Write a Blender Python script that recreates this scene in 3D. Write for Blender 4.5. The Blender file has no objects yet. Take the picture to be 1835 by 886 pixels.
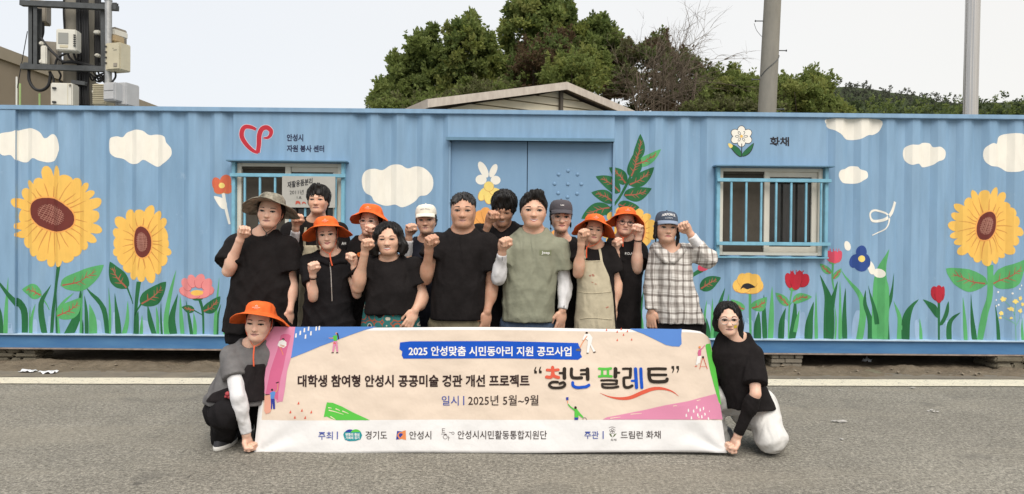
import bpy, bmesh, math, random
import numpy as np
from mathutils import Vector, Matrix
from mathutils.geometry import tessellate_polygon
from mathutils.bvhtree import BVHTree
from mathutils import noise as mnoise

sc = bpy.context.scene
COL = sc.collection
rad = math.radians
rnd = random.Random(7)

# ------------------------------------------------------------------ camera
FPX, IW, IH = 1231.0, 1835.0, 886.0
CAM = Vector((0, 0, 1.35))
PITCH, ROLL = rad(0.51), rad(0.48)
CROT = Matrix.Rotation(rad(90) - PITCH, 3, 'X') @ Matrix.Rotation(ROLL, 3, 'Z')
cd = bpy.data.cameras.new('camera'); cam = bpy.data.objects.new('camera', cd); COL.objects.link(cam)
cam.matrix_world = Matrix.Translation(CAM) @ CROT.to_4x4()
cd.sensor_width = 36.0; cd.lens = 36.0 * FPX / IW; cd.clip_end = 6000; cd.clip_start = 0.05
sc.camera = cam

def ray(px, py):
    return CROT @ Vector(((px - IW / 2) / FPX, -(py - IH / 2) / FPX, -1.0))
def P(px, py, d):
    "world point seen at photo pixel (px, py) at distance y = d"
    r = ray(px, py)
    return CAM + r * (d / r.y)
def G(px, py):
    "ground point seen at a photo pixel"
    r = ray(px, py)
    return CAM + r * (-CAM.z / r.z)

# ------------------------------------------------------------------ light
SUN_EL, SUN_AZ = rad(54), rad(166)          # azimuth clockwise from +y (the view direction)
w = bpy.data.worlds.new('World'); sc.world = w; w.use_nodes = True
nt = w.node_tree; nt.nodes.clear()
out = nt.nodes.new('ShaderNodeOutputWorld'); bg = nt.nodes.new('ShaderNodeBackground')
sky = nt.nodes.new('ShaderNodeTexSky'); sky.sky_type = 'NISHITA'; sky.sun_disc = False
sky.sun_elevation = SUN_EL; sky.sun_rotation = SUN_AZ; sky.dust_density = 3.0; sky.air_density = 1.0
# a thin overcast veil over the clear sky, a little warmer towards the west (right)
mix = nt.nodes.new('ShaderNodeMix'); mix.data_type = 'RGBA'; mix.inputs[0].default_value = 0.90
tc = nt.nodes.new('ShaderNodeTexCoord'); sep = nt.nodes.new('ShaderNodeSeparateXYZ')
mr = nt.nodes.new('ShaderNodeMapRange'); mr.inputs[1].default_value = -0.5; mr.inputs[2].default_value = 0.75
veil = nt.nodes.new('ShaderNodeMix'); veil.data_type = 'RGBA'
veil.inputs[6].default_value = (4.74, 4.86, 5.0, 1); veil.inputs[7].default_value = (5.2, 5.04, 4.74, 1)
nz = nt.nodes.new('ShaderNodeTexNoise'); nz.inputs['Scale'].default_value = 1.6; nz.inputs['Detail'].default_value = 3
cl = nt.nodes.new('ShaderNodeMix'); cl.data_type = 'RGBA'; cl.blend_type = 'MULTIPLY'; cl.inputs[0].default_value = 1.0
nmr = nt.nodes.new('ShaderNodeMapRange'); nmr.inputs[3].default_value = 0.955; nmr.inputs[4].default_value = 1.045
L = nt.links.new
L(tc.outputs['Generated'], sep.inputs[0]); L(sep.outputs[0], mr.inputs[0]); L(mr.outputs[0], veil.inputs[0])
L(tc.outputs['Generated'], nz.inputs['Vector']); L(nz.outputs[0], nmr.inputs[0])
L(veil.outputs[2], cl.inputs[6]); L(nmr.outputs[0], cl.inputs[7])
L(sky.outputs[0], mix.inputs[6]); L(cl.outputs[2], mix.inputs[7]); L(mix.outputs[2], bg.inputs[0])
bg.inputs[1].default_value = 0.09; L(bg.outputs[0], out.inputs[0])
sd = bpy.data.lights.new('sun', 'SUN'); sd.energy = 1.5; sd.angle = rad(50); sd.color = (1.0, 0.94, 0.86)
sun = bpy.data.objects.new('sun', sd); COL.objects.link(sun)
sdir = Vector((math.sin(SUN_AZ) * math.cos(SUN_EL), math.cos(SUN_AZ) * math.cos(SUN_EL), math.sin(SUN_EL)))
sun.rotation_euler = sdir.to_track_quat('Z', 'Y').to_euler(); sun.location = (6, -8, 12)
vs = sc.view_settings; vs.view_transform = 'Standard'; vs.look = 'None'; vs.exposure = 1.10; vs.gamma = 1

# ------------------------------------------------------------------ materials
MATS = {}
def lin(c):
    return tuple((x / 255 / 12.92) if x / 255 <= 0.04045 else ((x / 255 + 0.055) / 1.055) ** 2.4 for x in c)
def mat(name, col, rough=0.7, var=0.0, vscale=6.0, bump=0.0, bscale=60.0, metal=0.0, spec=0.4, col2=None,
        stretch=None, sss=0.0, detail=4.0, coord='Object', sheen=0.0, bdist=0.01):
    "principled surface with a noise tint between col and col2 (or col darkened by var) and noise relief"
    if name in MATS: return MATS[name]
    m = bpy.data.materials.new(name); m.use_nodes = True; t = m.node_tree
    b = t.nodes['Principled BSDF']
    b.inputs['Roughness'].default_value = rough; b.inputs['Metallic'].default_value = metal
    b.inputs['Specular IOR Level'].default_value = spec
    b.inputs['Base Color'].default_value = (*col, 1)
    if sheen: b.inputs['Sheen Weight'].default_value = sheen; b.inputs['Sheen Roughness'].default_value = 0.6
    if sss:
        b.inputs['Subsurface Weight'].default_value = sss; b.inputs['Subsurface Radius'].default_value = (0.012, 0.005, 0.003)
        b.inputs['Subsurface Scale'].default_value = 1.0
    c = t.nodes.new('ShaderNodeTexCoord'); vec = c.outputs[coord]
    if stretch:
        mp = t.nodes.new('ShaderNodeMapping'); mp.inputs['Scale'].default_value = stretch
        t.links.new(vec, mp.inputs[0]); vec = mp.outputs[0]
    if var or col2:
        n = t.nodes.new('ShaderNodeTexNoise'); n.inputs['Scale'].default_value = vscale; n.inputs['Detail'].default_value = detail
        n.inputs['Roughness'].default_value = 0.6
        t.links.new(vec, n.inputs['Vector'])
        r = t.nodes.new('ShaderNodeMapRange'); r.inputs[1].default_value = 0.3; r.inputs[2].default_value = 0.7
        mx = t.nodes.new('ShaderNodeMix'); mx.data_type = 'RGBA'
        c2 = col2 if col2 else tuple(x * (1 - var) for x in col)
        c1 = col if col2 else tuple(min(1, x * (1 + var * 0.5)) for x in col)
        mx.inputs[6].default_value = (*c1, 1); mx.inputs[7].default_value = (*c2, 1)
        t.links.new(n.outputs[0], r.inputs[0]); t.links.new(r.outputs[0], mx.inputs[0]); t.links.new(mx.outputs[2], b.inputs['Base Color'])
    if bump:
        n2 = t.nodes.new('ShaderNodeTexNoise'); n2.inputs['Scale'].default_value = bscale; n2.inputs['Detail'].default_value = 3
        t.links.new(vec, n2.inputs['Vector'])
        bp = t.nodes.new('ShaderNodeBump'); bp.inputs['Strength'].default_value = bump; bp.inputs['Distance'].default_value = bdist
        t.links.new(n2.outputs[0], bp.inputs['Height']); t.links.new(bp.outputs[0], b.inputs['Normal'])
    MATS[name] = m
    return m

# ------------------------------------------------------------------ object helpers
def empty(name, loc, label=None, cat=None, group=None, rz=0.0):
    o = bpy.data.objects.new(name, None); COL.objects.link(o); o.location = loc; o.rotation_euler = (0, 0, rz)
    o.empty_display_size = 0.1
    if label: o['label'] = label; o['category'] = cat
    if group: o['group'] = group
    return o
def tag(o, label, cat, group=None, kind=None):
    if label: o['label'] = label
    if cat: o['category'] = cat
    if group: o['group'] = group
    if kind: o['kind'] = kind
    return o
def link(name, me, parent=None, mats=(), smooth=False, loc=None):
    for m in mats: me.materials.append(m)
    if smooth: me.shade_smooth()
    o = bpy.data.objects.new(name, me); COL.objects.link(o)
    if parent: o.parent = parent
    if loc is not None: o.location = loc
    return o
def mesh(name, V, Fc, parent=None, mats=(), smooth=False, loc=None, mi=None):
    me = bpy.data.meshes.new(name); me.from_pydata([tuple(v) for v in V], [], Fc)
    if mi is not None: me.polygons.foreach_set('material_index', mi)
    me.update()
    return link(name, me, parent, mats, smooth, loc)
class MB:
    "collects simple shapes into one mesh"
    def __init__(s): s.V = []; s.F = []; s.M = []
    def add(s, V, F, m=0):
        n = len(s.V); s.V += [tuple(v) for v in V]; s.F += [tuple(i + n for i in f) for f in F]; s.M += [m] * len(F)
    def box(s, lo, hi, m=0, bev=0.0, R=None, c=None):
        if bev:
            bm = bmesh.new(); bmesh.ops.create_cube(bm, size=1)
            for v in bm.verts:
                v.co = Vector([(lo[i] + hi[i]) / 2 + v.co[i] * (hi[i] - lo[i]) for i in range(3)])
            bmesh.ops.bevel(bm, geom=bm.edges[:], offset=bev, segments=2, affect='EDGES')
            V = [v.co.copy() for v in bm.verts]; bm.verts.index_update()
            F = [[v.index for v in f.verts] for f in bm.faces]; bm.free()
        else:
            V = [Vector((x, y, z)) for x in (lo[0], hi[0]) for y in (lo[1], hi[1]) for z in (lo[2], hi[2])]
            F = [(0, 1, 3, 2), (4, 6, 7, 5), (0, 4, 5, 1), (2, 3, 7, 6), (0, 2, 6, 4), (1, 5, 7, 3)]
        if R is not None:
            c = Vector(c) if c is not None else Vector([(lo[i] + hi[i]) / 2 for i in range(3)])
            V = [c + R @ (v - c) for v in V]
        s.add(V, F, m)
    def tube(s, pts, r, n=8, m=0, closed=False, cap=True):
        pts = [Vector(p) for p in pts]; k = len(pts)
        rs = r if isinstance(r, (list, tuple)) else [r] * k
        V = []; F = []; up = None
        for i, p in enumerate(pts):
            a = pts[(i - 1) % k] if (closed or i > 0) else p
            b = pts[(i + 1) % k] if (closed or i < k - 1) else p
            t = (b - a).normalized()
            if up is None or abs(up.dot(t)) > 0.95:
                up = Vector((0, 0, 1)) if abs(t.z) < 0.9 else Vector((1, 0, 0))
            x = t.cross(up).normalized(); y = x.cross(t).normalized(); up = y
            for j in range(n):
                an = 2 * math.pi * j / n
                V.append(p + (x * math.cos(an) + y * math.sin(an)) * rs[i])
        for i in range(k if closed else k - 1):
            a = i * n; b = ((i + 1) % k) * n
            for j in range(n):
                F.append((a + j, a + (j + 1) % n, b + (j + 1) % n, b + j))
        if cap and not closed:
            F.append(tuple(range(n))[::-1]); F.append(tuple((k - 1) * n + j for j in range(n)))
        s.add(V, F, m)
    def lathe(s, prof, n=16, m=0, c=(0, 0, 0), axis=None, cap=True):
        V = []; F = []; c = Vector(c)
        R = Vector(axis).to_track_quat('Z', 'Y').to_matrix() if axis is not None else Matrix.Identity(3)
        for (r, z) in prof:
            for j in range(n):
                a = 2 * math.pi * j / n; V.append(c + R @ Vector((r * math.cos(a), r * math.sin(a), z)))
        for i in range(len(prof) - 1):
            for j in range(n):
                F.append((i * n + j, i * n + (j + 1) % n, (i + 1) * n + (j + 1) % n, (i + 1) * n + j))
        if cap:
            F.append(tuple(range(n))[::-1]); F.append(tuple((len(prof) - 1) * n + j for j in range(n)))
        s.add(V, F, m)
    def build(s, name, mats, parent=None, smooth=False, loc=None, off=None, auto=None):
        if not isinstance(mats, (list, tuple)): mats = [mats]
        V = s.V if off is None else [(v[0] - off[0], v[1] - off[1], v[2] - off[2]) for v in s.V]
        o = mesh(name, V, s.F, parent, mats, smooth, loc if off is None else off, s.M)
        if auto: o.data.set_sharp_from_angle(angle=rad(auto))
        return o
def clone(o, parent=None, loc=None, rz=None):
    c = o.copy(); COL.objects.link(c)
    if parent is not None: c.parent = parent
    if loc is not None: c.location = loc
    if rz is not None: c.rotation_euler = (0, 0, rz)
    return c
def spline(pts, n=6, closed=False):
    "Catmull-Rom through pts"
    k = len(pts); o = []
    rng = range(k) if closed else range(k - 1)
    for i in rng:
        p0 = pts[(i - 1) % k] if (closed or i > 0) else pts[0]
        p1 = pts[i]; p2 = pts[(i + 1) % k]
        p3 = pts[(i + 2) % k] if (closed or i + 2 < k) else pts[-1]
        for j in range(n):
            t = j / n
            o.append(tuple(0.5 * (2 * b + (c - a) * t + (2 * a - 5 * b + 4 * c - d) * t * t + (3 * b - a - 3 * c + d) * t ** 3)
                           for a, b, c, d in zip(p0, p1, p2, p3)))
    if not closed: o.append(tuple(pts[-1]))
    return o
def ribbon(pts, w0, w1=None, n=6, wf=None, caps=False):
    "2-D stroke polygon along pts"
    c = spline(pts, n) if len(pts) > 2 else [tuple(np.array(pts[0]) + (np.array(pts[1]) - np.array(pts[0])) * i / 6) for i in range(7)]
    k = len(c); Lf = []; Rt = []
    w1 = w0 if w1 is None else w1
    for i, p in enumerate(c):
        a = c[max(0, i - 1)]; b = c[min(k - 1, i + 1)]
        dx, dy = b[0] - a[0], b[1] - a[1]; l = math.hypot(dx, dy) or 1
        t = i / (k - 1); wd = wf(t) if wf else w0 + (w1 - w0) * t
        nx, ny = -dy / l * wd / 2, dx / l * wd / 2
        Lf.append((p[0] + nx, p[1] + ny)); Rt.append((p[0] - nx, p[1] - ny))
    if caps:
        def cap(p, q):
            ang = math.atan2(p[1] - q[1], p[0] - q[0]); r = math.hypot(p[0] - q[0], p[1] - q[1]) / 2; cx, cy = (p[0] + q[0]) / 2, (p[1] + q[1]) / 2
            return cx, cy, r, ang
        cx, cy, r, a = cap(Rt[-1], Lf[-1]); e = [(cx + r * math.cos(a - s), cy + r * math.sin(a - s)) for s in np.linspace(math.pi, 0, 6)[1:-1]]
        e2c = cap(Lf[0], Rt[0]); e2 = [(e2c[0] + e2c[2] * math.cos(e2c[3] - s), e2c[1] + e2c[2] * math.sin(e2c[3] - s)) for s in np.linspace(math.pi, 0, 6)[1:-1]]
        return Lf + e + Rt[::-1] + e2
    return Lf + Rt[::-1]
def ellipse(cx, cy, rx, ry, rot=0, n=24):
    c, s = math.cos(rad(rot)), math.sin(rad(rot)); o = []
    for i in range(n):
        a = 2 * math.pi * i / n; x, y = rx * math.cos(a), ry * math.sin(a)
        o.append((cx + x * c - y * s, cy + x * s + y * c))
    return o
def text_mesh2d(s, bold=0.0):
    "glyph triangles of a string in em units, as (verts, faces)"
    c = bpy.data.curves.new('glyphs', 'FONT'); c.body = s; c.size = 1; c.resolution_u = 2; c.offset = bold
    o = bpy.data.objects.new('glyphs', c); COL.objects.link(o)
    dg = bpy.context.evaluated_depsgraph_get()
    m = bpy.data.meshes.new_from_object(o.evaluated_get(dg))
    V = [(v.co.x, v.co.y) for v in m.vertices]; F = [tuple(p.vertices) for p in m.polygons]
    bpy.data.objects.remove(o); bpy.data.curves.remove(c); bpy.data.meshes.remove(m)
    return V, F
def text_px(s, x0, x1, yt, yb, bold=0.0, slope=0.0):
    "glyphs fitted into a photo-pixel rectangle"
    V, F = text_mesh2d(s, bold)
    a = np.array(V); lo = a.min(0); hi = a.max(0)
    u = (a - lo) / (hi - lo)
    X = x0 + u[:, 0] * (x1 - x0); Y = yb + u[:, 1] * (yt - yb) + slope * (X - x0)
    return list(zip(X, Y)), F
def tess(poly):
    f = tessellate_polygon([[Vector((p[0], p[1], 0)) for p in poly]])
    return f
# ================================================================== GROUND
asph = mat('asphalt', (0.222, 0.208, 0.176), 0.92, col2=(0.180, 0.168, 0.142), vscale=0.9, bump=0.5, bscale=170, bdist=0.006, spec=0.25)
def rework_asphalt(m):
    t = m.node_tree; b = t.nodes['Principled BSDF']; src = b.inputs['Base Color'].links[0].from_socket
    c = t.nodes.new('ShaderNodeTexCoord')
    def spk(scale, lo, hi, a, bb):
        n = t.nodes.new('ShaderNodeTexNoise'); n.inputs['Scale'].default_value = scale; n.inputs['Detail'].default_value = 2
        t.links.new(c.outputs['Object'], n.inputs['Vector'])
        r = t.nodes.new('ShaderNodeMapRange'); r.inputs[1].default_value = lo; r.inputs[2].default_value = hi
        r.inputs[3].default_value = a; r.inputs[4].default_value = bb
        t.links.new(n.outputs[0], r.inputs[0]); return r.outputs[0]
    for s in (spk(120, 0.3, 0.72, 0.6, 1.5), spk(52, 0.34, 0.68, 0.66, 1.40), spk(24, 0.34, 0.68, 0.84, 1.16), spk(4, 0.3, 0.7, 0.92, 1.07)):
        mx = t.nodes.new('ShaderNodeMix'); mx.data_type = 'RGBA'; mx.blend_type = 'MULTIPLY'; mx.inputs[0].default_value = 1
        t.links.new(src, mx.inputs[6]); t.links.new(s, mx.inputs[7]); src = mx.outputs[2]
    t.links.new(src, b.inputs['Base Color'])
rework_asphalt(asph)
def wear(m):
    t = m.node_tree; b = t.nodes['Principled BSDF']; src = b.inputs['Base Color'].links[0].from_socket; c = t.nodes.new('ShaderNodeTexCoord')
    def layer(src, scale, st, lo, hi, col, fac, detail=5):
        mp = t.nodes.new('ShaderNodeMapping'); mp.inputs['Scale'].default_value = st; n = t.nodes.new('ShaderNodeTexNoise'); n.inputs['Scale'].default_value = scale; n.inputs['Detail'].default_value = detail; n.inputs['Distortion'].default_value = .6
        r = t.nodes.new('ShaderNodeMapRange'); r.inputs[1].default_value = lo; r.inputs[2].default_value = hi; r.inputs[4].default_value = fac; mx = t.nodes.new('ShaderNodeMix'); mx.data_type = 'RGBA'; mx.inputs[7].default_value = (*col, 1)
        t.links.new(c.outputs['Object'], mp.inputs[0]); t.links.new(mp.outputs[0], n.inputs['Vector']); t.links.new(n.outputs[0], r.inputs[0]); t.links.new(r.outputs[0], mx.inputs[0]); t.links.new(src, mx.inputs[6]); return mx.outputs[2]
    src = layer(src, 1.3, (.35, 1.6, 1), .50, .68, (.255, .232, .185), .35)
    src = layer(src, 2.2, (1, 1, 1), .60, .72, (.10, .095, .085), .45)
    src = layer(src, 26, (1, 1, 1), .70, .74, (.30, .28, .25), .55, 2)
    src = layer(src, 14, (1, 1, 1), .715, .74, (.06, .055, .05), .6, 2)
    t.links.new(src, b.inputs['Base Color'])
wear(asph)
mesh('ground', [(-2500, -2500, -0.012), (2500, -2500, -0.012), (2500, 2500, -0.012), (-2500, 2500, -0.012)], [(0, 1, 2, 3)],
     mats=[mat('far_soil', (0.16, 0.15, 0.10), 0.95, var=0.3, vscale=0.05)])['kind'] = 'structure'
mesh('road', [(-40, -30, 0), (40, -30, 0), (40, 7.0, 0), (-40, 6.75, 0)], [(0, 1, 2, 3)], mats=[asph])['kind'] = 'structure'
# soil strip under and behind the container, real lumps
dirt = mat('soil', (0.185, 0.150, 0.108), 0.97, col2=(0.115, 0.093, 0.066), vscale=9, bump=0.8, bscale=45, bdist=0.02, spec=0.2)
def dirt_sheet():
    nx, ny = 360, 70; V = []; F = []
    for j in range(ny + 1):
        v = j / ny; y = 6.70 + (v ** 2.0) * 5.2
        for i in range(nx + 1):
            x = -9 + 18 * i / nx
            e = min(1, max(0, (y - 6.80 - 0.014 * x) / 0.30))
            h = mnoise.fractal(Vector((x * 3.2, y * 3.2, 0)), 0.9, 2.1, 4) * 0.040 + mnoise.noise(Vector((x * 15, y * 15, 3))) * 0.026
            band = math.exp(-((y - 7.28 - 0.01 * x) / 0.22) ** 2)
            z = -0.004 + e * 0.016 + h * (0.18 * e + 0.95 * band) * (1 if e > 0 else 0)
            V.append((x, y + 0.05 * mnoise.noise(Vector((x * 2.2, 1, 9))) * (1 if j == 0 else 0), z))
    for j in range(ny):
        for i in range(nx):
            a = j * (nx + 1) + i; F.append((a, a + 1, a + nx + 2, a + nx + 1))
    o = mesh('soil_verge', V, F, mats=[dirt], smooth=True); o['kind'] = 'structure'
dirt_sheet()
# dusty edge between road and soil: thin sheet
dust = mat('dusty_asphalt', (0.205, 0.178, 0.138), 0.95, col2=(0.145, 0.130, 0.108), vscale=5, bump=0.5, bscale=120, bdist=0.006, spec=0.2)
def ribbon_ground(name, top, bot, z, m, n=60, jit=0.0):
    V = []; F = []
    for i in range(n + 1):
        t = i / n
        a = G(top[0][0] + (top[1][0] - top[0][0]) * t, top[0][1] + (top[1][1] - top[0][1]) * t)
        b = G(bot[0][0] + (bot[1][0] - bot[0][0]) * t, bot[0][1] + (bot[1][1] - bot[0][1]) * t)
        ja = jit * mnoise.noise(Vector((i * 0.7, 0, 1))); jb = jit * mnoise.noise(Vector((i * 0.7, 5, 2)))
        V += [(a.x, a.y + ja, z), (b.x, b.y + jb, z)]
    for i in range(n): F.append((2 * i, 2 * i + 1, 2 * i + 3, 2 * i + 2))
    o = mesh(name, V, F, mats=[m]); o['kind'] = 'structure'; return o
ribbon_ground('dusty_road_edge', ((-200, 664), (2035, 672)), ((-200, 676), (2035, 681)), 0.004, dust, jit=0.05)
def worn_paint():
    m = mat('road_paint', (0.66, 0.61, 0.48), 0.85, col2=(0.56, 0.52, 0.42), vscale=9, bump=0.4, bscale=140, bdist=0.004)
    t = m.node_tree; b = t.nodes['Principled BSDF']; src = b.inputs['Base Color'].links[0].from_socket
    n = t.nodes.new('ShaderNodeTexNoise'); n.inputs['Scale'].default_value = 55; n.inputs['Detail'].default_value = 6
    c = t.nodes.new('ShaderNodeTexCoord'); t.links.new(c.outputs['Object'], n.inputs['Vector'])
    r = t.nodes.new('ShaderNodeMapRange'); r.inputs[1].default_value = 0.60; r.inputs[2].default_value = 0.68
    mx = t.nodes.new('ShaderNodeMix'); mx.data_type = 'RGBA'; mx.inputs[7].default_value = (0.2, 0.185, 0.16, 1)
    t.links.new(n.outputs[0], r.inputs[0]); t.links.new(r.outputs[0], mx.inputs[0]); t.links.new(src, mx.inputs[6]); t.links.new(mx.outputs[2], b.inputs['Base Color'])
    return m
ribbon_ground('road_line', ((-200, 677.5), (2035, 682.5)), ((-200, 688.5), (2035, 694.5)), 0.008, worn_paint(), jit=0.012)
# dried paint spills on the asphalt, grouped blobs
spill = mat('dried_white_paint', (0.55, 0.53, 0.50), 0.8, col2=(0.36, 0.34, 0.31), vscale=60)
for (px, py, sx, sy, lab) in [(1510, 757, 26, 3.5, 'long streaky white paint spill on the right asphalt, nearest the kneeling woman'), (1672, 738, 9, 3.2, 'round white paint spill farthest right on the asphalt'),
                         (1508, 788, 7, 2.4, 'lowest small white paint spill on the right asphalt'), (1506, 701, 5, 1.6, 'white paint drip just below the road line on the right'),
                         (1637, 697, 9, 1.4, 'thin slanted white paint drip just below the road line on the right'), (1436, 681, 5, 1.3, 'tiny white paint drip touching the road line')]:
    mb = MB()
    for k in range(16):
        cx = px + rnd.gauss(0, .42) * sx; cy = py + rnd.gauss(0, .4) * sy
        rr = rnd.choice((.06, .09, .13, .2, .3))
        pts = [G(cx + sx * rr * math.cos(a) * (1 + 0.3 * rnd.uniform(-1, 1)), cy + sy * rr * math.sin(a) * (1 + .3 * rnd.uniform(-1, 1))) for a in np.linspace(0, 6.283, 11)[:-1]]
        mb.add([(p.x, p.y, 0.004 + k * 0.0006) for p in pts], [tuple(range(10))[::-1]])
    tag(mb.build('paint_spill', spill), lab, 'paint spill', 'paint spills on the asphalt')
# scraps of litter
def scrap(px, py, s, lab, lift=0.03, dd=None):
    c = G(px, py) if dd is None else P(px, py, dd)
    n = 7; V = []; F = []
    for j in range(n):
        for i in range(n):
            x = (i / (n - 1) - .5) * s; y = (j / (n - 1) - .5) * s * 0.6
            V.append((c.x + x, c.y + y, c.z + 0.02 + lift * mnoise.noise(Vector((x * 25, y * 25, px)))))
    for j in range(n - 1):
        for i in range(n - 1): F.append((j * n + i, j * n + i + 1, (j + 1) * n + i + 1, (j + 1) * n + i))
    o = mesh('litter', V, F, mats=[mat('white_plastic_scrap', (0.72, 0.73, 0.76), 0.5)]); o.data.shade_smooth()
    m = o.modifiers.new('thickness', 'SOLIDIFY'); m.thickness = 0.002
    tag(o, lab, 'litter', 'scraps of litter by the container')
scrap(50, 668, 0.14, 'white plastic scrap nearest the left stone support'); scrap(87, 670, 0.15, 'white plastic scrap right of the other one near the left support')
scrap(1553, 650, 0.10, 'crumpled pale plastic bag under the container right of the brick support', 0.09)

# loose stones and clods on the verge
def pebbles():
    mb = MB(); r = random.Random(44)
    for i in range(190):
        x = r.uniform(-6.8, 6.8); y = 6.98 + abs(r.gauss(0, .22)) + .012 * x; s_ = r.choice((.006, .008, .010, .014, .022)) * r.uniform(.7, 1.2)
        V = []
        for (a, b_, c) in ((1, 0, 0), (-1, 0, 0), (0, 1, 0), (0, -1, 0), (0, 0, 1), (0, 0, -.5), (.6, .6, .4), (-.6, .5, .4), (.5, -.6, .4), (-.6, -.6, .4)):
            V.append((x + a * s_ * r.uniform(.8, 1.2), y + b_ * s_ * r.uniform(.7, 1.1), .012 + s_ * .3 + c * s_ * .7))
        mb.add(V, [(4, 6, 7), (4, 7, 9), (4, 9, 8), (4, 8, 6), (6, 0, 2), (6, 2, 7), (7, 2, 1), (7, 1, 9), (9, 1, 3), (9, 3, 8), (8, 3, 0), (8, 0, 6), (5, 2, 0), (5, 1, 2), (5, 3, 1), (5, 0, 3)])
    o = mb.build('loose_stones', mat('clod', (.23, .19, .14), .95, col2=(.14, .115, .085), vscale=4)); o['kind'] = 'stuff'
pebbles()
# ================================================================== CONTAINER
YAW = rad(0.45); C0 = P(917.5, 632, 7.39); C0.z = 0.0
CR = Matrix.Rotation(YAW, 3, 'Z'); CRi = CR.transposed()
def CP(px, py, y=0.0):
    "photo pixel -> (x, z) on the container face (local y = depth behind the face)"
    r = CRi @ ray(px, py); o = CRi @ (CAM - C0)
    t = (y - o.y) / r.y; p = o + r * t
    return p.x, p.z
cont = empty('shipping_container', C0, 'long pale blue shipping container painted with sunflowers, clouds and grass', 'container', rz=YAW)
blue = mat('container_blue', (0.186, 0.318, 0.470), 0.62, col2=(0.232, 0.368, 0.522), vscale=2.6, bump=0.12, bscale=30, stretch=(1.0, 1, 0.28), detail=6)
def weather(m):
    t = m.node_tree; b = t.nodes['Principled BSDF']; src = b.inputs['Base Color'].links[0].from_socket
    c = t.nodes.new('ShaderNodeTexCoord')
    mp = t.nodes.new('ShaderNodeMapping'); mp.inputs['Scale'].default_value = (11, 1, 1.3); t.links.new(c.outputs['Object'], mp.inputs[0])
    n = t.nodes.new('ShaderNodeTexNoise'); n.inputs['Scale'].default_value = 1; n.inputs['Detail'].default_value = 5; t.links.new(mp.outputs[0], n.inputs['Vector'])
    r = t.nodes.new('ShaderNodeMapRange'); r.inputs[1].default_value = 0.35; r.inputs[2].default_value = 0.7; r.inputs[3].default_value = 0.91; r.inputs[4].default_value = 1.08
    t.links.new(n.outputs[0], r.inputs[0])
    mx = t.nodes.new('ShaderNodeMix'); mx.data_type = 'RGBA'; mx.blend_type = 'MULTIPLY'; mx.inputs[0].default_value = 1
    t.links.new(src, mx.inputs[6]); t.links.new(r.outputs[0], mx.inputs[7])
    # pale scuffs
    n2 = t.nodes.new('ShaderNodeTexNoise'); n2.inputs['Scale'].default_value = 4.3; n2.inputs['Detail'].default_value = 8; n2.inputs['Roughness'].default_value = 0.75; t.links.new(c.outputs['Object'], n2.inputs['Vector'])
    r2 = t.nodes.new('ShaderNodeMapRange'); r2.inputs[1].default_value = 0.62; r2.inputs[2].default_value = 0.72; r2.inputs[4].default_value = 0.30; t.links.new(n2.outputs[0], r2.inputs[0])
    m2 = t.nodes.new('ShaderNodeMix'); m2.data_type = 'RGBA'; m2.inputs[7].default_value = (0.48, 0.58, 0.70, 1)
    t.links.new(r2.outputs[0], m2.inputs[0]); t.links.new(mx.outputs[2], m2.inputs[6]); t.links.new(m2.outputs[2], b.inputs['Base Color'])
weather(blue)
dkblue = mat('rail_blue', (0.045, 0.145, 0.32), 0.5, col2=(0.075, 0.20, 0.38), vscale=4, bump=0.1, bscale=40, stretch=(0.5, 1, 2))
teal = mat('grille_teal', (0.19, 0.42, 0.55), 0.5, var=0.2, vscale=9)
rust = mat('rusty_edge', (0.30, 0.24, 0.20), 0.8, var=0.4, vscale=14)

ZB, ZT = CP(917, 604)[1], CP(917, 206)[1]
PW_ = 0.27; XL = CP(-16, 430)[0]; XR = XL + 12.19
ZRB = CP(917, 632)[1]; ZRT = CP(917, 198)[1]
PITCHC = 0.278
def corr(x):
    u = ((x - XL - 0.155) / PITCHC) % 1.0
    if u < 0.27: return 0.0
    if u < 0.50: return 0.036 * (u - 0.27) / 0.23
    if u < 0.77: return 0.036
    return 0.036 * (1 - (u - 0.77) / 0.23)
def breaks(x0, x1):
    o = []; k = math.floor((x0 - XL - 0.155) / PITCHC) - 1
    while True:
        b = XL + 0.155 + k * PITCHC
        if b > x1: break
        for u in (0, .27, .5, .77):
            x = b + u * PITCHC
            if x0 + 1e-4 < x < x1 - 1e-4: o.append(x)
        k += 1
    return o
# flat zones (x0, x1, z0, z1, depth)
def zone(px0, px1, py0, py1, dep):
    xa, za = CP(px0, py0); xb, zb = CP(px1, py1); return [xa, xb, zb, za, dep]
WL = zone(425, 612, 292, 452, 0); WR = zone(1289, 1473, 301, 459, 0)
DR = zone(806, 1097, 250, 604, 0.034)
FL = zone(418, 624, 207, 292, 0.004); FR = zone(1279, 1480, 213, 301, 0.004); FD = zone(803, 1101, 203, 250, 0.004)
FL[3] = FR[3] = FD[3] = ZT; FL[2] = WL[3]; FR[2] = WR[3]; FD[2] = DR[3]; DR[2] = ZB
CPZ = [XL, XL + PW_, ZB - 1, ZT + 1, -0.02]
ZONES = [DR, FL, FR, FD, CPZ]
SPLITX = sorted({z[i] + s for z in ZONES for i in (0, 1) for s in (-0.0012, 0.0012)})
SPLITZ = sorted({z[2] + s for z in (FL, FR, FD) for s in (-0.0012, 0.0012)})
def face_y(x, z):
    for a in ZONES:
        if a[0] <= x <= a[1] and a[2] <= z <= a[3]: return a[4]
    return corr(x)
def corr_sheet(name, x0, x1, z0, z1):
    xs = [x0] + breaks(x0, x1) + [x1]; V = []; F = []
    for x in xs: V += [(x, corr(x), z0), (x, corr(x), z1)]
    for i in range(len(xs) - 1): F.append((2 * i, 2 * i + 2, 2 * i + 3, 2 * i + 1))
    return V, F
mb = MB()
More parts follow.
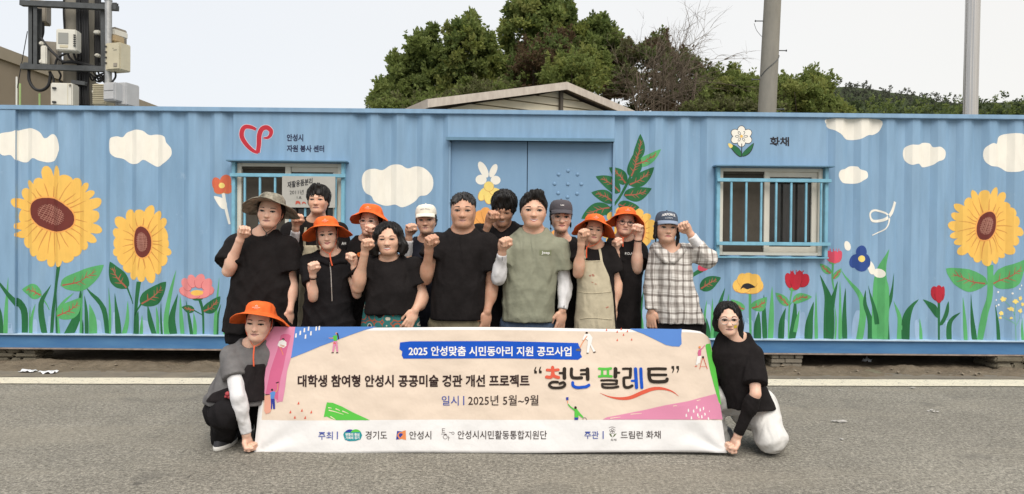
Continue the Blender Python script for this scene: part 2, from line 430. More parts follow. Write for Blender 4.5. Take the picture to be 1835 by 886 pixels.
wl0, wl1, wr0, wr1 = FL[0], FL[1], FR[0], FR[1]
for (a, b, c, d) in [(XL + PW_ - .01, wl0, ZB, ZT), (wl1, FD[0], ZB, ZT), (FD[1], wr0, ZB, ZT), (wr1, XR - 0.14, ZB, ZT),
                     (wl0, wl1, ZB, WL[2]), (wr0, wr1, ZB, WR[2]), (wl0, WL[0], WL[2], WL[3]), (WL[1], wl1, WL[2], WL[3]),
                     (wr0, WR[0], WR[2], WR[3]), (WR[1], wr1, WR[2], WR[3]), (FD[0], DR[0], ZB, DR[3]), (DR[1], FD[1], ZB, DR[3])]:
    mb = MB(); mb.add(*corr_sheet('', a, b, c, d)); mb.build('corrugated_side', blue, cont)
for z in (FL, FR, FD):
    mb = MB(); mb.box((z[0], z[4], z[2]), (z[1], z[4] + 0.04, z[3])); mb.build('flat_panel', blue, cont)
def part(name, boxes, m, bev=0.004, label=None):
    b = MB()
    for bx in boxes: b.box(bx[0], bx[1], 0, bev)
    o = b.build(name, m, cont)
    if label: o['label'] = label
    return o
part('top_rail', [((XL, -0.028, ZT), (XR, 0.06, ZRT))], blue)
part('bottom_rail', [((XL, 0.012, ZRB + 0.014), (XR, 0.03, ZB - 0.016))], dkblue, 0.001, 'darker blue bottom rail')
part('rail_flange', [((XL, -0.022, ZB - 0.016), (XR, 0.06, ZB))], mat('pale_blue_ledge', (0.42, 0.56, 0.70), 0.6, var=0.2), 0.002)
part('rail_flange', [((XL, -0.016, ZRB), (XR, 0.06, ZRB + 0.013))], rust, 0.002)
part('corner_post', [((XL, -0.02, ZB), (XL + PW_, 0.15, ZT))], blue)
part('corner_post', [((XR - 0.15, -0.02, ZB), (XR, 0.15, ZT))], blue)
DEP = 2.44
part('end_wall', [((XL, 0.15, ZB), (XL + 0.04, DEP, ZT)), ((XR - 0.04, 0.15, ZB), (XR, DEP, ZT))], blue)
part('back_wall', [((XL, DEP - 0.04, ZRB), (XR, DEP, ZT - 0.002))], blue)
part('roof', [((XL + .005, 0.06, ZT + 0.03), (XR - .005, DEP, ZRT - 0.01))], blue)
part('floor', [((XL + .04, 0.06, ZB - 0.05), (XR - .04, DEP - .04, ZB - 0.005))], mat('container_floor', (0.1, 0.08, 0.06), 0.9))
# ---- door: two leaves, drip cap
dx0, dx1, dz0, dz1 = DR[0], DR[1], DR[2], DR[3]
xm = CP(944, 430)[0]
doorm = mat('door_blue', (0.165, 0.288, 0.440), 0.55, col2=(0.198, 0.33, 0.485), vscale=3, bump=0.1, bscale=25, stretch=(1, 1, .3))
for (a, b) in ((dx0 + .012, xm - .004), (xm + .004, dx1 - .012)):
    d = MB(); d.box((a, 0.034, dz0 + 0.006), (b, 0.07, dz1 - 0.012), 0, 0.003); d.build('door', doorm, cont)
part('door_backing', [((dx0, 0.08, dz0), (dx1, 0.1, dz1))], mat('shadow_gap', (0.03, 0.05, 0.08), 0.9), 0)  # dark sheet behind the leaves, shade of the gaps put into its colour
cx0 = CP(800, 250)[0]; cx1 = CP(1099, 250)[0]
d = MB()
d.box((cx0, -0.085, dz1 - 0.004), (cx1, 0.002, dz1 + 0.012), 0, 0.003); d.box((cx0, -0.090, dz1 - 0.022), (cx1, -0.080, dz1 + 0.0125), 0, 0.002)
d.build('drip_cap', mat('cap_blue', (0.12, 0.235, 0.34), 0.5, var=0.15), cont)
for s in (dx0, dx1):
    b = MB(); b.box((s - 0.012, -0.006, dz0), (s + 0.012, 0.04, dz1 - 0.024), 0, 0.003); b.build('door_jamb', blue, cont)
# round studs on the right door
for (a, b) in [(880, 400), (826, 421), (933, 421), (803, 474), (879, 476), (955, 476), (824, 527), (931, 530), (877, 550)]:
    x, z = CP(740 + a / 3.165, 180 + b / 3.165, 0.034)
    s = MB(); s.lathe([(0.020, 0), (0.019, 0.004), (0.013, 0.008), (0.004, 0.0095)], 12, 0, (x, 0.0335, z), (0, -1, 0)); s.build('stud', doorm, cont, smooth=True)
# ---- windows
frame = mat('pvc_frame', (0.66, 0.63, 0.55), 0.45, var=0.08)
glass = mat('dark_glass', (0.012, 0.012, 0.011), 0.06, col2=(0.03, 0.028, 0.026), vscale=5, spec=0.5, stretch=(6, 1, 1))
screen = mat('insect_screen', (0.060, 0.050, 0.038), 0.85, col2=(0.075, 0.064, 0.05), vscale=14, bump=0.2, bscale=500)
def window(W, mullion_px, py, sashside):
    x0, x1, z0, z1, _ = W; win = empty('window', (0, 0, 0)); win.parent = cont
    xm = CP(mullion_px, py)[0]; f = 0.045
    def bx(name, lst, m, bev=0.004):
        b = MB()
        for l in lst: b.box(l[0], l[1], 0, bev)
        return b.build(name, m, win)
    bx('frame', [((x0, 0.0, z0), (x0 + f, .09, z1)), ((x1 - f, 0.0, z0), (x1, .09, z1)), ((x0 + f, 0.0015, z1 - f * .8), (x1 - f, .09, z1)), ((x0 + f, 0.0015, z0), (x1 - f, .09, z0 + f * .8))], frame)
    bx('sash', [((xm - .03, 0.012, z0 + f * .8), (xm + .03, .06, z1 - f * .8)),
                ((xm + .03, .03, z1 - f * .8 - .055), (x1 - f, .075, z1 - f * .8)), ((xm + .03, .03, z0 + f * .8), (x1 - f, .075, z0 + f * .8 + .06)),
                ((x1 - f - .06, .0312, z0 + f * .8 + .06), (x1 - f, .0752, z1 - f * .8 - .055))], frame)
    bx('sash', [((x0 + f, .02, z1 - f * .8 - .03), (xm - .03, .06, z1 - f * .8)), ((x0 + f, .02, z0 + f * .8), (xm - .03, .06, z0 + f * .8 + .035))], screen, 0.002)
    bx('insect_screen', [((x0 + f, .045, z0 + f * .8 + .035), (xm - .03, .049, z1 - f * .8 - .03))], screen, 0)
    bx('pane', [((xm + .03, .055, z0 + f * .8 + .06), (x1 - f - .06, .061, z1 - f * .8 - .055))], glass, 0)
    bx('reveal', [((x0 - .001, .1, z0), (x1 + .001, .13, z1))], mat('room_dark', (.02, .02, .02), 1), 0)  # panel across the opening, darkness of the unlit room put into its colour
    # teal surround with drip cap and the burglar grille
    bx('surround', [((x0 - .04, -0.05, z0 - .012), (x0 - .002, 0.03, z1 + .004)), ((x1 + .002, -0.05, z0 - .012), (x1 + .04, 0.03, z1 + .004)),
                    ((x0 - .05, -0.055, z0 - .03), (x1 + .05, 0.03, z0 - .013))], teal)
    bx('drip_cap', [((x0 - .075, -0.12, z1 + .005), (x1 + .075, 0.03, z1 + .02))], mat('cap_blue', (0.12, 0.235, 0.34), 0.5, var=0.15))
    h = z1 - z0; za, zb = z1 - h * .145, z1 - h * .865
    for zz in (za, zb):
        b = MB(); b.box((x0 - .045, -0.085, zz - .019), (x1 + .055, -0.055, zz + .019), 0, .003); b.build('grille_rail', teal, win)
    n = 7
    for i in range(n):
        xx = x0 + .11 + (x1 - x0 - .16) * i / (n - 1) * 1.0
        b = MB(); b.box((xx - .011, -0.078, zb + .02), (xx + .011, -0.058, za - .02), 0, .003); b.build('grille_bar', teal, win)
    return win
window(WL, 515, 370, 0); window(WR, 1375, 380, 0)
# notice hung on the left window grille
nx0, nz1 = CP(506, 316, -.09); nx1, nz0 = CP(601, 373, -.09)
nt_ = empty('notice_board', C0 + CR @ Vector(((nx0 + nx1) / 2, -0.095, nz0)), 'pale grey notice sheet with Korean lettering hung on the left window bars', 'sign', rz=YAW)
no = Vector(((nx0 + nx1) / 2, -0.095, nz0))
b = MB(); b.box((nx0, -0.1, nz0), (nx1, -0.092, nz1), 0, .002)
b.build('sheet', mat('notice_grey', (0.40, 0.39, 0.36), 0.7, var=0.1, vscale=5), nt_, loc=-no)
def flat_text(parent, s, rect, y, m, off, bold=0.0, slope=0, name='lettering', dy=0.0):
    pts, F = text_px(s, *rect, bold, slope)
    V = []
    for p in pts:
        x, z = CP(p[0], p[1], y); V.append((x - off[0], y - dy - off[1], z - off[2]))
    return mesh(name, V, [f for f in F], parent, [m])
ink = mat('black_ink', (0.02, 0.02, 0.025), 0.6)
flat_text(nt_, '재활용품분리', (515, 560, 326, 338), -0.102, ink, no, 0.02, -0.16)
flat_text(nt_, '2011년', (519, 544, 341, 349), -0.102, ink, no, 0.0, -0.03)
flat_text(nt_, '1.8.', (532, 541, 352, 356.5), -0.102, ink, no)
for (a, b_, c, d, m) in [(529.5, 538, 360, 367, mat('logo_red', (.45, .08, .05), .6)), (541, 548, 361.5, 366.5, mat('logo_red', (.45, .08, .05), .6))]:
    pg = [(a, d), (a + .5, c + 1), ((a + b_) / 2, c), (b_, c + 2), (b_ + .5, d), ((a + b_) / 2, d - 2.5)]
    V = [];
    for p in pg:
        x, z = CP(p[0], p[1], -.102); V.append((x - no.x, -.102 - no.y, z - no.z))
    mesh('logo', V, [tuple(t) for t in tess(pg)], nt_, [m])
# ---- supports under the corners
conc = mat('paver', (0.24, 0.215, 0.17), 0.9, col2=(0.17, 0.15, 0.12), vscale=9, bump=0.5, bscale=60)
stone = mat('rubble_stone', (0.20, 0.175, 0.125), 0.92, col2=(0.13, 0.115, 0.085), vscale=7, bump=0.6, bscale=40)
def rough_block(w_, d_, h_, seed, jit, bev):
    bm = bmesh.new(); bmesh.ops.create_cube(bm, size=1)
    for v in bm.verts: v.co = Vector((v.co.x * w_, v.co.y * d_, v.co.z * h_))
    r = random.Random(seed)
    for v in bm.verts: v.co += Vector((r.uniform(-jit, jit) * w_, r.uniform(-jit, jit) * d_, r.uniform(-jit, jit) * h_))
    bmesh.ops.bevel(bm, geom=bm.edges[:], offset=bev, segments=2, affect='EDGES')
    me = bpy.data.meshes.new('block'); bm.to_mesh(me); bm.free(); return me
def support(px, label, rows, wid, m, nm, jit, bev, h_tot, dep=0.30):
    x, z = CP(px, 640); base = C0 + CR @ Vector((x, 0.17, 0)); s = empty(nm, base, label, 'support', 'supports under the container', rz=YAW)
    zz = 0.0; h = h_tot / rows
    for r in range(rows):
        n = 3 if r % 2 == 0 else 2
        cuts = sorted([-wid / 2, wid / 2] + [(-wid / 2 + wid * (i + 1) / n + rnd.uniform(-.03, .03)) for i in range(n - 1)])
        for i in range(n):
            for k in (0, 1):
                w_ = cuts[i + 1] - cuts[i] - 0.006
                me = rough_block(w_, dep / 2 - .006, h - 0.005, rnd.random(), jit, bev)
                link('brick' if m is conc else 'stone', me, s, [m], loc=((cuts[i] + cuts[i + 1]) / 2 + rnd.uniform(-.006, .006), -dep / 4 + k * dep / 2 + rnd.uniform(-.01, .01), zz + h / 2))
        zz += h
support(1412, 'stack of grey paving bricks holding up the container beside the kneeling woman', 3, 0.34, conc, 'brick_stack', 0.02, 0.006, ZRB - 0.002)
support(22, 'pile of rough rubble stones holding up the left end of the container', 3, 0.50, stone, 'stone_stack', 0.09, 0.018, ZRB - 0.002)
support(1826, 'low flat stones under the right end of the container', 2, 0.55, stone, 'stone_stack', 0.10, 0.018, ZRB - 0.002, 0.4)
# ================================================================== BACKGROUND
# shed with a gable roof behind the container
YA = 14.6; apex = P(1015, 150, YA)
du = Vector((.861, .507, 0)); dn = Vector((-.507, .861, 0)); PIT = .226; HW = 3.15
shed = empty('shed', (apex.x, apex.y, 0), 'cream clad shed with a shallow gable roof behind the container', 'shed', rz=math.atan2(du.y, du.x))
top = apex.z
clad = mat('shed_cladding', (.70, .63, .48), .6, var=.12, vscale=2); cladb = mat('cladding_joint', (.28, .22, .13), .8)
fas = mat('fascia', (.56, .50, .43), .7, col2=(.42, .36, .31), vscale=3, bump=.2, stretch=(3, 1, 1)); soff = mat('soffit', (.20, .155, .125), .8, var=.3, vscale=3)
OV = .26; LEN = 7.0; WH = HW - .5
z0 = 0.0
# gable wall as separate lap boards
bh = .17; k = 0
while True:
    zl = top - .16 - (WH) * PIT - .35 + k * bh; zu = zl + bh - .022
    if zl > top - .22: break
    for zz, nm in ((zl, 0),):
        half = lambda z: max(0.02, min(WH, (top - .14 - z) / PIT))
        h0, h1 = half(zl), half(zu)
        sl = .02
        V = [(-h0, OV - .018, zl), (h0, OV - .018, zl), (h1, OV, zu), (-h1, OV, zu), (-h0, OV + .02, zl), (h0, OV + .02, zl), (h1, OV + .02, zu), (-h1, OV + .02, zu)]
        mesh('lap_board', V, [(0, 1, 2, 3), (5, 4, 7, 6), (4, 5, 1, 0), (3, 2, 6, 7), (1, 5, 6, 2), (4, 0, 3, 7)], shed, [clad])
    k += 1
b = MB(); zl = top - .16 - WH * PIT - .35; b.box((-WH, OV, 0), (WH, LEN, zl)); b.build('wall', clad, shed)
b = MB(); V = [(-WH, OV + .022, zl), (WH, OV + .022, zl), (WH, OV + .022, zl + .3), (0, OV + .022, top - .15), (-WH, OV + .022, zl + .3)]; b.add(V, [(0, 1, 2, 3, 4)]); b.build('gable_backing', cladb, shed)
for sg in (-1, 1):
    def sl(x, y, dz): return (sg * x, y, top - x * PIT + dz)
    V = [sl(0, 0, 0), sl(HW, 0, 0), sl(HW, LEN, 0), sl(0, LEN, 0), sl(0, 0, -.05), sl(HW, 0, -.05), sl(HW, LEN, -.05), sl(0, LEN, -.05)]
    Fc = [(0, 1, 2, 3), (7, 6, 5, 4), (0, 4, 5, 1), (1, 5, 6, 2), (2, 6, 7, 3)]
    mesh('roof', V, Fc, shed, [soff])
    V = [sl(-.01 if sg > 0 else 0, -.03, .03), sl(HW + .04, -.03, .03), sl(HW + .04, -.03, -.13), sl(0, -.03, -.13)]; V += [(x, y + .028, z) for x, y, z in V]
    mesh('fascia_board', V, [(0, 1, 2, 3), (7, 6, 5, 4), (0, 4, 5, 1), (2, 6, 7, 3), (1, 5, 6, 2), (0, 3, 7, 4)], shed, [fas])
    V = [sl(HW + .01, 0, .03), sl(HW + .01, LEN, .03), sl(HW + .01, LEN, -.14), sl(HW + .01, 0, -.14)]; V += [(x + sg * .03, y, z) for x, y, z in V]
    mesh('eave_board', V, [(0, 1, 2, 3), (7, 6, 5, 4), (0, 4, 5, 1), (2, 6, 7, 3), (1, 5, 6, 2), (0, 3, 7, 4)], shed, [fas])
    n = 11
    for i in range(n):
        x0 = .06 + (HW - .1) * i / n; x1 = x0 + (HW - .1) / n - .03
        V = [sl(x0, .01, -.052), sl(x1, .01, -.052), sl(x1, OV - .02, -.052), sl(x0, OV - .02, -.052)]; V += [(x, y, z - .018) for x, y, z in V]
        lit = (sg < 0 and i in (4, 5, 6)) or (sg > 0 and i > 6)  # light on the soffit put into the colour: these boards are paler
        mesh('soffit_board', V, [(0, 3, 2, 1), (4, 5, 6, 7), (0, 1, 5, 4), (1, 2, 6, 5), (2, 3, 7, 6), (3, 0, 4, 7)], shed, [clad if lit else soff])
b = MB(); b.box((-.035, OV - .10, .5), (.035, OV - .03, top - .08)); b.build('downpipe', mat('pipe_dark', (.09, .075, .06), .6), shed)
# tan block building on the left, running away from the street
xw = P(0, 85, 16.0).x; zt = P(0, 85, 16.0).z
bld = empty('building', (xw, 13, 0), 'long tan rendered building receding behind the utility pole', 'building')
tan = mat('tan_render', (.27, .225, .165), .85, col2=(.225, .185, .135), vscale=.8, bump=.15, bscale=20)
b = MB(); b.box((-9, 0, 0), (0, 30, zt - .28)); b.build('wall', tan, bld)
b = MB(); b.box((-9.0, -.06, zt - .28), (.07, 30.06, zt)); b.build('parapet', mat('tan_coping', (.33, .285, .215), .8, var=.15, vscale=1), bld)
b = MB(); b.box((0, 0, zt - 1.9), (.03, 30, zt - 1.84)); b.build('string_course', mat('tan_dark', (.2, .165, .12), .8), bld)
b = MB(); b.box((0, 0, 0.0), (.025, 30, zt - 2.6)); b.build('plinth', mat('tan_low', (.25, .225, .15), .85, var=.15), bld)
# thin stakes beside it
for (px, y0, lab, c) in ((126, 138, 'thin white stake behind the container left of the pole', (.7, .7, .66)), (157, 168, 'thin green stake left of the white equipment box', (.35, .5, .2)), (30, 150, 'thin green stake at the far left edge', (.35, .5, .2))):
    px = px * 1.0 if px != 126 else 30.0; 
    if lab.startswith('thin green stake at'): px = 36
    if lab.startswith('thin green stake left'): px = 71
    t_ = P(px, y0, 11.2); b = MB(); b.tube([(0, 0, 0), (0, 0, t_.z)], .014, 6)
    tag(b.build('stake', mat('stake_' + ('white' if c[0] > .5 else 'green'), c, .6), loc=(t_.x, t_.y, 0)), lab, 'stake', 'stakes behind the container')
# ---------------------------------------------------------------- poles
concp = mat('pole_concrete', (.255, .235, .195), .85, col2=(.20, .185, .155), vscale=9, bump=.3, bscale=90, stretch=(1, 1, .25))
gal = mat('galvanised', (.42, .42, .41), .42, var=.2, vscale=12, metal=.75); dsteel = mat('rack_steel', (.085, .09, .092), .55, var=.25, vscale=10, metal=.3)
cable = mat('cable_black', (.012, .012, .013), .6)
YP = 10.6; pb = P(143, 190, YP); up = empty('utility_pole', (pb.x, pb.y, 0), 'concrete utility pole with a steel rack of telecom boxes and black cables', 'utility pole')
def L3(px, py, dy=0.0):
    q = P(px, py, YP + dy); return Vector((q.x - pb.x, q.y - pb.y, q.z))
b = MB(); b.lathe([(.235, 0), (.185, 10.5)], 28, 0); b.build('pole_shaft', concp, up, True)
def bar(a, c, w_, d_, m, name, dy=0.0, bev=.004):
    "steel channel between two photo pixels"
    A_, B_ = L3(*a, dy), L3(*c, dy); mbx = MB(); t = (B_ - A_); ln = t.length; R_ = t.to_track_quat('Z', 'Y').to_matrix()
    for (x0, x1, y0, y1) in ((-w_ / 2, w_ / 2, -.006, .006), (-w_ / 2, -w_ / 2 + .008, .006, d_), (w_ / 2 - .008, w_ / 2, .006, d_)):
        V = [A_ + R_ @ Vector((x, y, z)) for x in (x0, x1) for y in (y0, y1) for z in (0, ln)]
        mbx.add(V, [(0, 1, 3, 2), (4, 6, 7, 5), (0, 4, 5, 1), (2, 3, 7, 6), (0, 2, 6, 4), (1, 5, 7, 3)])
    return mbx.build(name, m, up)
S4 = 4.432
c0 = lambda x, y: (30 + x / S4, y / S4)
bar(c0(36, 44), c0(800, 82), .085, .07, dsteel, 'rack_beam', -.36); bar(c0(40, 548), c0(790, 572), .075, .07, dsteel, 'rack_beam', -.36)
bar(c0(36, 40), c0(800, 62), .05, .07, dsteel, 'rack_beam', .30); bar(c0(60, 535), c0(780, 552), .05, .07, dsteel, 'rack_beam', .30)
bar(c0(104, 50), c0(104, 545), .055, .05, dsteel, 'rack_upright', -.30); bar(c0(154, 60), c0(154, 545), .11, .05, dsteel, 'rack_upright', -.31); bar(c0(676, 75), c0(680, 560), .055, .05, dsteel, 'rack_upright', -.30)
for yy in (150, 200, 245, 300, 345, 400, 450, 490):
    q = L3(*c0(158, yy), -.32); b = MB(); b.lathe([(.010, -.004), (.010, .004)], 8, 0, q, (0, -1, 0)); b.build('bolt_hole', mat('hole_black', (.02, .02, .02), .8), up)  # flat near-black discs drawn as holes
b = MB(); q0 = L3(*c0(728, 10), -.42); q1 = L3(*c0(728, 690), -.42); b.tube([q1, q0], .048, 16); b.lathe([(.055, 0), (.052, .02), (.03, .035)], 16, 0, q0); b.build('antenna_tube', gal, up, True, auto=40)
bar(c0(440, 665), c0(548, 678), .06, .05, dsteel, 'strap_arm', -.30)
def ebox(x0, y0, x1, y1, dep, m, name='equipment_box', dy=-.40, rz=0.0, bev=.014, deco=()):
    A_ = L3(*c0(x0, y1), dy); B_ = L3(*c0(x1, y0), dy); c = (A_ + B_) / 2; hx, hz = (B_.x - A_.x) / 2, (B_.z - A_.z) / 2
    b = MB(); b.box((-hx, -dep / 2, -hz), (hx, dep / 2, hz), 0, bev); o = b.build(name, m, up, loc=c); o.rotation_euler = (0, 0, rad(rz)); o.data.shade_smooth(); o.data.set_sharp_from_angle(angle=rad(35))
    for (nm, u0, v0, u1, v1, th, mm) in deco:
        b = MB(); b.box((-hx + 2 * hx * u0, -dep / 2 - th, hz - 2 * hz * v1), (-hx + 2 * hx * u1, -dep / 2 + .002, hz - 2 * hz * v0), 0, min(.004, th * .4)); b.build(nm, mm, o)
    return o
bw = mat('box_white', (.62, .60, .53), .5, var=.08, vscale=6); bc = mat('box_cream', (.52, .47, .34), .5, var=.1, vscale=6); bg_ = mat('box_grey', (.44, .44, .44), .45, var=.1, vscale=6); bt = mat('box_taupe', (.27, .24, .195), .6, var=.15, vscale=6)
lab_ = mat('label_grey', (.27, .27, .25), .6); dk = mat('latch_dark', (.05, .05, .05), .5)
ebox(340, 246, 488, 414, .17, bw, rz=8, dy=-.52, deco=[('label_panel', .12, .18, .62, .70, .006, lab_), ('name_plate', .2, .76, .6, .88, .006, bc)] + [('terminal', .88, .25 + .1 * i, 1.0, .30 + .1 * i, .02, dk) for i in range(6)])
ebox(730, 355, 880, 570, .20, bc, rz=-16, dy=-.46, deco=[('door_panel', .22, .03, .97, .97, .012, bc), ('latch', .62, .76, .86, .90, .02, bt), ('emblem', .55, .20, .62, .25, .014, dk), ('emblem', .60, .27, .85, .31, .014, dk)] + [('hinge', .04, .1 + .2 * i, .14, .16 + .2 * i, .02, dk) for i in range(4)])
ebox(690, 238, 850, 385, .22, bt, rz=-20, dy=-.05); ebox(755, 250, 840, 300, .25, bw, rz=-20, dy=-.2); ebox(752, 292, 828, 345, .18, mat('box_ochre', (.38, .29, .17), .6), rz=-18, dy=-.30)
ebox(302, 672, 466, 850, .20, bw, rz=6, dy=-.48, deco=[('latch', .12, .21, .28, .29, .03, dk), ('latch', .12, .82, .28, .90, .03, dk), ('seam', .78, .0, .80, 1, .003, bc), ('hinge', .86, .05, .94, .14, .02, bt)])
ebox(640, 682, 742, 850, .24, bc, rz=0, dy=-.28, deco=[('fin', .02, .04 + .085 * i, .98, .08 + .085 * i, .018, bc) for i in range(11)])
ebox(722, 668, 836, 812, .22, bg_, rz=-12, dy=-.50, deco=[('door_panel', .1, .1, .9, .45, .01, bg_), ('door_panel', .1, .5, .9, .92, .01, bg_)]); ebox(820, 672, 934, 850, .26, bg_, rz=-14, dy=-.36, deco=[('seam', .28, 0, .31, 1, .004, lab_)])
ebox(130, 20, 246, 190, .25, bt, rz=18, dy=-.05); ebox(195, 345, 330, 530, .24, bt, rz=18, dy=-.1); ebox(205, 370, 250, 520, .12, bw, rz=10, dy=-.32); ebox(190, 335, 222, 365, .1, bw, rz=0, dy=-.34); ebox(190, 478, 222, 512, .1, bw, rz=0, dy=-.34)
ebox(618, 245, 668, 275, .08, bw, dy=-.2); ebox(605, 715, 645, 748, .08, bw, dy=-.3); ebox(626, 430, 662, 455, .08, bw, dy=-.2)
def cab(pts, r=.016, dy=-.33, name='cable'):
    b = MB(); b.tube(spline([tuple(L3(*c0(*q[:2]), dy + (q[2] if len(q) > 2 else 0))) for q in pts], 6), r, 7); return b.build(name, cable, up, True)
for i, x in enumerate((480, 498, 520, 536, 548, 560)): cab([(x, -40), (x + 3, 200), (x + 8, 420), (x + 6, 640), (x + 10, 850)], .018, -.23 - .01 * (i % 2))
for x in (632, 645, 658): cab([(x, -40), (x, 150), (x - 4, 350), (x + 2, 545)], .022, -.12)
cab([(98, 560), (100, 640), (140, 705), (200, 718), (252, 680), (268, 600), (262, 570)], .022, -.32)
cab([(190, 300), (240, 370), (310, 440), (370, 490), (480, 500), (570, 530)], .020); cab([(400, 415), (420, 460), (460, 495)], .016); cab([(450, 415), (480, 490), (560, 525)], .016); cab([(500, 330), (508, 420), (500, 480)], .014)
cab([(205, 180), (205, 260), (190, 330), (195, 480)], .026, -.2); cab([(430, 415), (380, 430), (320, 470), (305, 530)], .016); cab([(360, 500), (450, 490), (560, 515), (650, 540)], .02); cab([(265, 575), (290, 620), (300, 700), (300, 740)], .014); cab([(330, 560), (350, 600), (340, 640), (360, 660)], .014, -.2)
for i in range(7): cab([(575 + i * 12, 575 + (i % 3) * 12), (600 + i * 13, 640 - (i % 2) * 30), (650 + i * 8, 600 + (i % 3) * 25), (700, 580 + i * 14)], .013, -.15 - .02 * i)
cab([(780, 560), (785, 610), (760, 650), (728, 690)], .014, -.45); cab([(375, -30), (372, 100), (380, 250)], .012, -.2); cab([(85, 250), (40, 500), (5, 700)], .006, -.2)
for yy in (205, 330, 402):
    b = MB(); q = L3(*c0(495, yy), 0); b.lathe([(.206, -.014), (.208, 0), (.206, .014)], 28, 0, (0, 0, q.z), None, False); b.build('pole_band', gal, up, True)
# middle concrete pole with step bolts
YM = 11.5; mbot, mtop = P(1375, 190, YM), P(1384.5, 0, YM); tv = (mtop - mbot); base = mbot - tv * (mbot.z / tv.z); pm_ = empty('utility_pole', base, 'plain concrete pole with step bolts rising behind the shed side of the container', 'utility pole')
topp = base + tv * (9.5 / tv.z); b = MB(); b.tube([(0, 0, 0), tuple(topp - base)], [.165, .115], 28); b.build('pole_shaft', concp, pm_, True, auto=40)
ax_ = lambda z: (topp - base) * (z / 9.5)
for (px, py, sg) in ((1362, 38, -1), (1402, 91, 1), (1360, 143, -1), (1398, 196, 1)):
    z = P(px, py, YM).z; c = ax_(z); r_ = .165 - .05 * z / 9.5; b = MB(); b.tube([c + Vector((sg * (r_ - .01), 0, 0)), c + Vector((sg * (r_ + .13), 0, 0))], .009, 6); b.lathe([(.018, 0), (.018, .012)], 8, 0, c + Vector((sg * (r_ + .125), 0, 0)), (sg, 0, 0)); b.build('step_bolt', dsteel, pm_)
b = MB(); pts = []
for t in np.linspace(0, 1, 14):
    z = P(1370, 138, YM).z * (1 - t) + P(1370, 100, YM).z * t; c = ax_(z); r_ = .165 - .05 * z / 9.5 + .006; a = -2.9 + 2.7 * t; pts.append(c + Vector((r_ * math.cos(a), -abs(r_ * math.sin(a)), 0)))
b.tube(pts, .006, 5); b.build('wire', dsteel, pm_)
b = MB(); b.tube(spline([tuple(ax_(P(1362, 40, YM).z) + Vector((-.29, 0, -.02))), tuple(ax_(P(1362, 55, YM).z) + Vector((-.24, 0, 0))), tuple(ax_(P(1368, 66, YM).z) + Vector((-.15, 0, 0)))], 4), .004, 4); b.build('wire', dsteel, pm_)
# right steel pole
YS = 10.4; sb, st_ = P(1739, 190, YS), P(1743.5, 0, YS); tv = st_ - sb; base = sb - tv * (sb.z / tv.z); ps = empty('steel_pole', base, 'shiny ribbed steel pole behind the right end of the container', 'pole')
topp = base + tv * (8.5 / tv.z)
def ribbed():
    n = 36; V = []; Fc = []
    for k, q in enumerate((Vector((0, 0, 0)), topp - base)):
        for j in range(n):
            a = 2 * math.pi * j / n; r_ = .100 - .006 * (j % 6 == 0) ; V.append(q + Vector((r_ * math.cos(a), r_ * math.sin(a), 0)))
    for j in range(n): Fc.append((j, (j + 1) % n, n + (j + 1) % n, n + j))
    Fc.append(tuple(n + j for j in range(n))); return V, Fc
V, Fc = ribbed(); o = mesh('pole_shaft', V, Fc, ps, [mat('bright_steel', (.60, .57, .53), .24, col2=(.42, .40, .38), vscale=14, metal=.9, stretch=(6, 6, .05))], True); o.data.set_sharp_from_angle(angle=rad(25))
b = MB(); b.lathe([(.2, 0), (.2, .02), (.11, .022)], 20); b.build('base_plate', gal, ps)
# ---------------------------------------------------------------- vegetation
def leafmat(n, a, b_):
    m = mat('leaf_' + n, a, .6, col2=b_, vscale=1.6, spec=.2, detail=2); t = m.node_tree
    if 'thin' not in t.nodes:
        p_ = t.nodes['Principled BSDF']; o_ = [q for q in t.nodes if q.type == 'OUTPUT_MATERIAL'][0]; tr = t.nodes.new('ShaderNodeBsdfTranslucent'); tr.name = 'thin'; mx = t.nodes.new('ShaderNodeMixShader'); mx.inputs[0].default_value = .5
        t.links.new(p_.inputs['Base Color'].links[0].from_socket, tr.inputs[0]); t.links.new(p_.outputs[0], mx.inputs[1]); t.links.new(tr.outputs[0], mx.inputs[2]); t.links.new(mx.outputs[0], o_.inputs[0])
    return m
LF = {'green': leafmat('green', (.165, .215, .06), (.215, .255, .08)), 'deep': leafmat('deep', (.11, .155, .046), (.15, .19, .06)), 'lime': leafmat('lime', (.215, .25, .06), (.27, .285, .095)),
      'russet': leafmat('russet', (.100, .064, .038), (.13, .09, .048)), 'olive': leafmat('olive', (.12, .13, .052), (.165, .165, .08)), 'pine': leafmat('pine', (.062, .088, .042), (.088, .112, .052))}
bark = mat('bark', (.09, .07, .052), .9, var=.35, vscale=12, bump=.5, bscale=30); twig = mat('bare_twig', (.135, .105, .075), .85, var=.3, vscale=6)
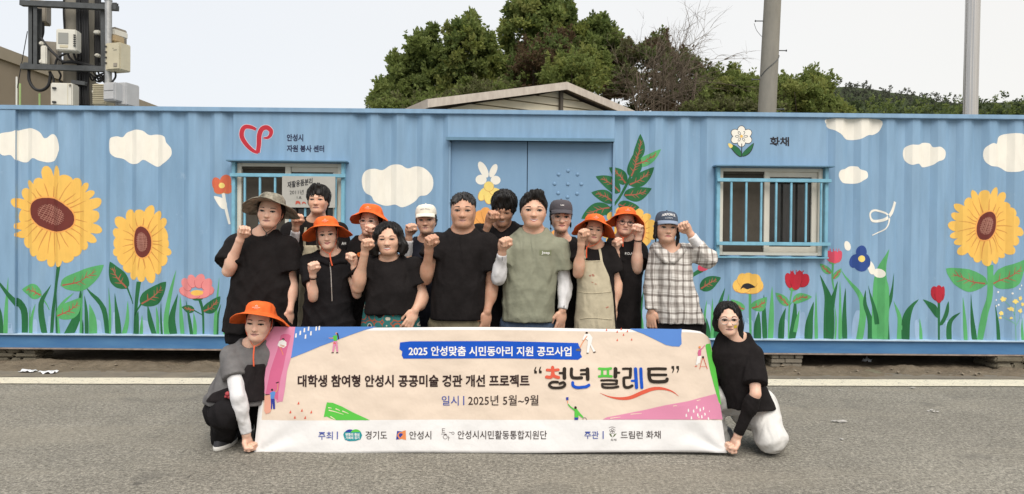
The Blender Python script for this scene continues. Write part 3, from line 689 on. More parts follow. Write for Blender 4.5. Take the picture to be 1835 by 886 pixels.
def foliage(rs, blobs, n, size, name, m, parent, off, flat=.0):
    "n leaf faces spread through clumps; blobs = (x, y, z, rx, ry, rz)"
    r = np.random.default_rng(rs); w_ = np.array([b_[3] * b_[5] for b_ in blobs]); w_ = w_ / w_.sum()
    w_ = w_ ** .75; w_ = w_ / w_.sum(); pick = r.choice(len(blobs), n, p=w_); B = np.array(blobs)[pick]
    d = r.normal(size=(n, 3)); d /= np.linalg.norm(d, axis=1)[:, None]; rr = (.25 + .80 * r.random(n) ** .7)[:, None]
    # leaves sit on short sprays that fan out of each clump, longer towards the top
    ns = max(1, n // 22); sp = r.choice(len(blobs), ns, p=w_); SB = np.array(blobs)[sp]
    sd = r.normal(size=(ns, 3)); sd[:, 2] += .45; sd /= np.linalg.norm(sd, axis=1)[:, None]
    s0 = SB[:, :3] + sd * SB[:, 3:6] * .15; s1 = SB[:, :3] + sd * SB[:, 3:6] * (.85 + .55 * r.random(ns) ** 2)[:, None] + np.array([0, 0, .05])
    k = r.integers(0, ns, n); tt = (r.random(n) ** .75)[:, None]; pick = sp[k]
    c = s0[k] + (s1[k] - s0[k]) * tt + r.normal(size=(n, 3)) * (size * .42) * (1.15 - .75 * tt)
    a = r.normal(size=(n, 3)) * .8 + sd[k]; a /= np.linalg.norm(a, axis=1)[:, None]
    u = np.cross(a, r.normal(size=(n, 3))); u /= np.linalg.norm(u, axis=1)[:, None]
    s_ = size * (.6 + .8 * r.random(n))[:, None]
    V = np.stack([c, c + a * s_ * .5 + u * s_ * .30, c + a * s_, c + a * s_ * .5 - u * s_ * .30], 1).reshape(-1, 3) - np.array(off)
    Q = np.arange(n * 4, dtype=np.int32).reshape(-1, 4)
    me = bpy.data.meshes.new(name); me.vertices.add(n * 4); me.vertices.foreach_set('co', V.astype(np.float32).ravel()); me.loops.add(n * 4); me.loops.foreach_set('vertex_index', Q.ravel()); me.polygons.add(n)
    me.polygons.foreach_set('loop_start', np.arange(0, n * 4, 4, dtype=np.int32))
    mats = m if isinstance(m, (list, tuple)) else [m]
    if len(mats) > 1:
        tone = r.integers(0, len(mats), len(blobs)); mi = tone[pick]; sw = r.random(n) < .2; mi = np.where(sw, r.integers(0, len(mats), n), mi); me.polygons.foreach_set('material_index', mi.astype(np.int32))
    me.update(calc_edges=True); return link(name, me, parent, mats)
def tree(label, d, outline, base_px, m, n, size, seed, dep=1.1, nb=26, name='tree', group='trees behind the container', sub=.45):
    "outline: photo-pixel polygon of the crown; clumps are packed into it at real depth"
    cx_ = sum(q[0] for q in outline) / len(outline); mx_ = max(abs(q[0] - cx_) for q in outline); yt_ = min(q[1] for q in outline); yb_ = max(q[1] for q in outline)
    outline = [(cx_ + (x - cx_) * (1 - 11 / mx_), y + 22 * (yb_ - y) / (yb_ - yt_)) for x, y in outline]
    r = random.Random(seed); xs = [q[0] for q in outline]; ys = [q[1] for q in outline]; S_ = FPX / d
    def inside(x, y):
        c = False; k = len(outline)
        for i in range(k):
            (x0, y0), (x1, y1) = outline[i], outline[(i + 1) % k]
            if (y0 > y) != (y1 > y) and x < (x1 - x0) * (y - y0) / (y1 - y0) + x0: c = not c
        return c
    base = P(base_px, 430, d); root = empty(name, (base.x, base.y, 0), label, 'tree' if name == 'tree' else 'shrub', group)
    blobs = []; k = 0
    while len(blobs) < nb * 1.25 and k < 4000:
        k += 1; x = r.uniform(min(xs), max(xs)); y = r.uniform(min(ys), max(ys))
        if not inside(x, y): continue
        q = P(x, y, d + r.uniform(-dep, dep)); s_ = r.uniform(.45, 1.0) * sub * .78; blobs.append((q.x, q.y, q.z, s_ * 1.15, s_, s_ * .8))
    # tips along the outline give it its uneven edge
    for i, (x, y) in enumerate(spline(outline, 3, True)):
        q = P(x + r.uniform(-4, 4), y + r.uniform(-2, 5), d + r.uniform(-.5, .5) * dep); s_ = r.uniform(.25, .55) * sub * 1.1; blobs.append((q.x, q.y, q.z, s_, s_, s_ * 1.1))
    top = min(ys)
    for (x, y) in outline:      # upright leading shoots
        if y > top + (max(ys) - top) * .75: continue
        for _ in range(4):
            q = P(x + r.uniform(-16, 16), y + r.uniform(-13, 9), d + r.uniform(-.4, .4) * dep); blobs.append((q.x, q.y, q.z, sub * r.uniform(.16, .3), sub * .25, sub * r.uniform(.5, .95)))
    foliage(seed, blobs, int(n * 1.35), size * .78, 'crown', m, root, (base.x, base.y, 0))
    mb = MB(); cz = sum(b_[2] for b_ in blobs) / len(blobs); mb.tube([(0, 0, 0), (.05, 0, cz * .5), (.0, .05, cz)], [.16, .12, .05], 8)
    for b_ in blobs[:14]:
        z_ = cz * r.uniform(.45, .9); mb.tube(spline([(0, 0, z_), ((b_[0] - base.x) * .5, (b_[1] - base.y) * .5, (z_ + b_[2]) * .5 + .1), (b_[0] - base.x, b_[1] - base.y, b_[2])], 4), [.05 * (1 - .11 * i) for i in range(9)], 5)
    mb.build('trunk', bark, root, True); return root
tree('broad dark green tree at the left end of the tree group', 21, [(664, 196), (672, 165), (700, 140), (708, 110), (738, 95), (745, 65), (765, 45), (785, 78), (800, 110), (815, 150), (808, 196)], 740, [LF['green'], LF['deep'], LF['green']], 31500, 0.145, 31, nb=60)
tree('green tree with a rounded pointed top between the dark tree and the russet shrub', 20, [(785, 195), (790, 130), (800, 80), (812, 42), (835, 26), (858, 48), (864, 75), (890, 85), (905, 120), (890, 190)], 840, [LF['green'], LF['lime'], LF['deep'], LF['green']], 27300, 0.139, 32, nb=52)
tree('tallest green tree in the middle, its top nearly at the picture edge', 22, [(892, 165), (905, 110), (897, 45), (915, 5), (928, -14), (950, -4), (975, -20), (1000, -6), (1018, 15), (1045, 42), (1060, 100), (1050, 160)], 975, [LF['green'], LF['deep'], LF['lime']], 33600, 0.152, 33, nb=64)
tree('loose green tree right of the tallest tree', 22, [(1040, 150), (1042, 60), (1062, 25), (1090, 38), (1108, 60), (1122, 95), (1135, 150)], 1085, [LF['green'], LF['deep']], 15750, 0.145, 34, nb=34)
tree('russet brown leaved tree in the middle of the group', 19, [(900, 160), (915, 110), (940, 85), (985, 62), (1015, 55), (1030, 90), (1010, 120), (965, 150), (955, 175), (905, 180)], 955, [LF['russet'], LF['russet'], LF['deep']], 19950, 0.099, 35, nb=44)
tree('yellow green bush just above the shed roof ridge', 17.5, [(975, 150), (985, 120), (1010, 105), (1045, 92), (1075, 85), (1085, 115), (1075, 150), (1050, 165)], 1030, [LF['lime'], LF['green']], 15750, 0.092, 36, dep=.7, nb=32, name='shrub')
tree('dark leafy thicket tangled with bare branches on the right', 21, [(1075, 200), (1085, 130), (1110, 70), (1150, 75), (1175, 60), (1195, 75), (1215, 100), (1245, 100), (1262, 130), (1250, 200)], 1170, [LF['deep'], LF['russet'], LF['olive']], 21000, 0.125, 37, nb=50)
tree('small green tree right of the bare branches', 20, [(1245, 198), (1250, 160), (1262, 140), (1290, 128), (1320, 125), (1350, 135), (1365, 150), (1368, 200)], 1310, [LF['green'], LF['lime'], LF['green']], 16800, 0.119, 38, nb=38)
tree('feathery light green tree just right of the concrete pole', 19, [(1385, 205), (1388, 150), (1402, 134), (1420, 150), (1440, 140), (1458, 124), (1466, 140), (1490, 145), (1475, 165), (1510, 190), (1515, 206)], 1440, [LF['green'], LF['lime']], 15750, 0.112, 39, nb=34)
tree('yellowish low bush at the left foot of the tree group', 17, [(662, 198), (690, 188), (740, 182), (775, 168), (800, 172), (815, 198)], 740, [LF['olive'], LF['green']], 13650, 0.099, 40, dep=.6, nb=30, name='shrub', sub=.35)
tree('pale olive bush peeking over the left roof slope', 17.5, [(800, 176), (830, 158), (870, 140), (900, 150), (910, 165), (860, 178)], 855, [LF['olive'], LF['green']], 10500, 0.092, 41, dep=.6, nb=24, name='shrub', sub=.35)
tree('low green bush beside the foot of the concrete pole', 18, [(1225, 204), (1240, 180), (1300, 172), (1350, 178), (1400, 172), (1410, 205)], 1330, [LF['green'], LF['olive']], 12600, 0.106, 42, dep=.7, nb=30, name='shrub', sub=.35)
# bare twiggy shrub
def bare(label, d, px, py0, spread, top_list, n, seed):
    r = random.Random(seed); base = P(px, 430, d); root = empty('bare_shrub', (base.x, base.y, 0), label, 'shrub', 'bare shrubs behind the container'); mb = MB()
    def grow(p0, dv, ln, r0, lev):
        pts = [p0]; d_ = Vector(dv)
        for i in range(5):
            d_ = (d_ + Vector((r.uniform(-.22, .22), r.uniform(-.15, .15), r.uniform(-.16, .14) - (.05 if lev else 0)))).normalized(); pts.append(pts[-1] + d_ * ln / 5)
        mb.tube(pts, [r0 * (1 - .17 * i) for i in range(6)], 4, cap=False)
        if lev < 3:
            for k in range(5 if lev < 2 else 3):
                q = pts[r.randint(1, 5)]; dd = (d_ + Vector((r.uniform(-1, 1), r.uniform(-.7, .7), r.uniform(-.4, .8))) * .8).normalized(); grow(q, dd, ln * r.uniform(.35, .6), r0 * .5, lev + 1)
    for i in range(n):
        tx, ty = r.choice(top_list); tx += r.uniform(-14, 14); ty += r.uniform(-10, 12); sx = px + r.uniform(-spread, spread)
        a = P(sx, py0 + r.uniform(-12, 30), d) - Vector((base.x, base.y, 0)); t_ = P(tx, ty, d + r.uniform(-.8, .8)) - Vector((base.x, base.y, 0)); dv = t_ - a; grow(a, dv.normalized(), dv.length * r.uniform(.75, 1), r.uniform(.010, .018), 1)
    for i in range(10): mb.tube([(r.uniform(-.5, .5), r.uniform(-.3, .3), 0), (r.uniform(-1, 1), 0, P(px, py0, d).z)], .025, 5)
    mb.build('branches', twig, root)
bare('tangle of bare tan branches arching out to the right of the trees', 18.5, 1185, 180, 62, [(1110, 110), (1135, 95), (1160, 90), (1185, 70), (1210, 85), (1240, 110), (1265, 130), (1130, 140), (1200, 120), (1230, 150)], 60, 51)
bare('few long thin bare shoots reaching up against the sky', 18.8, 1200, 130, 30, [(1248, 4), (1300, 24), (1285, 42), (1262, 30), (1335, 82), (1322, 95), (1180, 22), (1150, 30), (1275, 70), (1240, 50)], 15, 52)
# far wooded hill: crowns too many to count
def hill(name, d, ridge, n, size, ms, seed, dep):
    r = np.random.default_rng(seed); px = np.array([q[0] for q in ridge]); py = np.array([q[1] for q in ridge]); blobs = []
    m = 1100
    for i in range(m):
        x = r.uniform(px[0], px[-1]); yt = np.interp(x, px, py); t = r.random() ** .8; y = yt + 1.5 + t * (225 - yt); q = P(x, y, d - t * dep); s_ = size * r.uniform(.6, 1.25); blobs.append((q.x, q.y, q.z - s_ * .5, s_ * 1.2, s_, s_))
    o = foliage(seed, blobs, n, size * .34, name, ms, None, (0, 0, 0)); o['kind'] = 'stuff'
    # terrain under it
    V = []; Fc = []; k = 40
    for i in range(k + 1):
        x = px[0] + (px[-1] - px[0]) * i / k; yt = np.interp(x, px, py) + 4; a = P(x, yt, d + 2); V += [(a.x, a.y, a.z - size), (P(x, 225, d - dep).x, d - dep, 0), (a.x, d + 60, 0)]
    for i in range(k): Fc += [(3 * i, 3 * i + 1, 3 * i + 4, 3 * i + 3), (3 * i + 2, 3 * i, 3 * i + 3, 3 * i + 5)]
    mesh('hill', V, Fc, None, [LF['pine']], True)['kind'] = 'structure'
hazy = leafmat('hazy', (.105, .115, .085), (.12, .128, .10))  # distance haze put into the leaf colour
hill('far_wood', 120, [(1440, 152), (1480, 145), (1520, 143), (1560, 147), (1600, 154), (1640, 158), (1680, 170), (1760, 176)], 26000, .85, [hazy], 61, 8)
hill('near_wood', 70, [(1200, 192), (1330, 186), (1460, 178), (1540, 172), (1600, 175), (1680, 176), (1740, 172), (1800, 169), (1850, 166), (1920, 168), (2000, 170)], 46000, .62, [LF['pine'], LF['deep'], LF['pine'], LF['green']], 62, 8)
# ================================================================== MURAL (paint films following the corrugation)
def paintmat(name, col, var=0.12):
    return mat('paint_' + name, col, 0.65, var=var, vscale=7, bump=0.08, bscale=40, stretch=(1.6, 1, .6))
PW = paintmat('white', (0.80, 0.77, 0.69), 0.07); PY = paintmat('yellow', (0.80, 0.485, 0.105), 0.10); POL = paintmat('petal_line', (0.58, 0.25, 0.06))
PBR = paintmat('maroon', (0.135, 0.022, 0.016)); PHL = paintmat('seed_hatch', (0.42, 0.20, 0.15)); PDG = paintmat('dark_green', (0.012, 0.125, 0.038), 0.18)
PLG = paintmat('light_green', (0.085, 0.36, 0.125), 0.14); PVN = paintmat('vein', (0.34, 0.10, 0.06)); PPK = paintmat('pink', (0.72, 0.24, 0.24))
PRD = paintmat('red', (0.42, 0.012, 0.03)); PRL = paintmat('dark_red', (0.22, 0.006, 0.012)); PHP = paintmat('hot_pink', (0.62, 0.07, 0.12)); PBK = paintmat('black', (0.014, 0.013, 0.02))
PNV = paintmat('navy', (0.012, 0.018, 0.06)); POR = paintmat('orange', (0.80, 0.36, 0.09)); PLY = paintmat('pale_yellow', (0.80, 0.62, 0.18)); PPL = paintmat('pink_line', (0.5, 0.1, 0.11))
PTW = paintmat('twig', (0.16, 0.38, 0.30)); PLW = paintmat('wash', (0.30, 0.435, 0.615), 0.12)
LAYER = [0]
def film(name, polys, m, parent=None, layer=1, label=None):
    "one painted shape: photo-pixel polygons laid on the container face"
    bm = bmesh.new(); off = 0.0004 + 0.0006 * layer
    for pg in polys:
        loc = [CP(p[0], p[1], 0.014) for p in pg]
        vs = [bm.verts.new((a, 0, b)) for a, b in loc]
        for t in tess([(a, b) for a, b in loc]):
            try: bm.faces.new([vs[i] for i in t])
            except ValueError: pass
    if not bm.verts: bm.free(); return
    x0 = min(v.co.x for v in bm.verts); x1 = max(v.co.x for v in bm.verts)
    z0 = min(v.co.z for v in bm.verts); z1 = max(v.co.z for v in bm.verts)
    for x in breaks(x0, x1) + [s for s in SPLITX if x0 < s < x1]:
        bmesh.ops.bisect_plane(bm, geom=bm.verts[:] + bm.edges[:] + bm.faces[:], plane_co=(x, 0, 0), plane_no=(1, 0, 0), dist=1e-6)
    for z in SPLITZ:
        if z0 < z < z1:
            bmesh.ops.bisect_plane(bm, geom=bm.verts[:] + bm.edges[:] + bm.faces[:], plane_co=(0, 0, z), plane_no=(0, 0, 1), dist=1e-6)
    dead = [v for v in bm.verts if v.co.z > ZT - 0.001 or v.co.z < ZB + 0.001]
    for v in dead: v.co.z = min(max(v.co.z, ZB + 0.002), ZT - 0.002)
    for v in bm.verts: v.co.y = face_y(v.co.x, v.co.z) - off
    bm.normal_update()
    for f in bm.faces:
        if f.normal.y > 0: f.normal_flip()
    me = bpy.data.meshes.new(name); bm.to_mesh(me); bm.free()
    o = link(name, me, parent or cont, [m])
    if label: o['label'] = label
    return o
R = rnd.uniform
# clouds
for pg in [[(-6, 262), (2, 242), (25, 237), (38, 232), (55, 230), (72, 237), (79, 248), (92, 240), (104, 250), (107, 270), (98, 286), (85, 291), (70, 288), (60, 284), (45, 291), (32, 288), (23, 279), (8, 279)],
           [(196, 262), (198, 249), (210, 245), (219, 246), (225, 238), (240, 233), (257, 235), (266, 242), (280, 241), (295, 245), (299, 256), (307, 266), (307, 280), (296, 292), (282, 299), (270, 294), (258, 287), (247, 294), (232, 293), (220, 285), (207, 282), (198, 274)],
           [(649, 335), (648, 318), (655, 306), (672, 303), (685, 305), (700, 296), (718, 296), (730, 302), (745, 298), (762, 303), (775, 318), (775, 338), (765, 350), (752, 352), (742, 362), (722, 372), (708, 367), (690, 369), (672, 362), (666, 352), (655, 346)],
           [(1480, 214), (1484, 228), (1495, 234), (1505, 240), (1518, 250), (1540, 250), (1555, 243), (1568, 241), (1579, 232), (1578, 214), (1530, 213)],
           [(1620, 278), (1622, 266), (1632, 260), (1645, 260), (1655, 256), (1668, 257), (1673, 264), (1685, 264), (1694, 274), (1690, 286), (1680, 290), (1672, 296), (1655, 300), (1645, 294), (1633, 296), (1624, 289)],
           [(1502, 316), (1505, 306), (1515, 303), (1525, 298), (1537, 299), (1541, 304), (1552, 308), (1554, 318), (1546, 324), (1536, 329), (1520, 329), (1508, 327)],
           [(1763, 278), (1766, 265), (1778, 257), (1785, 258), (1790, 246), (1805, 240), (1830, 240), (1850, 246), (1862, 265), (1856, 295), (1830, 307), (1808, 308), (1793, 300), (1775, 298), (1766, 290)]]:
    film('painted_cloud', [spline(pg, 4, True)], PW)
# sky-wash brush strokes low on the wall
for i in range(70):
    x = R(5, 1835)
    if 400 < x < 1150: continue
    y0 = R(545, 590); film('brush_wash', [ribbon([(x, y0), (x + R(-2, 2), 580), (x + R(-3, 3), 605 + .005 * x)], 10, None, 5, wf=lambda t, w_=R(7, 20): w_ * (math.sin(math.pi * (.04 + .5 * t)) ** .5))], PLW, layer=0.5 + 0.004 * i)
def bloom(cx, cy, rx, ry, N, seed, jag=0.17, pw=0.6, n=None):
    r = random.Random(seed); ph = r.uniform(0, 6); n = n or N * 9
    wd = [r.uniform(0.75, 1.25) for _ in range(N)]; s = sum(wd); ed = [0]
    for a in wd: ed.append(ed[-1] + a / s * 2 * math.pi)
    ln = [r.uniform(0.72, 1.12) for _ in range(N)]; sk = [r.uniform(-.25, .25) for _ in range(N)]
    pts = []; notch = []
    for i in range(N):
        for j in range(9):
            u = j / 9; a = ed[i] + u * (ed[i + 1] - ed[i]) + ph
            uu = u ** (1 + sk[i])
            k = math.sin(math.pi * uu) ** pw if u > 0 else 0
            rr = (1 - jag) + jag * k * ln[i] + (ln[i] - 1) * k * .35
            pts.append((cx + rx * rr * math.cos(a), cy + ry * rr * math.sin(a)))
        notch.append(ed[i] + ph)
    return pts, notch
def sunflower(c, r, disc, dr, rot, N, seed, col=PY, hatch=True, name='painted_sunflower', label=None):
    pts, notch = bloom(c[0], c[1], r[0], r[1], N, seed)
    o = film(name, [pts], col, layer=2, label=label)
    ls = []
    for k, a in enumerate(notch):
        ex, ey = c[0] + r[0] * .80 * math.cos(a), c[1] + r[1] * .80 * math.sin(a)
        t = rad(rot); ca, sa = math.cos(t), math.sin(t)
        dx, dy = ex - disc[0], ey - disc[1]; ux, uy = dx * ca + dy * sa, -dx * sa + dy * ca; q = math.hypot(ux / dr[0], uy / dr[1])
        sx, sy = disc[0] + dx / q * 1.05, disc[1] + dy / q * 1.05
        f = R(.55, 1)
        ls.append(ribbon([(sx, sy), ((sx + ex) / 2 + R(-1.5, 1.5), (sy + ey) / 2 + R(-1.5, 1.5)), (sx + (ex - sx) * f, sy + (ey - sy) * f)], 2.0, 0.5, 3))
    for l_ in ls: film('petal_line', [l_], POL, o, 3)
    film('disc_rim', [ellipse(*disc, dr[0] + 2.5, dr[1] + 2.5, rot)], POR, o, 3.5)
    film('seed_disc', [ellipse(*disc, *dr, rot)], PBR, o, 4)
    if hatch:
        h = []
        for k in range(-4, 5):
            for ax in (0, 1):
                q = k / 5; half = math.sqrt(1 - q * q) * .62; q *= .62
                p = [(q, -half), (q + R(-.04, .04), 0), (q, half)] if ax else [(-half, q), (0, q + R(-.04, .04)), (half, q)]
                ca, sa = math.cos(rad(rot)), math.sin(rad(rot))
                h.append(ribbon([(disc[0] + x * dr[0] * ca - y * dr[1] * sa, disc[1] + x * dr[0] * sa + y * dr[1] * ca) for x, y in p], .9, .8, 3))
        film('seed_hatching', h, PHL, o, 5)
    return o
sunflower((101, 392), (80, 92), (93, 385), (40, 28), 25, 25, 1)
sunflower((255, 438), (57, 70), (255, 434), (14.5, 28), -3, 19, 2)
sunflower((1768, 408), (65, 71), (1768, 405), (15, 26), 14, 22, 3)
sunflower((1128, 414), (51, 44), (1142, 416), (14, 26), 6, 16, 4, label='painted sunflower half hidden behind heads')
sunflower((870, 402), (31, 32), (872, 412), (9, 12), 0, 10, 5, POR, False, label='painted orange flower behind heads')
sunflower((1004, 444), (30, 33), (1005, 452), (9, 12), 0, 9, 6, POR, False, label='painted orange flower behind heads')
def stem(pts, w0, col, w1=None, name='painted_stem', layer=1.2):
    return film(name, [ribbon(pts, w0, w1 or w0 * .75, 5)], col, layer=layer)
def leaf(base, tip, wd, col, layer=2.6, vein=True, bend=0.1, name='painted_leaf'):
    bx, by = base; tx, ty = tip; L_ = math.hypot(tx - bx, ty - by); ux, uy = (tx - bx) / L_, (ty - by) / L_; nx, ny = -uy, ux
    def pt(t, s): 
        b = bend * L_ * math.sin(math.pi * t)
        return (bx + ux * L_ * t + nx * (s + b), by + uy * L_ * t + ny * (s + b))
    prof = lambda t: wd / 2 * (math.sin(math.pi * t ** 0.75)) ** 0.8
    n = 14
    pg = [pt(i / n, prof(i / n)) for i in range(n + 1)] + [pt(i / n, -prof(i / n)) for i in range(n - 1, 0, -1)]
    o = film(name, [pg], col, layer=layer)
    if vein:
        vs = [ribbon([pt(.04, 0), pt(.4, 0), pt(.8, 0)], 3.0, .8, 4)]
        for k, t in enumerate((.22, .38, .54, .66)):
            s = 1 if k % 2 else -1
            vs.append(ribbon([pt(t, 0), pt(t + .12, s * prof(t + .12) * .62)], 2.0, .6))
            vs.append(ribbon([pt(t + .05, 0), pt(t + .15, -s * prof(t + .15) * .5)], 1.6, .5))
        for q, r_ in enumerate(vs): film('leaf_vein', [r_], PVN, o, layer + 0.5 + q * .02)
    return o
stem([(107, 470), (99, 520), (93, 560), (90, 602)], 8, PDG)
leaf((110, 512), (184, 475), 36, PLG); leaf((75, 530), (37, 519), 26, PLG); leaf((102, 567), (145, 534), 30, PLG)
stem([(74, 530), (86, 556)], 2, PLG)
stem([(250, 505), (245, 545), (241, 604)], 8, PDG); leaf((226, 518), (198, 469), 28, PDG, bend=-.05); leaf((253, 546), (299, 505), 32, PDG, bend=.05)
stem([(226, 516), (237, 545)], 3, PDG); stem([(254, 545), (241, 566)], 3, PDG)
stem([(356, 533), (362, 560), (363, 604)], 4.5, PDG); leaf((350, 556), (324, 551), 14, PDG, bend=0); leaf((362, 559), (396, 531), 22, PDG); stem([(349, 556), (361, 565)], 2, PDG)
stem([(1773, 475), (1772, 530), (1764, 565), (1757, 612)], 11, PLG); leaf((1768, 509), (1696, 482), 40, PLG, bend=-.08); leaf((1775, 509), (1842, 466), 40, PLG)
stem([(1345, 526), (1345, 560), (1346, 609)], 4.5, PLG); leaf((1347, 553), (1375, 533), 22, PLG); leaf((1336, 555), (1309, 537), 18, PLG, bend=-.1)
stem([(1420, 519), (1414, 550), (1412, 609)], 4, PLG); leaf((1412, 548), (1391, 525), 15, PLG, bend=0); leaf((1421, 542), (1454, 532), 17, PLG, bend=-.1); stem([(1421, 541), (1414, 548)], 2, PLG)
stem([(1492, 471), (1491, 500), (1494, 522)], 3, PLG); leaf((1489, 491), (1471, 473), 12, PLG, bend=0); leaf((1492, 500), (1507, 481), 10, PLG, bend=0)
stem([(1681, 541), (1681, 611)], 4.5, PDG); leaf((1679, 570), (1656, 537), 11, PDG, vein=False, bend=.12); leaf((1682, 584), (1702, 540), 10, PDG, vein=False, bend=.1)
leaf((1255, 519), (1293, 498), 24, PDG, bend=-.06)
stem([(1258, 484), (1240, 495)], 8, PDG)
# small flowers
def blob_flower(name, cx, cy, pet, col, line=None, layer=2.4, center=None):
    o = None
    for q, (dx, dy, rx, ry, rot) in enumerate(pet):
        f = film(name if o is None else 'petal', [ellipse(cx + dx, cy + dy, rx, ry, rot, 16)], col, o, layer + q * .06)
        o = o or f
        if line: film('petal_outline', [ribbon([(p[0], p[1]) for p in ellipse(cx + dx, cy + dy, rx, ry, rot, 16)[:9]], .8, .8, 2)], line, o, layer + q * .06 + .03)
    if center: film('flower_center', [ellipse(cx + center[0], cy + center[1], center[2], center[3], 0, 16)], center[4], o, layer + 1)
    return o
blob_flower('painted_daisy', 352, 517, [(-21, 6, 12, 8, 25), (-18, -7, 9, 13, -40), (-7, -13, 8, 12, -15), (6, -13, 8, 13, 10), (18, -7, 9, 12, 40), (22, 4, 11, 8, -15), (9, 11, 14, 7, -8), (-8, 12, 14, 6, 8)], PPK, PPL, center=(1, 8, 10, 5, PY))
film('painted_calyx', [ellipse(354, 536, 8, 3)], PDG, layer=1.6)
blob_flower('painted_poppy', 1340, 508, [(-16, 4, 12, 12, 0), (-9, -7, 11, 11, 0), (2, -9, 10, 10, 0), (12, -5, 11, 12, 0), (18, 4, 9, 11, 0), (6, 10, 17, 9, 0), (-8, 10, 14, 8, 0), (0, 0, 16, 10, 0)], PY, POL)
film('poppy_center', [spline([(1327, 519), (1332, 511), (1340, 508), (1347, 510), (1353, 515), (1346, 517), (1340, 519), (1333, 516)], 3, True)], PBK, layer=4)
blob_flower('painted_red_flower', 1427, 503, [(-14, 0, 7, 14, -14), (-6, -2, 7, 15, -8), (5, -2, 8, 16, 12), (13, 0, 8, 13, 25), (16, 3, 5, 10, 30), (0, 6, 9, 11, 0)], PRD, PRL)
film('painted_stamens', [ribbon([(1427 + d, 490), (1427 + d * 1.25, 484 + abs(d) * .12)], 1.2, 1.6) for d in (-9, -4, 1, 6, 11)], PRD, layer=1.5)
film('painted_calyx', [ellipse(1422, 518, 9, 4)], PLG, layer=2.2)
blob_flower('painted_pink_flower', 1495, 460, [(-7, 0, 6, 11, -18), (7, 0, 6, 11, 18), (0, 1, 8, 11, 0)], PHP, PPL)
film('painted_stamens', [ribbon([(1495 + d, 452), (1495 + d * 1.2, 446)], .9, 1.3) for d in (-6, -2, 2, 6)], PHP, layer=1.5)
film('painted_calyx', [ellipse(1492, 471, 6, 2.5)], PLG, layer=2.2)
blob_flower('painted_tulip', 1681, 527, [(-6, -1, 6, 13, -8), (6, -1, 6, 13, 10), (0, 0, 7, 16, 0)], PRD, PRL)
blob_flower('painted_pink_bud', 1262, 477, [(0, 0, 12, 8, -35)], PHP)
# yellow sprig
film('painted_sprig', [ribbon([(1819, 611), (1818, 585), (1815, 560), (1803, 540)], 2, 1, 4), ribbon([(1818, 585), (1826, 570), (1828, 556)], 1.6, 1, 4), ribbon([(1817, 580), (1805, 572), (1797, 566)], 1.6, .9, 4), ribbon([(1816, 565), (1818, 552), (1818, 540)], 1.5, .9, 4)], PTW, layer=1.4)
for i, (x, y, s) in enumerate([(1800, 537, 5.5), (1818, 540, 5.5), (1828, 535, 5), (1811, 554, 5), (1797, 562, 4.5), (1828, 557, 5.5), (1795, 570, 3), (1834, 546, 5), (1811, 570, 2.5)]): film('painted_sprig_flower', [bloom(x, y, s, s * .9, 5, i, .4)[0]], PLY, layer=2.4 + i * .03)
for x, y in [(1812, 514), (1813, 526), (1826, 518), (1786, 538), (1791, 524), (1792, 547), (1786, 549), (1831, 512)]: film('painted_sprig_bud', [ellipse(x, y, 1.8, 1.8, 0, 8)], PW, layer=2.4)
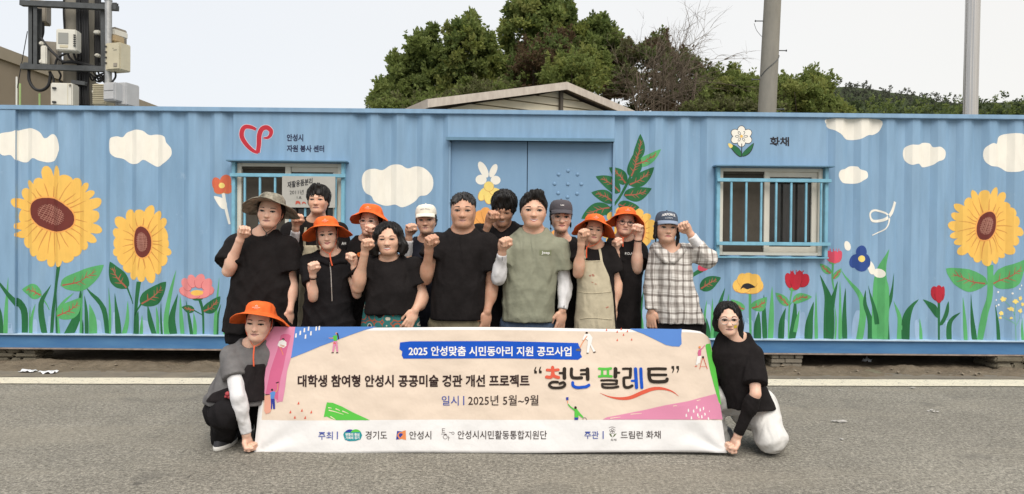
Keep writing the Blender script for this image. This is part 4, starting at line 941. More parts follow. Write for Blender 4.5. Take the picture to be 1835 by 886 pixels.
# grass blades: polyline base -> tip, width
D, LG = PDG, PLG
BL = [(D, 10, (6, 603), (3, 560), (-8, 530)), (LG, 8, (14, 603), (15, 560), (19, 497)), (D, 12, (42, 603), (40, 555), (18, 527), (-10, 490)), (LG, 8, (56, 603), (57, 575), (65, 545)), (LG, 5, (53, 603), (53, 570), (54, 550)),
      (D, 8, (79, 603), (74, 545), (89, 511)), (D, 5, (103, 603), (101, 560), (101, 518)), (LG, 9, (106, 603), (104, 560), (130, 525)), (D, 15, (122, 603), (139, 558), (144, 512)), (LG, 6, (143, 603), (145, 560), (149, 510)),
      (D, 5, (148, 603), (149, 585), (149, 573)), (D, 7, (157, 603), (156, 560), (153, 530)), (LG, 12, (167, 603), (166, 570), (162, 545)), (D, 11, (192, 603), (184, 555), (154, 513)), (LG, 6, (197, 603), (198, 555), (195, 516)),
      (D, 9, (213, 603), (211, 570), (207, 526)), (LG, 8, (220, 603), (226, 575), (227, 540)), (D, 8, (246, 603), (247, 578), (249, 557)), (LG, 6, (254, 603), (255, 585), (256, 565)), (D, 9, (275, 603), (268, 575), (264, 548)),
      (LG, 7, (282, 603), (281, 575), (278, 550)), (D, 5, (291, 603), (289, 570), (289, 542)), (LG, 10, (300, 603), (300, 560), (314, 485)), (D, 11, (311, 603), (308, 570), (317, 527)), (LG, 8, (326, 603), (323, 570), (321, 530)),
      (D, 6, (345, 603), (340, 570), (333, 538)), (LG, 6, (350, 603), (350, 580), (348, 560)), (LG, 6, (386, 603), (388, 560), (394, 498)), (D, 5, (390, 603), (391, 570), (397, 545)), (LG, 5, (402, 603), (403, 590), (400, 570)),
      (D, 7, (889, 607), (891, 575), (886, 540)), (LG, 7, (895, 607), (896, 580), (899, 555)), (LG, 7, (1152, 608), (1150, 575), (1145, 540)), (D, 6, (1149, 608), (1149, 560), (1154, 520)),
      (LG, 5, (1262, 608), (1262, 570), (1266, 538)), (D, 8, (1269, 609), (1268, 590), (1265, 570)), (LG, 7, (1276, 609), (1276, 570), (1276, 535)), (D, 12, (1284, 609), (1288, 560), (1300, 517)), (LG, 5, (1303, 609), (1303, 560), (1306, 527)),
      (D, 13, (1357, 610), (1357, 580), (1359, 558)), (D, 11, (1371, 610), (1369, 565), (1368, 528)), (LG, 10, (1382, 610), (1384, 560), (1385, 514)), (D, 10, (1399, 610), (1401, 575), (1407, 552)), (D, 15, (1419, 610), (1424, 580), (1427, 534)),
      (LG, 7, (1426, 596), (1430, 575), (1434, 556)), (D, 14, (1448, 611), (1450, 575), (1457, 541)), (LG, 8, (1463, 611), (1462, 570), (1462, 524)), (D, 17, (1485, 611), (1486, 570), (1484, 530), (1471, 493)), (D, 10, (1485, 572), (1491, 540), (1500, 504)),
      (LG, 3, (1495, 611), (1497, 575), (1494, 545)), (LG, 8, (1505, 611), (1505, 570), (1504, 504)), (D, 11, (1515, 611), (1514, 565), (1517, 517)), (LG, 12, (1539, 611), (1545, 560), (1538, 525), (1505, 483)), (D, 12, (1560, 611), (1560, 575), (1549, 545), (1550, 520)),
      (LG, 28, (1577, 611), (1578, 560), (1579, 520), (1578, 500), (1582, 475), (1592, 447)), (D, 8, (1573, 582), (1569, 555), (1556, 512)), (D, 11, (1588, 611), (1586, 560), (1596, 530), (1602, 490)), (LG, 9, (1613, 611), (1614, 570), (1602, 540)), (D, 12, (1623, 611), (1624, 575), (1632, 550), (1646, 536)),
      (LG, 7, (1652, 611), (1651, 590), (1649, 571)), (D, 10, (1703, 611), (1704, 580), (1720, 560)), (LG, 7, (1729, 611), (1727, 575), (1724, 533)), (D, 10, (1749, 611), (1744, 575), (1741, 528)), (D, 7, (1792, 611), (1789, 575), (1783, 545)), (LG, 7, (1835, 611), (1833, 590), (1834, 570))]
for i, b in enumerate(BL):
    film('painted_grass_blade', [ribbon(list(b[2:]), b[1], None, 5, wf=lambda t, w_=b[1] * 1.05: w_ * (1 - t ** 1.6) * (0.82 + 0.35 * math.sin(t * 2.6)) + .3)], b[0], layer=1.3 + (i % 7) * .05)
# red heart emblem, flower emblem, names
def crop(pts, ox, oy, s): return [(ox + x / s, oy + y / s) for x, y in pts]
h1 = crop([(293, 112), (250, 92), (200, 88), (172, 118), (168, 175), (205, 240), (262, 295), (312, 318)], 400, 210, 4.92)
h2 = crop([(308, 316), (318, 240), (322, 160), (345, 108), (388, 94), (424, 122), (420, 160), (395, 184), (356, 186)], 400, 210, 4.92)
pr = paintmat('emblem_red', (0.45, 0.018, 0.035)); pe = paintmat('emblem_edge', (0.62, 0.52, 0.58))
wf1 = lambda t: 1.6 + 6.6 * math.sin(math.pi * (0.08 + .86 * t)) ** .6; wf2 = lambda t: 1.2 + 7.4 * math.sin(math.pi * (0.25 + .74 * t)) ** .7
film('painted_heart_emblem', [ribbon(h1, 5, n=5, wf=lambda t: wf1(t) + 1.8)], pe, layer=1.0); film('painted_heart_emblem', [ribbon(h2, 5, n=5, wf=lambda t: wf2(t) + 1.8)], pe, layer=1.1)
film('heart_stroke', [ribbon(h1, 5, n=5, wf=wf1)], pr, layer=2); film('heart_stroke', [ribbon(h2, 5, n=5, wf=wf2)], pr, layer=2.1)
fx, fy = 1328, 245
wht = None
for k in range(6):
    a = rad(30 + 60 * k); cx, cy = fx + 12 * math.cos(a), fy + 10.5 * math.sin(a)
    film('painted_flower_emblem', [ellipse(cx, cy, 9.0, 7.6, math.degrees(a), 20)], PBK, layer=2 + k * .05); film('emblem_petal', [ellipse(cx, cy, 8.0, 6.6, math.degrees(a), 20)], PW, layer=2.5 + k * .05)
film('emblem_center', [ellipse(fx, fy, 7, 6)], PW, layer=3.1); film('emblem_center', [ellipse(fx, fy, 2.6, 2.6)], PY, layer=3.6)
for k in range(6):
    a = rad(60 * k - 30 + 30); cx, cy = fx + 7.6 * math.cos(a), fy + 6.6 * math.sin(a)
    e = ellipse(cx, cy, 3.4, 1.7, math.degrees(a), 14)
    film('emblem_loop', [ribbon(e + [e[0]], .8, .8, 2)], PBK, layer=3.7)
film('emblem_stem', [ribbon([(fx + .5, 258), (fx + .5, 281)], 1.4, 1.4)], PBK, layer=3.8)
for (b, t, w_) in (((1328.5, 282), (1303.5, 257.5), 11.5), ((1328.5, 281), (1350.5, 256.5), 10)):
    leaf(b, t, w_, PBK, 2.1, False, .06, 'emblem_leaf'); leaf((b[0], b[1] - .8), (t[0] + (.9 if t[0] < b[0] else -.9), t[1] + .9), w_ - 2.2, PDG, 2.6, False, .06, 'emblem_leaf')
film('emblem_bud', [spline([(1304, 258), (1309, 258), (1312.5, 262), (1309.5, 266), (1306, 264)], 3, True)], PLY, layer=3.4)
def wall_text(s, rect, m, bold=0.0, slope=0.0):
    pts, F = text_px(s, *rect, bold, slope)
    V = []
    for p in pts:
        x, z = CP(p[0], p[1], .004); V.append((x, 0.004 - 0.0015, z))
    mesh('painted_lettering', V, F, cont, [m])
wall_text('안성시', (514, 543.5, 240.5, 253.5), PNV, .035, .012); wall_text('자원 봉사 센터', (514, 581, 260, 272.5), PNV, .035, .012)
wall_text('화채', (1379.5, 1414, 245.5, 262), PBK, .03, .012)
# plain painted plants where the photograph's mural has figures
for (b, t, w_, c) in [((1095, 372), (1042, 392), 26, PDG), ((1100, 362), (1060, 345), 22, PDG), ((1112, 345), (1068, 316), 24, PDG), ((1122, 330), (1092, 300), 22, PDG), ((1130, 318), (1140, 270), 26, PDG),
                   ((1126, 332), (1172, 300), 24, PDG), ((1118, 350), (1168, 338), 26, PDG), ((1108, 366), (1146, 372), 22, PDG), ((1138, 290), (1148, 240), 20, PDG), ((1136, 296), (1184, 268), 18, PLG)]:
    leaf(b, t, w_, c, 2.2 + R(0, .3), True, .08, 'painted_leaf_spray')
stem([(1085, 385), (1110, 355), (1130, 315), (1140, 285)], 5, PDG, name='painted_leaf_spray', layer=1.9)
blob_flower('painted_butterfly', 876, 318, [(-10, -14, 7, 16, -28), (-14, 4, 10, 9, 0), (8, -12, 6, 13, 24), (12, 5, 9, 8, 0)], PW)
blob_flower('painted_yellow_blossom', 876, 340, [(-10, 8, 8, 13, 30), (0, 10, 9, 16, 0), (12, 4, 12, 7, 15), (0, -6, 9, 9, 0)], PLY, POL)
blob_flower('painted_orange_blossom', 398, 330, [(-9, 0, 9, 12, -20), (6, -4, 9, 13, 10), (8, 8, 10, 9, 0), (-4, 10, 10, 8, 0)], paintmat('coral', (.62, .13, .06)), POL, center=(0, 3, 5, 5, PLY))
stem([(400, 342), (404, 372), (410, 402)], 5, PW, layer=2.0); leaf((404, 375), (384, 352), 14, PW, vein=False)
blob_flower('painted_blue_blossom', 1543, 462, [(-10, 6, 9, 13, 20), (8, 6, 10, 13, -20), (0, -10, 9, 12, 0), (0, 16, 11, 9, 0)], paintmat('cornflower', (.02, .06, .25)), None, center=(0, 2, 6, 6, PLY))
blob_flower('painted_white_blossom', 1570, 486, [(-8, -6, 7, 13, -20), (6, 4, 10, 8, 20)], PW); blob_flower('painted_white_blossom', 1520, 441, [(0, 0, 6, 9, -20)], PW)
film('painted_ribbon', [ribbon([(1604, 362), (1596, 382), (1584, 394), (1566, 396), (1560, 384), (1570, 377), (1588, 384), (1592, 396), (1585, 411), (1565, 422)], 3, n=6, wf=lambda t: 4.5 * (1 - t) + 1.6)], PW, layer=3)
# ================================================================== BANNER
b0, b1, b2 = P(455, 813, 4.34), P(1302, 811, 4.34), P(870, 587, 4.46)
BN = (b1 - b0).cross(b2 - b0).normalized()
if BN.y > 0: BN = -BN
BORG = Vector(((b0.x + b1.x) / 2, 4.40, 0.0))
ban = empty('banner', BORG, 'wide cloth event banner with Korean lettering held up in front of the group', 'banner')
def wav(px, py):
    w_ = 0.0055 * math.sin(px / 61 + py / 83) + 0.0035 * math.sin(px / 27 - py / 37 + 1) + 0.003 * mnoise.noise(Vector((px / 33, py / 21, 0)))
    # pulls running from the hand-held lower corners
    for cx, cy in ((455, 811), (1302, 809)):
        dx, dy = abs(px - cx), max(0.1, cy - py + 4); r = math.hypot(dx, dy); a = math.atan2(dy, dx)
        w_ += 0.010 * math.sin(a * 9) * math.exp(-((r - 30) / 75) ** 2)
    w_ += 0.004 * math.sin(px / 95) * max(0, (640 - py) / 60)
    e = px - (1233 + max(0, py - 586) * .30)
    if e > 0 and py < 700: w_ -= 0.0009 * e * e * .02 * (1 - (py - 586) / 120 if py < 700 else 0)
    return w_
def BP(px, py, off=0.0):
    r = ray(px, py); t = (b0 - CAM).dot(BN) / r.dot(BN); return CAM + r * t + BN * (wav(px, py) + off) - BORG
cloth = mat('banner_cream', (0.665, 0.555, 0.455), 0.75, var=0.05, vscale=3, bump=0.3, bscale=7, bdist=0.03, spec=0.25)
clothw = mat('banner_white', (0.70, 0.69, 0.685), 0.75, var=0.03, vscale=3, bump=0.3, bscale=7, bdist=0.03, spec=0.25)
def edgeL(v): return 477 + (455 - 477) * v
def edgeR(v):
    base = 1272 + (1302 - 1272) * v
    return base - 17 * max(0, 1 - v / .09) ** 2.2
def topy(u): return 585.5 + 4.5 * u + 1.2 * math.sin(u * 9) + (4 * max(0, (u - .95) / .05) ** 2)
def boty(u): return 813 - 2.5 * u + 0.8 * math.sin(u * 14)
NU, NV = 120, 44; V = []; Fq = []; MI = []
vsplit = (753.5 - 587) / (813 - 587)
vv = [i / 32 * vsplit for i in range(33)] + [vsplit + (i + 1) / 12 * (1 - vsplit) for i in range(12)]
for v in vv:
    for i in range(NU + 1):
        u = i / NU; x = edgeL(v) + u * (edgeR(v) - edgeL(v)); y = topy(u) + v * (boty(u) - topy(u)); V.append(BP(x, y))
for j in range(len(vv) - 1):
    for i in range(NU):
        a = j * (NU + 1) + i; Fq.append((a, a + 1, a + NU + 2, a + NU + 1)); MI.append(1 if (vv[j] >= vsplit - 1e-6 or j == 0 or i == 0) else 0)
bo = mesh('cloth', V, Fq, ban, [cloth, clothw], True, mi=MI)
sm = bo.modifiers.new('thickness', 'SOLIDIFY'); sm.thickness = 0.0015; sm.offset = 1 if False else 0
def bmany(name, polys, m, layer=1.0):
    for i, q in enumerate(polys): bprint(name, [q], m, layer + i * .01)
def bprint(name, polys, m, layer=1.0, grid=14, inc=0.0):
    bm = bmesh.new()
    for kk, pg in enumerate(polys):
        vs = [bm.verts.new((p[0], p[1], kk * inc)) for p in pg]
        for t in tess(pg):
            try: bm.faces.new([vs[i] for i in t])
            except ValueError: pass
    xs = [v.co.x for v in bm.verts]; ys = [v.co.y for v in bm.verts]
    for lo, hi, ax in ((min(xs), max(xs), 0), (min(ys), max(ys), 1)):
        k = math.floor(lo / grid) + 1
        while k * grid < hi:
            co = [0, 0, 0]; no_ = [0, 0, 0]; co[ax] = k * grid; no_[ax] = 1
            bmesh.ops.bisect_plane(bm, geom=bm.verts[:] + bm.edges[:] + bm.faces[:], plane_co=co, plane_no=no_, dist=1e-5); k += 1
    for v in bm.verts: v.co = BP(v.co.x, v.co.y, 0.0022 + 0.0007 * layer + v.co.z)
    bm.normal_update()
    for f in bm.faces:
        if f.normal.y > 0: f.normal_flip()
    me = bpy.data.meshes.new(name); bm.to_mesh(me); bm.free(); me.shade_smooth()
    return link(name, me, ban, [m])
def pm(n, c): return mat('print_' + n, tuple(x * .80 for x in lin(c)), 0.7, spec=0.25)
K = 0.93
blu = pm('blue', (92, 140, 214)); blu2 = pm('strong_blue', (12, 84, 196)); pnk = pm('pink', (226, 146, 178)); pnk2 = pm('deep_pink', (216, 108, 148)); pch = pm('peach', (235, 172, 150))
grn = pm('green', (92, 196, 74)); wh = pm('white', (245, 243, 240)); red = pm('coral', (226, 98, 74)); blk = pm('black', (46, 38, 30)); brn = pm('brown_black', (52, 34, 32)); ltb = pm('letter_blue', (70, 88, 168))
skn = pm('skin', (214, 150, 120)); nvy = pm('navy', (48, 66, 160)); cyb = pm('sky_blue', (96, 150, 220)); tl = pm('teal', (38, 148, 156)); gry = pm('grey', (110, 100, 100)); orn = pm('orange', (238, 148, 92)); crm = pm('cream', (246, 226, 200))
s = 4.922
def c4(pts): return crop(pts, 450, 580, s)
bprint('printed_stroke', [c4([(130, 62), (200, 28), (388, 30), (384, 110), (352, 300), (318, 420), (300, 560), (290, 620), (276, 690), (250, 690), (226, 700), (205, 660), (190, 600), (130, 628), (100, 596), (78, 590), (95, 380), (115, 190)])], pnk, 1)
bprint('printed_stroke', [c4([(262, 105), (290, 92), (330, 95), (350, 110), (318, 230), (285, 390), (262, 480), (240, 600), (235, 680), (210, 660), (175, 640), (128, 626), (170, 420), (235, 230)])], pnk2, 2)
bprint('printed_stroke', [c4([(118, 640), (170, 625), (172, 770), (160, 790), (125, 800), (112, 770)])], pch, 3)
bprint('printed_stroke', [c4([(388, 30), (1110, 28), (1000, 58), (880, 100), (720, 160), (610, 200), (480, 255), (352, 306), (372, 160)])], blu, 1.2)
bmany('printed_dash', [c4([(x - 8, y + 20), (x - 4, y - 16), (x + 8, y - 18), (x + 6, y + 18)]) for x, y in [(394, 105), (432, 82), (468, 58), (505, 45), (478, 115), (526, 86), (573, 44), (600, 40)]], wh, 2.5)
bprint('printed_stroke', [c4([(668, 696), (720, 700), (800, 732), (900, 785), (1048, 852), (750, 852), (700, 836), (668, 820), (642, 825), (652, 770)])], grn, 1)
bmany('printed_dash', [c4(ribbon(p, 9, 3, 4)) for p in ([(680, 742), (700, 745), (712, 748)], [(685, 765), (740, 778), (815, 802)], [(745, 752), (770, 762), (785, 770)], [(805, 772), (835, 784), (860, 795)], [(700, 820), (730, 838), (745, 848)])], crm, 2)
def tri(x, y, k=1.0): return [(x - 9 * k, y + 13 * k), (x + 4 * k, y - 14 * k), (x + 10 * k, y + 13 * k)]
bmany('printed_triangle', [c4(tri(x, y)) for x, y in [(418, 700), (346, 778), (447, 764), (530, 779), (384, 826), (476, 828)]], red, 1)
s5 = 4.923
def c5(pts): return crop(pts, 1010, 580, s5)
bmany('printed_triangle', [c5(tri(x, y, .8)) for x, y in [(378, 54), (471, 70), (506, 47), (560, 66), (526, 97), (471, 144), (597, 139)]], red, 1)
bprint('printed_stroke', [c5([(580, 46), (800, 46), (1000, 50), (1042, 48), (1036, 100), (1040, 180), (1020, 204), (960, 202), (900, 190), (820, 150), (700, 92)])], blu, 1)
bprint('printed_stroke', [c5([(1252, 196), (1262, 182), (1296, 176), (1345, 400), (1392, 720), (1372, 700), (1300, 440)])], grn, 1)
bprint('printed_stroke', [c5([(342, 846), (380, 826), (520, 800), (700, 766), (900, 720), (1100, 684), (1342, 622), (1376, 680), (1403, 847), (900, 848)])], pnk, .8)
bmany('printed_dash', [c5([(x - 6, y + 16), (x - 7, y - 8), (x + 2, y - 17), (x + 7, y + 10)]) for x, y in [(1100, 766), (1146, 772), (1174, 738), (1205, 762), (1236, 750), (1286, 768), (1322, 736), (1082, 810), (1126, 832), (1182, 806), (1218, 822), (1248, 798), (1310, 824), (1344, 812), (1280, 838)]], wh, 1.8)
bmany('printed_dash', [c5(ribbon(p, 7, 3, 4)) for p in ([(410, 836), (460, 828), (500, 824)], [(590, 800), (640, 796), (690, 792)], [(965, 728), (985, 724), (1000, 726)], [(1175, 682), (1195, 676), (1210, 674)])], crm, 1.9)
# headline bar
bprint('printed_bar', [[(717, 614), (735, 612), (900, 611.5), (1036, 615), (1038, 621), (1042, 627), (1040, 634), (1043, 640), (1036, 645), (900, 642.5), (723, 643), (720, 637), (721, 630), (716, 626)]], blu2, 1)
def btext(st, rect, m, bold=0.0, slope=0.0, layer=2.0, sub=None):
    pts, F = text_px(st, *rect, bold, slope)
    V = [BP(p[0], p[1], 0.0022 + 0.0007 * layer) for p in pts]
    o = mesh('printed_lettering', V, [f for f in F], ban, [m]); return o
btext('2025 안성맞춤 시민동아리 지원 공모사업', (732.5, 1024, 620.5, 638), wh, .022, .003, 3)
btext('대학생 참여형 안성시 공공미술 경관 개선 프로젝트', (533.5, 949, 672, 694), brn, .03, -.001)
btext('일시', (791.5, 822, 709.5, 727), ltb, .006); btext('|', (830, 832, 710, 726.5), ltb); btext('2025년 5월~9월', (839, 965, 708.5, 727), brn, .006, -.002)
btext('주최', (571, 597, 773.5, 788), ltb, .006); btext('|', (604.2, 606, 773.5, 787), ltb)
btext('경기도', (655, 694, 772.5, 787.5), brn, .004); btext('안성시', (734, 773, 772.5, 787.5), brn, .004); btext('안성시시민활동통합지원단', (820, 980, 772, 787.5), brn, .004, -.001)
btext('주관', (1047, 1072.5, 772.5, 786.5), ltb, .006); btext('|', (1079.5, 1081.3, 772.5, 786.5), ltb); btext('드림런 화채', (1112, 1184, 772.5, 786.5), brn, .004, -.002)
# slogan in rounded strokes
ss = 6.328
def st(pts, w_, m, layer=2.0, n=5):
    c = spline(pts, n) if len(pts) > 2 else [pts[0], pts[1]]
    pg = []
    for i in range(len(c) - 1):
        (x0, y0), (x1, y1) = c[i], c[i + 1]; l = math.hypot(x1 - x0, y1 - y0) or 1; nx, ny = -(y1 - y0) / l * w_ / 2, (x1 - x0) / l * w_ / 2
        pg.append([(x0 + nx, y0 + ny), (x1 + nx, y1 + ny), (x1 - nx, y1 - ny), (x0 - nx, y0 - ny)])
    pg += [ellipse(x, y, w_ / 2, w_ / 2, 0, 14) for x, y in c]
    return bprint('slogan_stroke', [crop(q, 940, 640, ss) for q in pg], m, layer, inc=.00006)
W_ = 40
for q, (pts, w_, m) in enumerate([
    ([(318, 118), (318, 160)], 36, red), ([(256, 148), (318, 150), (382, 145)], 32, red), ([(318, 150), (318, 190), (300, 228), (250, 226)], 36, red), ([(318, 165), (335, 215), (385, 232)], 36, red),
    ([(452, 135), (450, 185), (452, 238)], 42, blk), ([(400, 183), (440, 183)], 28, blk), ([(375, 285), (315, 285), (280, 315), (310, 345), (370, 350), (430, 342), (458, 315), (440, 288), (400, 300)], 30, blk),
    ([(532, 135), (530, 200), (545, 232), (590, 238), (645, 235)], 36, blk), ([(712, 138), (715, 200), (715, 250)], 42, blk), ([(640, 150), (690, 148)], 28, blk), ([(640, 196), (690, 194)], 26, blk),
    ([(545, 290), (550, 325), (590, 345), (650, 342), (700, 335), (728, 318)], 34, nvy if False else blu2),
    ([(845, 132), (915, 136), (978, 130)], 28, grn), ([(880, 135), (878, 215)], 28, grn), ([(945, 135), (945, 215)], 28, grn), ([(845, 220), (910, 216), (985, 220)], 28, grn),
    ([(1030, 135), (1030, 180), (1028, 222)], 44, blk), ([(1040, 178), (1072, 178)], 26, blk),
    ([(870, 266), (960, 264), (1045, 268)], 26, blk), ([(1045, 268), (1042, 305)], 30, blk), ([(1042, 306), (960, 308), (880, 306)], 26, blk), ([(880, 306), (884, 335), (920, 346), (1000, 346), (1060, 336)], 28, blk),
    ([(1115, 134), (1150, 132), (1200, 134)], 26, blk), ([(1200, 134), (1198, 215)], 34, blk), ([(1196, 232), (1130, 235), (1126, 250)], 30, blk), ([(1124, 240), (1126, 310), (1140, 340), (1180, 344), (1218, 325)], 32, blk),
    ([(1255, 135), (1262, 240), (1268, 345)], 38, blu2), ([(1315, 135), (1320, 240), (1328, 345)], 36, blu2), ([(1215, 270), (1250, 270)], 26, blu2),
    ([(1400, 135), (1500, 132), (1595, 134)], 32, blk), ([(1410, 140), (1408, 200), (1420, 255), (1450, 276), (1530, 280), (1600, 272), (1612, 250)], 38, blk), ([(1430, 202), (1510, 202), (1600, 202)], 30, blk)]):
    st(pts, w_, m, 1.5 + .02 * q)
for x, y, sg in ((124, 150, 1), (178, 148, 1), (1680, 140, -1), (1735, 140, -1)):
    pg = [(x - 14 * sg, y + 38 * sg), (x - 16 * sg, y), (x - 2 * sg, y - 34 * sg), (x + 12 * sg, y - 40 * sg), (x + 2 * sg, y - 8 * sg), (x + 4 * sg, y + 6 * sg), (x + 18 * sg, y + 10 * sg), (x + 16 * sg, y + 38 * sg)]
    bprint('slogan_quote', [crop(pg, 940, 640, ss)], blk, 1.5)
bprint('slogan_swash', [crop(ribbon([(855, 408), (960, 450), (1080, 470), (1200, 460), (1330, 405), (1450, 362), (1560, 358), (1670, 390), (1746, 445)], 20, n=6, wf=lambda t: 2 + 42 * math.sin(math.pi * min(1, t * 1.0)) ** 1.3), 940, 640, ss)], red, 1.2)
# small printed painters
def fig(parts):
    for q, (pg, m) in enumerate(parts): bprint('printed_figure', [pg], m, 3 + .06 * q)
fig([(c4(ellipse(284, 140, 12, 10)), brn), (c4([(250, 155), (284, 142), (312, 165), (312, 195), (290, 215), (258, 210), (234, 192)]), wh), (c4(ribbon([(258, 190), (295, 200), (250, 212)], 8, 6)), skn), (c4(ribbon([(255, 205), (280, 260), (284, 280)], 5, 5)), orn)])
fig([(c4(ellipse(185, 585, 10, 10)), brn), (c4([(165, 615), (185, 600), (218, 598), (200, 665), (170, 665)]), cyb), (c4([(168, 665), (205, 665), (208, 755), (190, 757), (184, 690), (180, 757), (162, 755)]), nvy), (c4(ribbon([(210, 605), (232, 585), (236, 530)], 12, 7)), skn), (c4(ribbon([(220, 525), (246, 517)], 9, 9)), brn), (c4(ribbon([(125, 628), (162, 628)], 7, 6)), brn)])
fig([(c4([(722, 108), (760, 104), (756, 155), (728, 150)]), grn), (c4(ellipse(753, 88, 8, 10)), skn), (c4(ribbon([(760, 85), (768, 110), (772, 140)], 14, 10)), brn), (c4(ribbon([(726, 128), (700, 130), (685, 126)], 9, 6)), skn), (c4(ribbon([(685, 126), (650, 148)], 4, 3)), cyb), (c4([(725, 155), (760, 155), (768, 250), (754, 252), (742, 185), (728, 252), (714, 250)]), pnk), (c4(ellipse(735, 178, 11, 12)), red), (c4(ribbon([(708, 258), (728, 257)], 7, 7)), brn), (c4(ribbon([(748, 258), (768, 258)], 7, 7)), brn)])
fig([(c5(ellipse(205, 82, 11, 8)), brn), (c5([(185, 95), (230, 90), (256, 125), (245, 180), (280, 245), (262, 250), (235, 190), (222, 258), (204, 258), (215, 150), (190, 130), (172, 150), (165, 140)]), wh), (c5(ribbon([(208, 110), (170, 165), (145, 212)], 7, 6)), orn), (c5([(112, 225), (150, 218), (155, 246), (106, 240)]), gry), (c5(ribbon([(202, 262), (220, 261)], 7, 7)), brn), (c5(ribbon([(262, 258), (284, 250)], 7, 7)), brn)])
fig([(c5([(95, 758), (115, 750), (132, 775), (175, 825), (165, 832), (130, 805), (130, 830), (95, 830)]), grn), (c5(ellipse(104, 742, 11, 13)), brn), (c5(ribbon([(100, 765), (60, 735), (38, 710)], 14, 9)), grn), (c5(ribbon([(36, 705), (32, 680)], 6, 6)), orn), (c5([(20, 652), (42, 648), (42, 676), (22, 676)]), nvy), (c5([(95, 828), (130, 828), (126, 849), (94, 849)]), nvy), (c5(ribbon([(170, 848), (172, 832), (190, 830), (204, 848)], 4, 4)), gry)])
fig([(c5(ellipse(1200, 210, 11, 10)), orn), (c5([(1190, 232), (1215, 222), (1212, 285), (1188, 290), (1182, 260)]), pnk2), (c5(ribbon([(1208, 230), (1230, 212), (1246, 190)], 9, 6)), pnk2), (c5([(1180, 290), (1214, 285), (1200, 350), (1190, 352), (1182, 365), (1166, 362)]), wh), (c5(ribbon([(1232, 295), (1215, 345), (1202, 402)], 5, 5)), red), (c5(ribbon([(1232, 295), (1252, 350), (1270, 402)], 5, 5)), red), (c5(ribbon([(1210, 380), (1262, 380)], 3, 3)), red), (c5(ellipse(1230, 298, 9, 11)), brn), (c5(ribbon([(1158, 378), (1178, 376)], 8, 6)), red)])
# sponsor emblems
s6 = 4.17
def c6(pts): return crop(pts, 560, 755, s6)
bprint('printed_emblem', [c6(ellipse(282, 105, 46, 44))], nvy, 1); bprint('printed_emblem', [c6(ellipse(325, 100, 42, 40))], grn, 1.4); bprint('printed_emblem', [c6([(232, 100), (240, 80), (300, 84), (362, 80), (372, 105), (360, 135), (325, 146), (285, 148), (245, 138)])], tl, 1.8)
btext('변화의 중심', (560 + 250 / s6, 560 + 352 / s6, 755 + 88 / s6, 755 + 110 / s6), wh, .03, 0, 3); btext('기회의 경기', (560 + 250 / s6, 560 + 352 / s6, 755 + 113 / s6, 755 + 134 / s6), wh, .03, 0, 3)
bprint('printed_emblem', [c6([(634, 72), (668, 76), (698, 66), (700, 140), (668, 132), (626, 138)])], orn, 1); bprint('printed_emblem', [c6([(634, 72), (668, 76), (676, 100), (650, 132), (626, 138)])], nvy, 1.4)
bprint('printed_emblem', [c6(ribbon([(655, 130), (640, 105), (655, 85), (680, 92), (682, 112), (664, 114)], 11, 6, 5))], orn, 1.9)
for q, p in enumerate(([(970, 55), (970, 85)], [(970, 56), (990, 56)], [(970, 70), (988, 70)], [(970, 84), (992, 84)], [(962, 96), (1000, 96)], [(1015, 110), (1015, 145)], [(1015, 125), (1026, 125)], [(985, 100), (1005, 100)])):
    bprint('printed_emblem', [c6(ribbon(p, 3.4, 3.4))], gry, 1 + q * .05)
for q, (a, b_, r_) in enumerate(((992, 118, 15), (1050, 90, 9))):
    e = ellipse(a, b_, r_, r_, 0, 14); bprint('printed_emblem', [c6(ribbon(e + [e[0]], 3, 3, 2))], gry, 1.5 + q * .05)
bprint('printed_emblem', [c6(ribbon([(1020, 82), (1040, 86)], 3, 3))], gry, 1.7)
s7 = 10.79
def c7(pts): return crop(pts, 1030, 755, s7)
for k in range(5):
    a = rad(-90 + 72 * k); e = ellipse(722 + 32 * math.cos(a), 188 + 30 * math.sin(a), 24, 20, math.degrees(a), 12); bprint('printed_emblem', [c7(ribbon(e + [e[0]], 6, 6, 2))], gry, 1 + k * .04)
bprint('printed_emblem', [c7([(655, 232), (700, 250), (724, 310), (690, 285)])], pm('olive', (96, 110, 70)), 1.4); bprint('printed_emblem', [c7([(806, 230), (760, 248), (726, 310), (765, 285)])], pm('olive', (96, 110, 70)), 1.5)
bprint('printed_emblem', [c7(ribbon([(655, 125), (715, 106), (780, 124)], 7, 7))], gry, 1.5)
btext('화채', (1030 + 690 / s7, 1030 + 800 / s7, 755 + 335 / s7, 755 + 380 / s7), brn)
